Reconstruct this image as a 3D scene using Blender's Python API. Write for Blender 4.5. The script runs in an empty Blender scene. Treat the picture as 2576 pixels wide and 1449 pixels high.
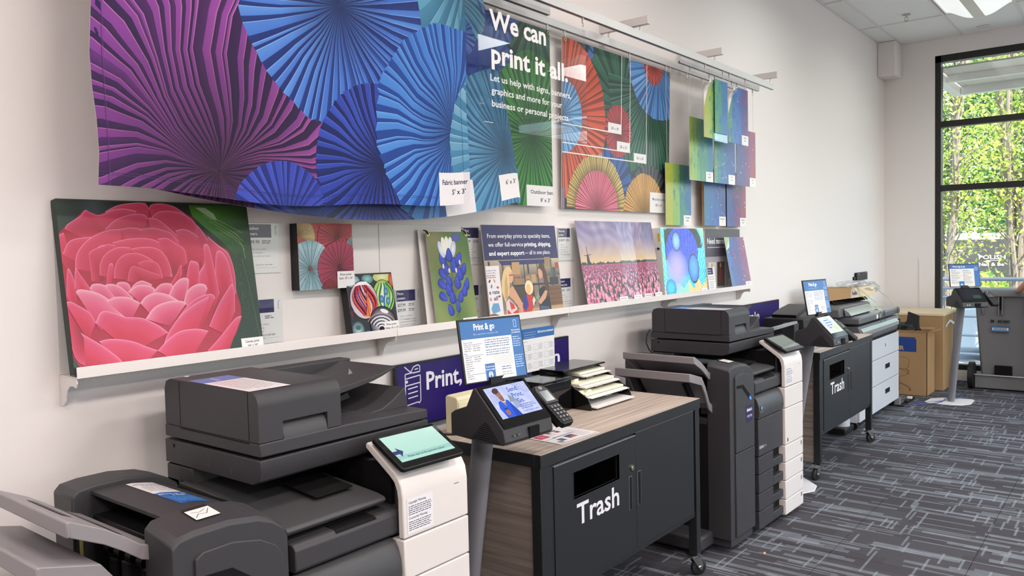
import bpy, bmesh, math, random
from mathutils import Vector, Matrix
from mathutils.geometry import tessellate_polygon

rnd = random.Random(7)
SC = bpy.context.scene
COL = SC.collection
PI = math.pi
K = 0.9586          # real size of everything that stands on the floor, relative to the measured sheet
DZ = -0.07          # height correction of everything fixed to the wall
CY = -2.52          # the camera's distance from the display wall

# ------------------------------------------------------------------ camera, sky, lights, exposure
cam_d = bpy.data.cameras.new('camera'); cam = bpy.data.objects.new('camera', cam_d); COL.objects.link(cam)
cam_d.sensor_width = 36.0; cam_d.lens = 36.0 * 2020 / 2576; cam_d.clip_start = 0.05; cam_d.clip_end = 300
_yaw, _pit, _rol = math.radians(38.6), math.radians(2.73), math.radians(-1.36)
_f = Vector((math.cos(_yaw) * math.cos(_pit), math.sin(_yaw) * math.cos(_pit), -math.sin(_pit)))
_r = _f.cross(Vector((0, 0, 1))).normalized(); _u = _r.cross(_f)
_r2 = _r * math.cos(_rol) + _u * math.sin(_rol); _u2 = -_r * math.sin(_rol) + _u * math.cos(_rol)
_m = Matrix((_r2, _u2, -_f)).transposed().to_4x4(); _m.translation = Vector((0, CY, 1.62))
cam.matrix_world = _m
SC.camera = cam
SC.view_settings.view_transform = 'Standard'; SC.view_settings.look = 'None'
SC.view_settings.exposure = 0.2; SC.view_settings.gamma = 1.0; SC.view_settings.use_curve_mapping = False

world = bpy.data.worlds.new('world'); SC.world = world; world.use_nodes = True
wn = world.node_tree.nodes; wl = world.node_tree.links
bg = wn['Background']
sky = wn.new('ShaderNodeTexSky'); sky.sky_type = 'NISHITA'; sky.sun_disc = False
sky.sun_elevation = math.radians(50); sky.sun_rotation = math.radians(200); sky.air_density = 1.0; sky.dust_density = 2.0
wl.new(sky.outputs[0], bg.inputs[0]); bg.inputs[1].default_value = 0.75

sd = bpy.data.lights.new('sun', 'SUN'); sd.energy = 9.0; sd.angle = 0.01; sd.color = (1.0, 0.95, 0.86)
so = bpy.data.objects.new('sun', sd); COL.objects.link(so); so.location = (14, -6, 9)
so.rotation_euler = Vector((0.50, 0.42, -0.85)).to_track_quat('-Z', 'Y').to_euler()

LAMPS = []
def area(name, loc, sx, sy, power, col, rot=(0, 0, 0)):
    d = bpy.data.lights.new(name, 'AREA'); d.shape = 'RECTANGLE'; d.size = sx; d.size_y = sy
    d.energy = power; d.color = col
    o = bpy.data.objects.new(name, d); COL.objects.link(o); o.location = loc; o.rotation_euler = rot
    LAMPS.append(o); return o
WARM = (1.0, 0.885, 0.835); NEUT = (0.96, 0.99, 0.95)
ROWS = (-1.15, -3.6, -6.05)
for ry in ROWS:
    for i, lx in enumerate((-1.2, 1.3, 3.75, 6.22, 8.67)):
        area('ceiling_lamp', (lx, ry, 3.84), 1.1, 0.5, (19 if ry == ROWS[0] else 62) * (1.1, 1, 0.74, 0.74, 0.36)[i], WARM if i < 3 else NEUT)
# daylight entering through the tall glazing of the end wall
area('window_daylight', (10.22, -4.0, 2.05), 4.8, 3.3, 8, (0.80, 0.90, 1.0), (0, math.radians(90), 0))
LAMPS[-1].data.size = 3.3; LAMPS[-1].data.size_y = 4.8

# added cool fill lamp at the unseen, assumed windows of the opposite wall
area('added_fill_light', (6.3, -8.92, 2.0), 6.6, 3.0, 30, (0.78, 0.92, 1.0), (math.radians(-90), 0, 0))
LAMPS[-1].rotation_euler = Vector((0, 1, 0)).to_track_quat('-Z', 'Y').to_euler()

# ------------------------------------------------------------------ colours and materials
def lin(c): return c / 12.92 if c <= 0.04045 else ((c + 0.055) / 1.055) ** 2.4
def C(h, k=1.0):
    if isinstance(h, str):
        r, g, b = [int(h[i:i + 2], 16) / 255 for i in (0, 2, 4)]
        return tuple(min(1.0, lin(v) * k) for v in (r, g, b))
    return tuple(h[:3])
def mix(a, b, t): return tuple(a[i] * (1 - t) + b[i] * t for i in range(3))

def mat(name, col, rough=0.5, metal=0.0, bump=0.0, bscale=400, spec=0.5, vary=0.0, coat=0.0, emit=None, es=0.0):
    m = bpy.data.materials.new(name); m.use_nodes = True
    nt = m.node_tree; p = nt.nodes['Principled BSDF']
    c = C(col)
    p.inputs['Base Color'].default_value = (*c, 1); p.inputs['Roughness'].default_value = rough
    p.inputs['Metallic'].default_value = metal; p.inputs['Specular IOR Level'].default_value = spec
    p.inputs['Coat Weight'].default_value = coat
    tc = nt.nodes.new('ShaderNodeTexCoord')
    nz = nt.nodes.new('ShaderNodeTexNoise'); nz.inputs['Scale'].default_value = bscale; nz.inputs['Detail'].default_value = 3
    nt.links.new(tc.outputs['Object'], nz.inputs['Vector'])
    if bump:
        b = nt.nodes.new('ShaderNodeBump'); b.inputs['Strength'].default_value = bump; b.inputs['Distance'].default_value = 0.002
        nt.links.new(nz.outputs[0], b.inputs['Height']); nt.links.new(b.outputs[0], p.inputs['Normal'])
    if vary:
        r = nt.nodes.new('ShaderNodeMapRange'); r.inputs['To Min'].default_value = 1 - vary; r.inputs['To Max'].default_value = 1 + vary
        n2 = nt.nodes.new('ShaderNodeTexNoise'); n2.inputs['Scale'].default_value = 3.0; n2.inputs['Detail'].default_value = 4
        nt.links.new(tc.outputs['Object'], n2.inputs['Vector']); nt.links.new(n2.outputs[0], r.inputs[0])
        v = nt.nodes.new('ShaderNodeVectorMath'); v.operation = 'SCALE'; v.inputs[0].default_value = c
        nt.links.new(r.outputs[0], v.inputs['Scale']); nt.links.new(v.outputs[0], p.inputs['Base Color'])
    if emit:
        p.inputs['Emission Color'].default_value = (*C(emit), 1); p.inputs['Emission Strength'].default_value = es
    return m

def mat_print(name, rough=0.45, spec=0.5, es=0.0, coat=0.0, bump=0.0, alpha=None):
    m = bpy.data.materials.new(name); m.use_nodes = True
    nt = m.node_tree; p = nt.nodes['Principled BSDF']
    a = nt.nodes.new('ShaderNodeAttribute'); a.attribute_name = 'Col'
    nt.links.new(a.outputs['Color'], p.inputs['Base Color'])
    p.inputs['Roughness'].default_value = rough; p.inputs['Specular IOR Level'].default_value = spec; p.inputs['Coat Weight'].default_value = coat
    if bump:
        nz = nt.nodes.new('ShaderNodeTexNoise'); nz.inputs['Scale'].default_value = 700
        tc = nt.nodes.new('ShaderNodeTexCoord'); nt.links.new(tc.outputs['Object'], nz.inputs['Vector'])
        b = nt.nodes.new('ShaderNodeBump'); b.inputs['Strength'].default_value = bump; b.inputs['Distance'].default_value = 0.001
        nt.links.new(nz.outputs[0], b.inputs['Height']); nt.links.new(b.outputs[0], p.inputs['Normal'])
    if es:
        nt.links.new(a.outputs['Color'], p.inputs['Emission Color']); p.inputs['Emission Strength'].default_value = es
        d = nt.nodes.new('ShaderNodeVectorMath'); d.operation = 'SCALE'; d.inputs['Scale'].default_value = 0.08
        nt.links.new(a.outputs['Color'], d.inputs[0]); nt.links.new(d.outputs[0], p.inputs['Base Color'])
    return m

def mat_clear(name, tint=(1, 1, 1), gloss=0.06, rough=0.0):
    m = bpy.data.materials.new(name); m.use_nodes = True
    nt = m.node_tree; nt.nodes.clear()
    o = nt.nodes.new('ShaderNodeOutputMaterial'); t = nt.nodes.new('ShaderNodeBsdfTransparent'); g = nt.nodes.new('ShaderNodeBsdfGlossy')
    x = nt.nodes.new('ShaderNodeMixShader'); lw = nt.nodes.new('ShaderNodeLayerWeight'); lw.inputs[0].default_value = 0.15
    mr = nt.nodes.new('ShaderNodeMapRange'); mr.inputs['To Min'].default_value = gloss; mr.inputs['To Max'].default_value = 0.35
    t.inputs[0].default_value = (*tint, 1); g.inputs['Roughness'].default_value = rough
    nt.links.new(lw.outputs['Fresnel'], mr.inputs[0]); nt.links.new(mr.outputs[0], x.inputs[0])
    nt.links.new(t.outputs[0], x.inputs[1]); nt.links.new(g.outputs[0], x.inputs[2]); nt.links.new(x.outputs[0], o.inputs[0])
    return m

def mat_wood(name, dark, light, axis=0, scale=1.0):
    m = mat(name, dark, 0.55, spec=0.3); nt = m.node_tree; p = nt.nodes['Principled BSDF']
    tc = nt.nodes.new('ShaderNodeTexCoord'); mp = nt.nodes.new('ShaderNodeMapping')
    s = [55 * scale] * 3; s[axis] = 1.6 * scale; mp.inputs['Scale'].default_value = s
    n = nt.nodes.new('ShaderNodeTexNoise'); n.inputs['Scale'].default_value = 1.0; n.inputs['Detail'].default_value = 6; n.inputs['Distortion'].default_value = 0.4
    r = nt.nodes.new('ShaderNodeValToRGB'); e = r.color_ramp.elements
    e[0].position = 0.33; e[0].color = (*C(dark), 1); e[1].position = 0.68; e[1].color = (*C(light), 1)
    nt.links.new(tc.outputs['Object'], mp.inputs[0]); nt.links.new(mp.outputs[0], n.inputs['Vector'])
    nt.links.new(n.outputs[0], r.inputs[0]); nt.links.new(r.outputs[0], p.inputs['Base Color'])
    return m

M = {
 'wall': mat('wall_paint', 'E6E1DF', 0.85, bump=0.12, bscale=260, spec=0.2),
 'white_metal': mat('white_powder_coat', 'E2DDDA', 0.42, spec=0.4),
 'white_board': mat('white_board', 'DFDBD8', 0.5, spec=0.3),
 'alu': mat('satin_aluminium', 'D5D4D3', 0.38, metal=0.35, bump=0.03),
 'steel': mat('zinc_plated_steel', 'C9C8C2', 0.22, metal=1.0),
 'brass': mat('brass', 'E0D08A', 0.25, metal=0.9),
 'dark_plastic': mat('textured_dark_grey_plastic', '38373A', 0.5, bump=0.10, bscale=900, spec=0.4),
 'mid_plastic': mat('slightly_lighter_grey_plastic', '404042', 0.48, bump=0.10, bscale=900, spec=0.4),
 'black_plastic': mat('black_plastic', '151416', 0.45, spec=0.4),
 'interior': mat('matt_black_interior', '0E0D0E', 0.75, spec=0.2),
 'gloss_black': mat('glossy_black_acrylic', '0C0B0C', 0.08, spec=0.6),
 'grey_plastic': mat('warm_grey_tray_plastic', '8A8588', 0.42, bump=0.05, bscale=900),
 'white_plastic': mat('warm_white_plastic', 'DCD5D1', 0.4, bump=0.04, bscale=900),
 'fed_black': mat('black_powder_coat', '1B1C1E', 0.5, bump=0.10, bscale=800, spec=0.4),
 'cart_black': mat('black_steel_cabinet', '1E2022', 0.42, bump=0.06, bscale=800, spec=0.45),
 'rubber': mat('black_rubber', '141414', 0.6),
 'grey_steel': mat('grey_painted_steel', '7A7A80', 0.45, spec=0.4),
 'lgrey_steel': mat('light_grey_painted_steel', 'A9A8A8', 0.42),
 'white_plate': mat('white_steel_plate', 'E6E6E8', 0.4),
 'screen_glass': mat('black_screen_glass', '070708', 0.06, spec=0.6),
 'cream': mat('cream_plastic', 'E8DDB8', 0.5),
 'paper': mat('paper', 'E4E1DE', 0.8, spec=0.1),
 'paper_edge': mat('lamination_pouches', 'EDEBD0', 0.5),
 'cardboard': mat('cardboard', 'A58561', 0.85, spec=0.1, vary=0.06, bump=0.1, bscale=120),
 'cardboard_light': mat('pale_cardboard', 'D9C6A8', 0.85, spec=0.1, vary=0.05),
 'bin': mat('grey_moulded_plastic', '747476', 0.55, bump=0.15, bscale=60, vary=0.05),
 'window_frame': mat('black_window_frame', '201F20', 0.4, spec=0.4),
 'cab_grey': mat('light_grey_cabinet', 'C4C5CA', 0.4),
 'printer_grey': mat('mid_grey_printer_plastic', '5C5C60', 0.4),
 'silver': mat('silver_plastic', 'A9ABB0', 0.25, metal=0.5),
 'cable_black': mat('black_cable', '101010', 0.5),
 'cable_blue': mat('blue_cable', '3A4A88', 0.5),
 'soil': mat('asphalt', '8A8A88', 0.9),
 'concrete': mat('pale_concrete', 'CFCDC6', 0.85, vary=0.06),
 'rail_metal': mat('galvanised_rail', 'B8C0C8', 0.35, metal=0.4),
 'bark': mat('tree_bark', '8E8478', 0.9, bump=0.5, bscale=30),
 'canopy': mat('white_canopy_frame', 'F4F2EC', 0.5),
 'canopy_panel': mat('canopy_panel', 'D8D4C2', 0.6),
 'storefront': mat('dark_storefront', '4A4844', 0.4),
 'skin': mat('skin', 'C99A80', 0.5), 'shirt': mat('dark_blue_shirt', '2A2D40', 0.8), 'trousers': mat('grey_trousers', '3C3C40', 0.8), 'hair': mat('dark_hair', '2A2220', 0.6),
 'print': mat_print('printed_paper', 0.5, 0.3), 'print_satin': mat_print('satin_print', 0.3, 0.4), 'print_gloss': mat_print('glossy_print', 0.12, 0.5),
 'print_cloth': mat_print('printed_polyester', 0.6, 0.25, bump=0.15), 'print_vinyl': mat_print('printed_vinyl', 0.4, 0.4),
 'print_screen': mat_print('lit_screen', 0.1, 0.5, es=0.95), 'print_backlit': mat_print('backlit_print', 0.2, 0.4, es=1.0),
 'print_dim': mat_print('dim_screen', 0.1, 0.5, es=0.5),
 'acrylic': mat_clear('clear_acrylic', (0.97, 0.98, 0.98), 0.012),
 'film': mat_clear('clear_plastic_film', (0.93, 0.94, 0.95), 0.22, 0.12),
 'glass': mat_clear('window_glass', (0.97, 0.985, 0.98), 0.03),
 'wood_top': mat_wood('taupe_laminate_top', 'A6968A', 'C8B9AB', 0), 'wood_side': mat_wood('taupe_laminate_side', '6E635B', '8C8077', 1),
 'diffuser': mat('lamp_diffuser', 'F4F6F4', 0.5, emit='F2F6F4', es=0.55),
 'led_blue': mat('blue_led', '2040FF', 0.3, emit='3050FF', es=4.0),
}

# ------------------------------------------------------------------ building blocks
class Thing:
    pass
def FL(x, y, z=0.0): return Vector((x * K, CY + (y - CY) * K, z * K))
def link(o): COL.objects.link(o); return o
def thing(name, label, cat, loc=(0, 0, 0), mode='w', rotz=0.0, local=False, group=None, kind=None):
    """an Empty at the thing's base; mode w = fixed to the wall, f = stands on the floor or on furniture"""
    t = Thing(); t.mode = mode; t.k = K if mode == 'f' else 1.0
    t.base = Vector((0, 0, 0)) if local else Vector(loc)
    o = link(bpy.data.objects.new(name, None)); o.empty_display_size = 0.05
    v = Vector(loc)
    o.location = FL(*v) if mode == 'f' else (v + Vector((0, 0, DZ)) if mode == 'w' else v)
    o.rotation_euler = (0, 0, rotz)
    if kind: o['kind'] = kind
    else: o['label'] = label; o['category'] = cat
    if group: o['group'] = group
    t.o = o; return t

class MB:
    def __init__(s): s.v = []; s.f = []
    def add(s, vs, fs):
        n = len(s.v); s.v += [tuple(v) for v in vs]; s.f += [tuple(i + n for i in f) for f in fs]; return s
    def box(s, x0, x1, y0, y1, z0, z1):
        return s.add([(x0, y0, z0), (x1, y0, z0), (x1, y1, z0), (x0, y1, z0), (x0, y0, z1), (x1, y0, z1), (x1, y1, z1), (x0, y1, z1)],
                     [(0, 3, 2, 1), (4, 5, 6, 7), (0, 1, 5, 4), (1, 2, 6, 5), (2, 3, 7, 6), (3, 0, 4, 7)])
    def prism(s, ax, poly, a, b):
        def P(p, t): return (t, p[0], p[1]) if ax == 'x' else ((p[0], t, p[1]) if ax == 'y' else (p[0], p[1], t))
        n = len(poly); vs = [P(p, a) for p in poly] + [P(p, b) for p in poly]
        return s.add(vs, [tuple(range(n)), tuple(range(2 * n - 1, n - 1, -1))] + [(i, (i + 1) % n, n + (i + 1) % n, n + i) for i in range(n)])
    def loft(s, rings, cap=True, close=True):
        n = len(rings[0]); vs = [p for r in rings for p in r]; fs = []
        for k in range(len(rings) - 1):
            for i in range(n if close else n - 1):
                j = (i + 1) % n; fs.append((k * n + i, k * n + j, (k + 1) * n + j, (k + 1) * n + i))
        if cap and close: fs += [tuple(range(n - 1, -1, -1)), tuple(range((len(rings) - 1) * n, len(rings) * n))]
        return s.add(vs, fs)
    def tube(s, pts, r, n=8, r2=None):
        pts = [Vector(p) for p in pts]; rings = []
        for i, p in enumerate(pts):
            d = (pts[min(i + 1, len(pts) - 1)] - pts[max(i - 1, 0)]).normalized()
            a = d.cross(Vector((0, 0, 1))) if abs(d.z) < 0.9 else d.cross(Vector((1, 0, 0)))
            a.normalize(); b = d.cross(a)
            rr = r if r2 is None else r + (r2 - r) * i / (len(pts) - 1)
            rings.append([tuple(p + a * rr * math.cos(2 * PI * k / n) + b * rr * math.sin(2 * PI * k / n)) for k in range(n)])
        return s.loft(rings)
    def cyl(s, c, r, h, ax='z', n=20, r2=None):
        c = Vector(c); d = {'x': Vector((1, 0, 0)), 'y': Vector((0, 1, 0)), 'z': Vector((0, 0, 1))}[ax]
        return s.tube([c, c + d * h], r, n, r2)
    def frame(s, O, R, U, poly, t):
        """extrude a 2D outline lying in plane O,R,U by t along R x U"""
        O, R, U = Vector(O), Vector(R), Vector(U); N = R.cross(U).normalized(); n = len(poly)
        vs = [O + R * p[0] + U * p[1] for p in poly]; vs += [v + N * t for v in vs]
        return s.add(vs, [tuple(range(n - 1, -1, -1)), tuple(range(n, 2 * n))] + [(i, (i + 1) % n, n + (i + 1) % n, n + i) for i in range(n)])
    def mesh(s, name, t, m):
        me = bpy.data.meshes.new(name)
        k = t.k if t else 1.0; b = t.base if t else Vector((0, 0, 0))
        me.from_pydata([tuple((Vector(v) - b) * k) for v in s.v], [], s.f)
        bm = bmesh.new(); bm.from_mesh(me); bmesh.ops.recalc_face_normals(bm, faces=bm.faces); bm.to_mesh(me); bm.free()
        me.materials.append(m); return me
    def build(s, name, m, t, bevel=0.0, smooth=False, parent=None, seg=2, kind=None, label=None):
        me = s.mesh(name, t, M[m] if isinstance(m, str) else m)
        if smooth:
            me.polygons.foreach_set('use_smooth', [True] * len(me.polygons)); me.set_sharp_from_angle(angle=math.radians(35))
        o = link(bpy.data.objects.new(name, me))
        o.parent = parent if parent else t.o
        if bevel:
            md = o.modifiers.new('bevel', 'BEVEL'); md.width = bevel * t.k; md.segments = seg; md.limit_method = 'ANGLE'; md.angle_limit = math.radians(40)
            if not smooth: me.polygons.foreach_set('use_smooth', [True] * len(me.polygons)); me.set_sharp_from_angle(angle=math.radians(25)); md.harden_normals = False
        if kind: o['kind'] = kind
        if label: o['label'] = label
        return o

def struct(name, mb, m, bevel=0.0):
    me = mb.mesh(name, None, M[m] if isinstance(m, str) else m)
    o = link(bpy.data.objects.new(name, me)); o['kind'] = 'structure'
    if bevel:
        md = o.modifiers.new('bevel', 'BEVEL'); md.width = bevel; md.segments = 3; md.limit_method = 'ANGLE'
    return o
def rrect(x0, x1, y0, y1, r, n=4):
    p = []
    for cx, cy, a in ((x1 - r, y1 - r, 0), (x0 + r, y1 - r, 90), (x0 + r, y0 + r, 180), (x1 - r, y0 + r, 270)):
        for i in range(n + 1):
            t = math.radians(a + 90 * i / n); p.append((cx + r * math.cos(t), cy + r * math.sin(t)))
    return p
def arc(cx, cy, r, a0, a1, n): return [(cx + r * math.cos(math.radians(a0 + (a1 - a0) * i / n)), cy + r * math.sin(math.radians(a0 + (a1 - a0) * i / n))) for i in range(n + 1)]
def children(o): return [c for c in bpy.data.objects if c.parent == o]
def copy_tree(o, parent=None):
    c = link(o.copy())
    if parent: c.parent = parent
    for ch in children(o): copy_tree(ch, c)
    return c

# ------------------------------------------------------------------ flat print: coloured shapes laid on a panel
_TX = {}
def text_geo(s, bold, res=2):
    key = (s, bold, res)
    if key not in _TX:
        cu = bpy.data.curves.new('t', 'FONT'); cu.body = s; cu.size = 1.0; cu.offset = bold; cu.resolution_u = res
        ob = bpy.data.objects.new('t', cu); me = bpy.data.meshes.new_from_object(ob)
        vs = [(v.co.x, v.co.y) for v in me.vertices]; fs = [tuple(p.vertices) for p in me.polygons]
        bpy.data.objects.remove(ob); bpy.data.curves.remove(cu); bpy.data.meshes.remove(me)
        _TX[key] = (vs, fs)
    return _TX[key]

def clip(poly, ax, lim, keep_gt):
    out = []
    for i, a in enumerate(poly):
        b = poly[(i + 1) % len(poly)]
        ia = (a[ax] >= lim) if keep_gt else (a[ax] <= lim); ib = (b[ax] >= lim) if keep_gt else (b[ax] <= lim)
        if ia: out.append(a)
        if ia != ib:
            t = (lim - a[ax]) / (b[ax] - a[ax]); out.append(tuple(a[j] + (b[j] - a[j]) * t for j in range(5)))
    return out

class Art:
    def __init__(s, w, h, dice=None, bg=None, dicev=None):
        s.w = w; s.h = h; s.p = []; s.dice = dice; s.dicev = dicev; s.L = 0
        if bg: s.rect(0, 0, w, h, bg)
    def layer(s): s.L += 1
    def poly(s, pts, cols, layer=True, up=0):
        if layer: s.L += 1
        if not isinstance(cols, list): cols = [cols] * len(pts)
        q = [(p[0], p[1], *c) for p, c in zip(pts, cols)]
        for ax, lim, g in ((0, 0, True), (0, s.w, False), (1, 0, True), (1, s.h, False)):
            if not q: return
            lo = min(v[ax] for v in q); hi = max(v[ax] for v in q)
            if (g and hi <= lim) or (not g and lo >= lim): return
            if (g and lo < lim) or (not g and hi > lim): q = clip(q, ax, lim, g)
        if len(q) < 3: return
        Q = [q]
        for ax, st in ((0, s.dice), (1, s.dicev)):
            if st:
                N = []
                for q in Q:
                    lo = min(v[ax] for v in q); hi = max(v[ax] for v in q); i = math.floor(lo / st)
                    while i * st < hi:
                        r = clip(clip(q, ax, i * st, True), ax, (i + 1) * st, False)
                        if len(r) >= 3: N.append(r)
                        i += 1
                Q = N
        s.p += [(q, s.L + up) for q in Q]
    def rect(s, x0, y0, x1, y1, c, layer=True): s.poly([(x0, y0), (x1, y0), (x1, y1), (x0, y1)], [C(c)] * 4 if not isinstance(c, list) else [C(a) for a in c], layer)
    def ell(s, cx, cy, rx, ry, c, cc=None, n=20, rot=0.0, a0=0, a1=360):
        s.L += 1; c = C(c); cc = C(cc) if cc else c; cr, sr = math.cos(rot), math.sin(rot)
        P = []
        for i in range(n + 1):
            t = math.radians(a0 + (a1 - a0) * i / n); x, y = rx * math.cos(t), ry * math.sin(t)
            P.append((cx + x * cr - y * sr, cy + x * sr + y * cr))
        for i in range(n): s.poly([(cx, cy), P[i], P[i + 1]], [cc, c, c], False)
    def line(s, pts, w, c):
        s.L += 1; c = C(c)
        for a, b in zip(pts, pts[1:]):
            d = math.hypot(b[0] - a[0], b[1] - a[1]) or 1; nx, ny = -(b[1] - a[1]) / d * w / 2, (b[0] - a[0]) / d * w / 2
            s.poly([(a[0] + nx, a[1] + ny), (a[0] - nx, a[1] - ny), (b[0] - nx, b[1] - ny), (b[0] + nx, b[1] + ny)], c, False)
    def grid(s, nx, ny, fn, x0=0, y0=0, x1=None, y1=None):
        s.L += 1; x1 = x1 or s.w; y1 = y1 or s.h
        X = [x0 + (x1 - x0) * i / nx for i in range(nx + 1)]; Y = [y0 + (y1 - y0) * j / ny for j in range(ny + 1)]
        cc = [[fn(x / s.w, y / s.h) for y in Y] for x in X]
        for i in range(nx):
            for j in range(ny):
                s.poly([(X[i], Y[j]), (X[i + 1], Y[j]), (X[i + 1], Y[j + 1]), (X[i], Y[j + 1])], [cc[i][j], cc[i + 1][j], cc[i + 1][j + 1], cc[i][j + 1]], False)
    def petal(s, rim, base, cr='F4A9B8', c1='E0557C', c2='CC2A4C', c3='A81832'):
        """petal with a pale rim fading to a deep base"""
        s.L += 1; lv = [0, 0.025, 0.12, 0.45, 1.0]; cs = [C(cr), C(c1), C(mixh(c1, c2)), C(c2), C(c3)]
        for a, b in zip(rim, rim[1:]):
            for k in range(4):
                q = []
                for t, p in ((lv[k], a), (lv[k], b), (lv[k + 1], b), (lv[k + 1], a)): q.append((p[0] + (base[0] - p[0]) * t, p[1] + (base[1] - p[1]) * t))
                s.poly(q, [cs[k], cs[k], cs[k + 1], cs[k + 1]], False)
    def fan(s, cx, cy, R, n, cl, cm, cd, r0=0.0, a0=0, a1=360, wob=0.0, seed=1, sx=1.0, ridge=True, cedge=None, dark=0.55):
        """pleated paper rosette: every pleat has a lit and a shaded face and a bright fold"""
        s.L += 1; r = random.Random(seed); cl, cm, cd = C(cl), C(cm), C(cd); blk = mix(cd, (0.005, 0.005, 0.01), dark)
        st = [0.0, 0.1, 0.3, 0.62, 1.0] if wob < .15 else [0, .05, .12, .21, .32, .45, .60, .78, 1.0]; ns = len(st) - 1; da = math.radians((a1 - a0) / n); ph = r.random() * 6
        def pt(a, t, Rr):
            rr = r0 + (Rr - r0) * t; aa = a + wob * math.sin(ph + a * 3 + t * 7) * (1 - t) * 0.5
            return (cx + rr * math.cos(aa) * sx, cy + rr * math.sin(aa))
        js = [r.uniform(-0.34, 0.34) for _ in range(n + 1)]; js[n] = js[0]; rs = [R * r.uniform(0.975, 1.01) for _ in range(n + 1)]; rs[n] = rs[0]
        for i in range(n):
            A = math.radians(a0) + da * (i + js[i]); Bb = math.radians(a0) + da * (i + 1 + js[i + 1]); m_ = A + (Bb - A) * r.uniform(0.35, 0.65)
            k = 0.5 + 0.5 * math.sin(A * 2 + ph); hi = mix(cm, cl, 0.15 + 0.75 * k * r.random()); lo = mix(cd, cm, 0.10 + 0.55 * (1 - k) * r.random() ** 1.5); edge = C(cedge) if cedge else mix(cl, (1, 1, 1), 0.12)
            for (p, q, col, col2) in ((A, m_, hi, mix(hi, cm, 0.5)), (m_, Bb, lo, mix(lo, cd, 0.6))):
                for j in range(ns):
                    t0, t1 = st[j], st[j + 1]
                    def sh(c, t): return mix(blk, c, min(1, 0.08 + t * 1.5))
                    s.poly([pt(p, t0, rs[i]), pt(p, t1, rs[i]), pt(q, t1, rs[i + 1]), pt(q, t0, rs[i + 1])], [sh(col, t0), sh(col, t1), sh(col2, t1), sh(col2, t0)], False)
            if ridge:
                w = R * 0.0028
                for j in range(ns):
                    t0, t1 = st[j], st[j + 1]; p0, p1 = pt(A, t0, rs[i]), pt(A, t1, rs[i]); nx, ny = -math.sin(A) * w, math.cos(A) * w
                    s.poly([(p0[0] - nx * (.12 + t0), p0[1] - ny * (.12 + t0)), (p1[0] - nx * (.12 + t1), p1[1] - ny * (.12 + t1)), (p1[0] + nx * (.12 + t1), p1[1] + ny * (.12 + t1)), (p0[0] + nx * (.12 + t0), p0[1] + ny * (.12 + t0))], [mix(blk, edge, min(1, 0.1 + 1.4 * t0)), mix(blk, edge, min(1, 0.1 + 1.4 * t1)), mix(blk, edge, min(1, 0.1 + 1.4 * t1)), mix(blk, edge, min(1, 0.1 + 1.4 * t0))], False, 1)
        s.L += 1
    def text(s, t, x, y, h, c, w=None, bold=0.0, align='l', rot=0.0, res=2):
        """y is the baseline, h the height of a capital"""
        vs, fs = text_geo(t, bold, res)
        if not vs: return
        s.L += 1; c = C(c); x0 = min(v[0] for v in vs); x1 = max(v[0] for v in vs); sy = h / 0.73; sx = (w / (x1 - x0)) if w else sy * 0.92
        W = (x1 - x0) * sx; ox = 0 if align == 'l' else (-W / 2 if align == 'c' else -W)
        cr, sr = math.cos(rot), math.sin(rot)
        P = [((v[0] - x0) * sx + ox, v[1] * sy) for v in vs]
        P = [(x + a * cr - b * sr, y + a * sr + b * cr) for a, b in P]
        for f in fs: s.poly([P[i] for i in f], c, False)
    def greek(s, x, y, w, n, dy, h, c, seed=0, rag=0.25):
        r = random.Random(seed); s.L += 1; cc = C(c)
        for k in range(n):
            X = x; end = x + w * (1 - rag * r.random()); yy = y - k * dy
            while X < end:
                ww = h * r.uniform(1.2, 4.5); e = min(X + ww, end)
                s.poly([(X, yy), (e, yy), (e, yy + h * 0.62), (X, yy + h * 0.62)], cc, False); X = e + h * 0.55
    def build(s, name, t, O, R=(1, 0, 0), U=(0, 0, 1), m='print', fn=None, parent=None, eps=0.00007, z0=0.0004, label=None):
        O, R, U = Vector(O), Vector(R).normalized(), Vector(U).normalized(); N = R.cross(U)
        vs = []; fs = []; cs = []; kc = 0.84 if m in ('print', 'print_satin', 'print_gloss', 'print_cloth', 'print_vinyl') else 1.0
        # shapes that do not overlap share a level, so the whole print stays paper-thin
        n = 110; cw = max(s.w, s.h) / n; grid = {}; lev = {}; by = {}
        for q, L in s.p: by.setdefault(L, []).append(q)
        for L in sorted(by):
            cells = set()
            for q in by[L]:
                i0, i1 = int(min(v[0] for v in q) / cw), int(max(v[0] for v in q) / cw); j0, j1 = int(min(v[1] for v in q) / cw), int(max(v[1] for v in q) / cw)
                for i in range(i0, i1 + 1):
                    for j in range(j0, j1 + 1): cells.add((i, j))
            l = 1 + max((grid.get(c, 0) for c in cells), default=0); lev[L] = l
            for c in cells: grid[c] = l
        for q, L in s.p:
            pts = [(v[0], v[1]) for v in q]
            if len(q) > 4 or (len(q) == 4 and not convex(pts)):
                tri = tessellate_polygon([[Vector((a, b, 0)) for a, b in pts]])
            else: tri = [tuple(range(len(q)))]
            b0 = len(vs); off = z0 + lev[L] * eps
            for v in q:
                if fn: vs.append(fn(v[0], v[1], off))
                else: vs.append(O + R * v[0] + U * v[1] + N * off)
                cs += [v[2] * kc, v[3] * kc, v[4] * kc, 1.0]
            for f in tri:
                f = tuple(b0 + i for i in f)
                a, b, c_ = [q[f[i] - b0] for i in (0, 1, 2)]
                if (b[0] - a[0]) * (c_[1] - a[1]) - (b[1] - a[1]) * (c_[0] - a[0]) < 0: f = f[::-1]
                fs.append(f)
        me = bpy.data.meshes.new(name)
        me.from_pydata([tuple((Vector(v) - t.base) * t.k) for v in vs], [], fs)
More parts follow.
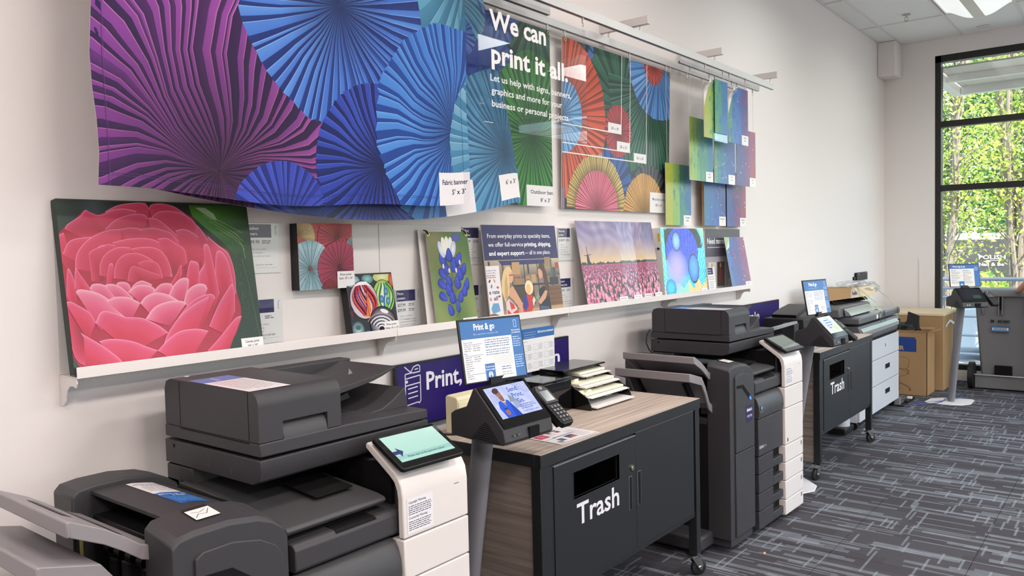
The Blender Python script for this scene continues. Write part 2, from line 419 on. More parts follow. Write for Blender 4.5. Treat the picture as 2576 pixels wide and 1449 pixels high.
        at = me.color_attributes.new('Col', 'FLOAT_COLOR', 'POINT'); at.data.foreach_set('color', cs)
        me.materials.append(M[m]); o = link(bpy.data.objects.new(name, me)); o.parent = parent or t.o
        if label: o['label'] = label
        return o
def convex(p):
    s = 0
    for i in range(len(p)):
        a, b, c = p[i], p[(i + 1) % len(p)], p[(i + 2) % len(p)]; d = (b[0] - a[0]) * (c[1] - b[1]) - (b[1] - a[1]) * (c[0] - b[0])
        if d:
            if s and (d > 0) != (s > 0): return False
            s = d
    return True
def mixh(a, b): return ''.join('%02X' % ((int(a[i:i + 2], 16) + int(b[i:i + 2], 16)) // 2) for i in (0, 2, 4))
def lean(x, y0, z0, y1, z1):
    """origin and up vector of a panel whose foot is at (y0,z0) and whose top is at (y1,z1)"""
    return Vector((x, y0, z0)), Vector((0, y1 - y0, z1 - z0)).normalized()
# ------------------------------------------------------------------ the room
HC = 3.91; XE = 10.34
struct('wall_left', MB().box(-3.2, XE + 0.2, 0.0, 0.12, 0, HC + 0.1), 'wall')
wy0, wy1, wz0, wz1 = -0.545, -6.2, 0.12, 3.72
e = MB()
e.box(XE, XE + 0.16, wy0, 0.12, 0, HC + 0.1); e.box(XE, XE + 0.16, -9.1, wy1, 0, HC + 0.1)
e.box(XE, XE + 0.16, wy1, wy0, wz1, HC + 0.1); e.box(XE, XE + 0.16, wy1, wy0, 0, wz0)
struct('wall_end', e, 'wall')
w = MB(); w.box(-3.2, 3.0, -9.1, -9.0, 0, HC + 0.1); w.box(9.6, XE + 0.16, -9.1, -9.0, 0, HC + 0.1); w.box(3.0, 9.6, -9.1, -9.0, 0, 0.4); w.box(3.0, 9.6, -9.1, -9.0, 3.5, HC + 0.1)
struct('wall_right', w, 'wall')
w = MB()
for x in (3.0, 5.2, 7.4, 9.54): w.box(x, x + 0.06, -9.1, -9.0, 0.4, 3.5)
w.box(3.0, 9.6, -9.1, -9.0, 0.4, 0.46); w.box(3.0, 9.6, -9.1, -9.0, 3.44, 3.5); win2 = struct('added_window', w, 'window_frame')  # unseen window, added to go with the cool fill lamp
for x in (3.06, 5.26, 7.46):
    o = link(bpy.data.objects.new('pane', MB().box(x, x + 2.1, -9.06, -9.054, 0.46, 3.44).mesh('pane', None, M['glass']))); o.parent = win2
struct('wall_back', MB().box(-3.3, -3.2, -9.1, 0.12, 0, HC + 0.1), 'wall')
struct('trim_1', MB().box(10.045, XE, -0.195, 0, 3.52, HC), 'wall', 0.012)
struct('trim_2', MB().box(XE - 0.012, XE, -0.40, -0.385, 0.0, 1.40), 'wall')
struct('baseboard_left', MB().box(-3.2, XE, -0.012, 0, 0, 0.10), mat('dark_grey_vinyl_base', '4A4A4C', 0.5))
struct('baseboard_end', MB().box(XE - 0.012, XE, wy0, 0, 0, 0.10), mat('dark_grey_vinyl_base_end', '4A4A4C', 0.5))

# window: white reveal edge, black frame, bars and panes
fr = MB()
fr.box(XE + 0.02, XE + 0.14, wy0 - 0.06, wy0, wz0, wz1)
fr.box(XE + 0.02, XE + 0.14, wy1, wy1 + 0.06, wz0, wz1)
fr.box(XE + 0.02, XE + 0.14, wy1, wy0, wz1 - 0.075, wz1); fr.box(XE + 0.02, XE + 0.14, wy1, wy0, wz0, wz0 + 0.06)
win = struct('window_1', fr, 'window_frame')
def wchild(name, mb, m): 
    o = link(bpy.data.objects.new(name, mb.mesh(name, None, M[m]))); o.parent = win; return o
bars = [2.94, 2.21]; cols = [-2.42, -4.3]
for z in bars: wchild('glazing_bar', MB().box(XE + 0.03, XE + 0.13, wy1 + 0.06, wy0 - 0.06, z - 0.034, z + 0.034), 'window_frame')
for y in cols: wchild('mullion', MB().box(XE + 0.02, XE + 0.14, y - 0.035, y + 0.035, wz0 + 0.06, wz1 - 0.075), 'window_frame')
ys = [wy0 - 0.06] + cols + [wy1 + 0.06]; zs = [wz1 - 0.075] + bars + [wz0 + 0.06]
for a, b in zip(ys, ys[1:]):
    for c, d in zip(zs, zs[1:]): wchild('pane', MB().box(XE + 0.07, XE + 0.076, b + 0.03, a - 0.03 if a != ys[0] else a, d + 0.03, c - 0.03), 'glass')

# floor: carpet tiles, streaks woven across the room
def carpet_mat():
    m = mat('streaked_carpet', '3A393E', 0.95, spec=0.1); nt = m.node_tree; p = nt.nodes['Principled BSDF']
    N = nt.nodes.new; Lk = nt.links.new
    geo = N('ShaderNodeNewGeometry'); sep = N('ShaderNodeSeparateXYZ'); Lk(geo.outputs['Position'], sep.inputs[0])
    def math_(op, a, b=None, c=None):
        n = N('ShaderNodeMath'); n.operation = op
        for i, v in enumerate((a, b, c)):
            if v is None: continue
            if isinstance(v, (int, float)): n.inputs[i].default_value = v
            else: Lk(v, n.inputs[i])
        return n.outputs[0]
    nz = N('ShaderNodeTexNoise'); nz.inputs['Scale'].default_value = 9; nz.inputs['Detail'].default_value = 5; Lk(geo.outputs['Position'], nz.inputs['Vector'])
    def streak(u, v, du, dv, seed, thr):
        cu = math_('FLOOR', math_('DIVIDE', u, du))
        w1 = N('ShaderNodeTexWhiteNoise'); w1.noise_dimensions = '2D'; cb = N('ShaderNodeCombineXYZ'); Lk(cu, cb.inputs[0]); cb.inputs[1].default_value = seed; Lk(cb.outputs[0], w1.inputs['Vector'])
        cv = math_('FLOOR', math_('ADD', math_('DIVIDE', v, dv), math_('MULTIPLY', w1.outputs[0], 7.0)))
        w2 = N('ShaderNodeTexWhiteNoise'); w2.noise_dimensions = '3D'; c2 = N('ShaderNodeCombineXYZ'); Lk(cu, c2.inputs[0]); Lk(cv, c2.inputs[1]); c2.inputs[2].default_value = seed; Lk(c2.outputs[0], w2.inputs['Vector'])
        return math_('GREATER_THAN', w2.outputs[0], thr), w2.outputs[0]
    X, Y = sep.outputs[0], sep.outputs[1]
    a, ar = streak(X, Y, 0.036, 0.42, 3.0, 0.74); b, br = streak(X, Y, 0.013, 0.30, 9.0, 0.88)
    c_, cr = streak(Y, X, 0.012, 0.16, 5.0, 0.93); d, dr = streak(X, Y, 0.09, 0.62, 1.0, 0.45)
    tot = math_('ADD', math_('MULTIPLY', a, 0.42), math_('MULTIPLY', b, 0.5)); tot = math_('ADD', tot, math_('MULTIPLY', c_, 0.55)); tot = math_('MINIMUM', tot, 0.85)
    tot = math_('MULTIPLY', tot, math_('ADD', 0.35, nz.outputs[0])); tot = math_('ADD', tot, math_('MULTIPLY', d, 0.06))
    r = N('ShaderNodeValToRGB'); r.color_ramp.elements[0].color = (*C('464449'), 1); r.color_ramp.elements[0].position = 0.02
    r.color_ramp.elements[1].color = (*C('80868E'), 1); r.color_ramp.elements[1].position = 0.78
    Lk(tot, r.inputs[0]); fine = N('ShaderNodeTexNoise'); fine.inputs['Scale'].default_value = 380; fine.inputs['Detail'].default_value = 2; Lk(geo.outputs['Position'], fine.inputs['Vector'])
    s = N('ShaderNodeVectorMath'); s.operation = 'SCALE'; Lk(r.outputs[0], s.inputs[0]); Lk(math_('ADD', 0.55, math_('MULTIPLY', fine.outputs[0], 0.9)), s.inputs['Scale'])
    Lk(s.outputs[0], p.inputs['Base Color'])
    bp = N('ShaderNodeBump'); bp.inputs['Strength'].default_value = 0.5; bp.inputs['Distance'].default_value = 0.003; Lk(fine.outputs[0], bp.inputs['Height']); Lk(bp.outputs[0], p.inputs['Normal'])
    return m
M['carpet'] = carpet_mat()
floor = struct('floor', MB().box(-3.2, XE + 0.16, -9.1, 0.12, -0.1, -0.006), mat('floor_underlay', '242326', 0.9))
tm = MB().box(0, 0.607, 0, 0.607, -0.006, 0.0).mesh('carpet_tile', None, M['carpet'])
for i in range(16):
    for j in range(8):
        o = link(bpy.data.objects.new('carpet_tile', tm)); o.parent = floor; o.location = (0.58 + i * 0.61, -0.61 - j * 0.61, 0)
rest = MB(); rest.box(-3.2, 0.578, -9.0, 0, -0.006, 0); rest.box(0.578, XE, -9.0, -4.882, -0.006, 0)
o = link(bpy.data.objects.new('carpet_field', rest.mesh('carpet_field', None, M['carpet']))); o.parent = floor

# ceiling: backing, T bars and lay-in tiles
M['tile'] = mat('mineral_ceiling_tile', 'EEF0EC', 0.95, bump=0.35, bscale=90, spec=0.1)
ceil = struct('ceiling', MB().box(-3.3, XE + 0.16, -9.1, 0.12, HC + 0.03, HC + 0.1), 'wall')
xl = [9.295 - 1.235 * i for i in range(10)]; XL = [XE] + xl + [-3.2]
yl = [-0.205 - 0.62 * i for i in range(15)]; YL = [0] + yl
LIT = set()
for ry in (1, 5, 9): 
    for cx in (8.67, 6.2, 3.73, 1.26, -1.21): LIT.add((round(cx, 2), ry))
meshes = {}
for i in range(len(XL) - 1):
    for j in range(len(YL) - 1):
        x1, x0, y1, y0 = XL[i], XL[i + 1], YL[j], YL[j + 1]; cx = (x0 + x1) / 2
        if j in (2, 6, 10) and any(abs(cx - a) < 0.3 for a in (8.68, 6.21, 3.74, 1.27, -1.2)): continue
        key = (round(x1 - x0, 3), round(y1 - y0, 3))
        if key not in meshes:
            w, d = (x1 - x0) / 2 - 0.006, (y1 - y0) / 2 - 0.006; meshes[key] = MB().box(-w, w, -d, d, 0.002, 0.02).mesh('ceiling_tile', None, M['tile'])
        o = link(bpy.data.objects.new('ceiling_tile', meshes[key])); o.parent = ceil; o.location = (cx, (y0 + y1) / 2, HC)
def cchild(name, mb, m): 
    o = link(bpy.data.objects.new(name, mb.mesh(name, None, M[m]))); o.parent = ceil
for x in xl: cchild('grid_bar', MB().box(x - 0.012, x + 0.012, -9.0, 0, HC - 0.004, HC + 0.001), 'white_metal')
for y in yl: cchild('grid_bar', MB().box(-3.2, XE, y - 0.012, y + 0.012, HC - 0.005, HC + 0.001), 'white_metal')
cchild('wall_angle', MB().box(-3.2, XE, -0.022, 0, HC - 0.006, HC + 0.001), 'white_metal')
for l in LAMPS[:15]:
    l.location.z = HC - 0.012; l.data.spread = math.radians(165)
cl = None
for i, l in enumerate(LAMPS[:15]):
    x, y = l.location.x, l.location.y
    if cl is None or True:
        t = thing('ceiling_light', 'white recessed ceiling light with curved side wings' if (i == 4) else 'recessed ceiling light out of view, %s from the window, %s row' % (('fifth', 'fourth', 'third', 'second', 'first')[i % 5], ('front', 'middle', 'rear')[i // 5]), 'ceiling light', (x, y, HC), 'a', group='recessed ceiling lights')
        if cl is None:
            MB().prism('x', [(-0.3, 0), (-0.285, 0), (-0.2, 0.028), (0.2, 0.028), (0.285, 0), (0.3, 0), (0.3, 0.03), (-0.3, 0.03)], -0.608, 0.608).add([], []) 
            a = MB()
            for sx in (-0.608, 0.598): a.box(sx + x, sx + 0.01 + x, y - 0.305, y + 0.305, HC - 0.004, HC + 0.02)
            for sy in (-0.305, 0.295): a.box(x - 0.608, x + 0.608, y + sy, y + sy + 0.01, HC - 0.004, HC + 0.02)
            f_ = a.build('frame', 'white_metal', t)
            w1 = []
            for sgn in (1, -1):
                pr = [(y + sgn * (0.295 - 0.25 * k / 8), HC + 0.012 - 0.10 * math.sin(PI * k / 8 * 0.5) ** 1.5) for k in range(9)]
                w1.append(MB().prism('x', pr + [(a_, b_ + 0.006) for a_, b_ in reversed(pr)], x - 0.595, x + 0.595).build('wing', 'diffuser', t, smooth=True))
            MB().prism('x', [(y - 0.05, HC - 0.09), (y + 0.05, HC - 0.09), (y + 0.05, HC - 0.08), (y - 0.05, HC - 0.08)], x - 0.595, x + 0.595).build('lamp_tray', 'white_metal', t)
            cl = t
        else:
            for ch in children(cl.o):
                c2 = link(ch.copy()); c2.parent = t.o
# the lamp itself sits under its tray
for l in LAMPS[:15]: l.location.z = HC - 0.105
# sprinkler and a small ceiling plate
t = thing('sprinkler_head', 'small chrome sprinkler head hanging from the ceiling tile', 'sprinkler', (9.0, -0.54, HC), 'a')
MB().cyl((9.0, -0.54, HC - 0.006), 0.038, 0.006).build('escutcheon', 'steel', t, smooth=True)
b_ = MB().cyl((9.0, -0.54, HC - 0.03), 0.012, 0.026); b_.tube([(9.0, -0.54 + 0.017 * math.cos(a / 10 * 2 * PI), HC - 0.045 + 0.017 * math.sin(a / 10 * 2 * PI)) for a in range(11)], 0.003, 6)
b_.build('nozzle', 'steel', t, smooth=True)
MB().cyl((9.0, -0.54, HC - 0.066), 0.02, 0.003).build('deflector', 'steel', t, smooth=True)
t = thing('ceiling_sensor', 'small flat white plate on the ceiling above the window', 'sensor', (10.1, -1.06, HC), 'a')
MB().box(10.05, 10.15, -1.12, -1.0, HC - 0.012, HC).build('plate', 'white_board', t, 0.003)

# ------------------------------------------------------------------ outdoors
t = struct('ground', MB().box(XE + 0.16, 60, -40, 25, -0.6, -0.5), 'soil')
def leaf_mat():
    m = bpy.data.materials.new('leaves'); m.use_nodes = True; nt = m.node_tree; nt.nodes.clear(); N = nt.nodes.new
    o = N('ShaderNodeOutputMaterial'); d = N('ShaderNodeBsdfDiffuse'); t = N('ShaderNodeBsdfTranslucent'); x = N('ShaderNodeMixShader'); a = N('ShaderNodeAttribute'); a.attribute_name = 'Col'
    x.inputs[0].default_value = 0.5
    for s in (d, t): nt.links.new(a.outputs['Color'], s.inputs[0])
    nt.links.new(d.outputs[0], x.inputs[1]); nt.links.new(t.outputs[0], x.inputs[2]); nt.links.new(x.outputs[0], o.inputs[0]); return m
M['leaf'] = leaf_mat()
def leaves(name, t, pts, size, cols, r):
    vs = []; fs = []; cs = []
    for p in pts:
        a = Vector((r.gauss(0, 1), r.gauss(0, 1), r.gauss(0, 1))).normalized(); b = a.cross(Vector((r.gauss(0, 1), r.gauss(0, 1), r.gauss(0, 1)))).normalized(); s = size * r.uniform(0.6, 1.3); p = Vector(p)
        n = len(vs); vs += [tuple(p - a * s), tuple(p + b * s * 0.5), tuple(p + a * s), tuple(p - b * s * 0.5)]; fs.append((n, n + 1, n + 2, n + 3))
        c = C(r.choice(cols), r.uniform(0.8, 1.15)); cs += [*c, 1] * 4
    me = bpy.data.meshes.new(name); me.from_pydata([tuple(Vector(v) - t.base) for v in vs], [], fs)
    at = me.color_attributes.new('Col', 'FLOAT_COLOR', 'POINT'); at.data.foreach_set('color', cs); me.materials.append(M['leaf'])
    o = link(bpy.data.objects.new(name, me)); o.parent = t.o; o['kind'] = 'stuff'
def tree(label, x, y, h, w, n, size, cols, stems, seed, zc=0.35, group=None, name='leafy_tree'):
    r = random.Random(seed); t = thing(name, label, 'tree', (x, y, -0.5), 'a', group=group); st = MB(); pts = []
    for k in range(stems):
        a = r.uniform(0, 2 * PI); lean_ = w * r.uniform(0.25, 0.8); P = []
        for i in range(7):
            q = i / 6; P.append((x + math.cos(a) * lean_ * q ** 1.2 + r.uniform(-.06, .06), y + math.sin(a) * lean_ * q ** 1.2 + r.uniform(-.06, .06), -0.5 + h * (0.05 + 0.95 * q)))
        st.tube(P, 0.035 * h / 6, 6, 0.008)
        for i in range(2, 7):
            for _ in range(3):
                b = Vector(P[i - 1]).lerp(Vector(P[i]), r.random()); a2 = r.uniform(0, 2 * PI); L = w * r.uniform(0.25, 0.55)
                e_ = b + Vector((math.cos(a2) * L, math.sin(a2) * L, L * r.uniform(0.5, 1.3))); st.tube([tuple(b), tuple(b.lerp(e_, 0.5) + Vector((0, 0, 0.05))), tuple(e_)], 0.010 * h / 6, 5, 0.003)
                for _ in range(n // (stems * 15)):
                    q = r.uniform(0.3, 1.1); c = b.lerp(e_, q); s_ = w * 0.14; pts.append((c.x + r.gauss(0, s_), c.y + r.gauss(0, s_), c.z + r.gauss(0, s_)))
    st.build('trunk', 'bark', t, smooth=True); leaves('foliage', t, pts, size, cols, r)
YG = ['D4DC70', 'C0D05A', 'E6E88A', 'AEC456', 'F0EEA0', '9AB654', 'B8D070']
tree('bright yellow-green slender tree close to the left edge of the window', 14.0, 0.0, 7.4, 1.2, 7500, 0.034, YG, 9, 5)
tree('bright yellow-green slender tree outside the middle of the window', 14.7, -0.85, 7.6, 1.3, 8000, 0.036, YG, 10, 6)
tree('bright yellow-green slender tree further to the right outside the window', 14.9, -2.3, 7.4, 1.5, 7000, 0.038, YG, 9, 8)
DG = ['6A9A5E', '7AAC6A', '568A5A', '96BC74', '4A7A50', 'A8CC8A']
tree('large blue-green tree standing behind the yellow-green trees', 25.5, 0.5, 9.0, 2.4, 14000, 0.085, DG, 6, 11, name='dense_tree')
tree('large dark tree behind on the left of the window view', 26.5, 2.6, 9.5, 2.6, 12000, 0.09, DG, 6, 12, name='dense_tree')
tree('large green tree behind on the right of the window view', 26.0, -1.6, 9.0, 2.6, 12000, 0.09, DG + YG, 6, 13, name='dense_tree')
for i, (x, y) in enumerate(((19.4, 1.1), (19.6, 0.4), (19.5, -0.3), (19.6, -1.0))):
    r = random.Random(40 + i); t = thing('shrub', ('leftmost', 'second', 'third', 'rightmost')[i] + ' yellow-green shrub of the low row beyond the railing', 'shrub', (x, y, -0.5), 'a', group='shrubs beyond the railing')
    MB().tube([(x, y, -0.5), (x, y, 0.2)], 0.03, 6).build('stem', 'bark', t)
    leaves('foliage', t, [(x + r.gauss(0, .3), y + r.gauss(0, .36), 0.35 + r.gauss(0, .24)) for _ in range(1500)], 0.06, YG + DG[:2], r)
t = thing('railing', 'grey metal railing outside the tall window', 'railing', (12.0, -3.0, -0.5), 'a')
for z, r_ in ((1.09, 0.026), (0.97, 0.018), (0.85, 0.018), (0.60, 0.018), (0.35, 0.018), (0.1, 0.018)): MB().cyl((12.0, -8, z), r_, 8.4, 'y', 10).build('rail', 'rail_metal', t, smooth=True)
for y in (0.35, -0.30, -1.5, -2.7, -3.9, -5.1, -6.3): MB().box(11.97, 12.03, y - 0.025, y + 0.025, -0.5, 1.08).build('post', 'rail_metal', t)
t = thing('shop_building', 'dark glazed shop front with white lettering across the street', 'building', (22, -2, -0.5), 'a')
MB().box(22, 23.5, -14, 8, -0.5, 1.75).build('wall', 'concrete', t)
MB().box(21.95, 22.0, -13, 7.5, -0.4, 1.6).build('shop_window', 'storefront', t)
for k in range(12): MB().box(21.9, 21.96, -13 + k * 1.8, -12.95 + k * 1.8, -0.4, 1.6).build('mullion', 'window_frame', t)
a = Art(0.75, 0.4); a.text('POLISH', 0.0, 0.19, 0.095, 'FFFFFF', 0.55, 0.02); a.rect(0.16, 0.155, 0.5, 0.165, 'FFFFFF'); a.text('Nail & Be', 0.0, 0.03, 0.08, 'FFFFFF', 0.52, 0.02)
a.build('lettering', t, (21.94, 0.72, 0.94), (0, -1, 0), (0, 0, 1), 'print', z0=0.003)
t = thing('car', 'pale silver-blue car parked beyond the railing', 'car', (16.6, -2.2, -0.5), 'a')
pr = [(-4.3, -0.3), (-4.35, 0.1), (-4.0, 0.3), (-3.2, 0.38), (-2.7, 0.80), (-1.2, 0.86), (-0.5, 0.5), (0.1, 0.42), (0.15, -0.3)]
M['car_paint'] = mat('pale_car_paint', 'BFD0DA', 0.2, metal=0.3)
MB().prism('x', pr, 15.8, 17.5).build('body', 'car_paint', t, 0.05, smooth=True)
MB().prism('x', [(-3.1, 0.40), (-2.68, 0.74), (-1.22, 0.79), (-0.7, 0.48)], 15.77, 15.8).build('side_window', 'screen_glass', t)
for y in (-3.6, -0.6): MB().cyl((15.72, y, -0.2), 0.3, 0.2, 'x', 20).build('wheel', 'rubber', t, smooth=True)
t = thing('canopy', 'white framed entrance canopy seen through the top of the window', 'canopy', (11.4, -3.0, 3.5), 'a')
cy0 = -0.44; cx0, cx1 = 10.52, 12.06
MB().box(cx0, cx1, cy0 - 0.10, cy0, 3.50, 3.66).build('edge_beam', 'canopy', t, 0.01)
MB().box(cx1 - 0.12, cx1, -7.0, cy0 - 0.10, 3.50, 3.66).build('edge_beam', 'canopy', t, 0.01)
MB().box(11.02, 11.09, -7.0, cy0 - 0.10, 3.52, 3.62).build('inner_beam', 'canopy', t)
for xa, xb in ((cx0, 11.02), (11.09, cx1 - 0.12)):
    for k in range(12):
        y1 = cy0 - 0.11 - (0 if k == 0 else 0.09 + (k - 1) * 0.44); y0_ = cy0 - 0.11 - (0.085 + k * 0.44)
        if y1 > -7: MB().box(xa, xb, max(y0_, -7), y1, 3.60, 3.62).build('panel', 'canopy_panel', t)
# ------------------------------------------------------------------ the picture ledge
LEDGE = thing('picture_ledge', 'long white metal picture ledge with a raised front lip on the left wall', 'shelf', (3.49, 0, 1.27))
for a, b in ((1.003, 2.2475), (2.2495, 3.4845), (3.4865, 4.7285), (4.7305, 5.945)):
    q = MB(); q.box(a, b, -0.122, -0.001, 1.350, 1.3525); q.build('shelf_board', 'white_metal', LEDGE, 0.0008)
    q = MB(); q.box(a, b, -0.1235, -0.121, 1.350, 1.383); q.build('front_lip', 'white_metal', LEDGE, 0.001)
for x in (1.006, 2.249, 3.4855, 4.7295, 5.94):
    pf = [(-0.001, 1.3495), (-0.112, 1.3495), (-0.116, 1.335), (-0.108, 1.322)] + [(-0.092, 1.326), (-0.070, 1.324), (-0.052, 1.312), (-0.042, 1.292), (-0.036, 1.275), (-0.024, 1.264), (-0.001, 1.262)]
    b = MB().prism('x', pf, x - 0.0015, x + 0.0015); b.box(x, x + 0.022, -0.0025, -0.0005, 1.262, 1.348); b = b.build('bracket', 'white_metal', LEDGE)
    for z in (1.284, 1.338): MB().cyl((x + 0.012, -0.0055, z), 0.0045, 0.004, 'y', 10).build('screw', 'black_plastic', LEDGE, parent=b, smooth=True)
BP = thing('back_panel', 'smooth white wall panels standing behind the displayed prints', 'panel', (3.49, 0, 1.355))
for a, b in ((1.005, 2.270), (2.273, 3.505), (3.508, 4.755), (4.758, 5.99)): MB().box(a, b, -0.0045, -0.0005, 1.353, 1.809).build('panel', 'white_board', BP, 0.0008)

def card(a, x0, y0, x1, y1, lines, h, c='1F1A4A'):
    """small white caption card printed on a piece"""
    a.rect(x0, y0, x1, y1, 'F6F3F1'); n = len(lines)
    for i, l in enumerate(lines): a.text(l, (x0 + x1) / 2, y1 - h * 1.9 - i * h * 1.75, h, c, align='c', bold=0.02)

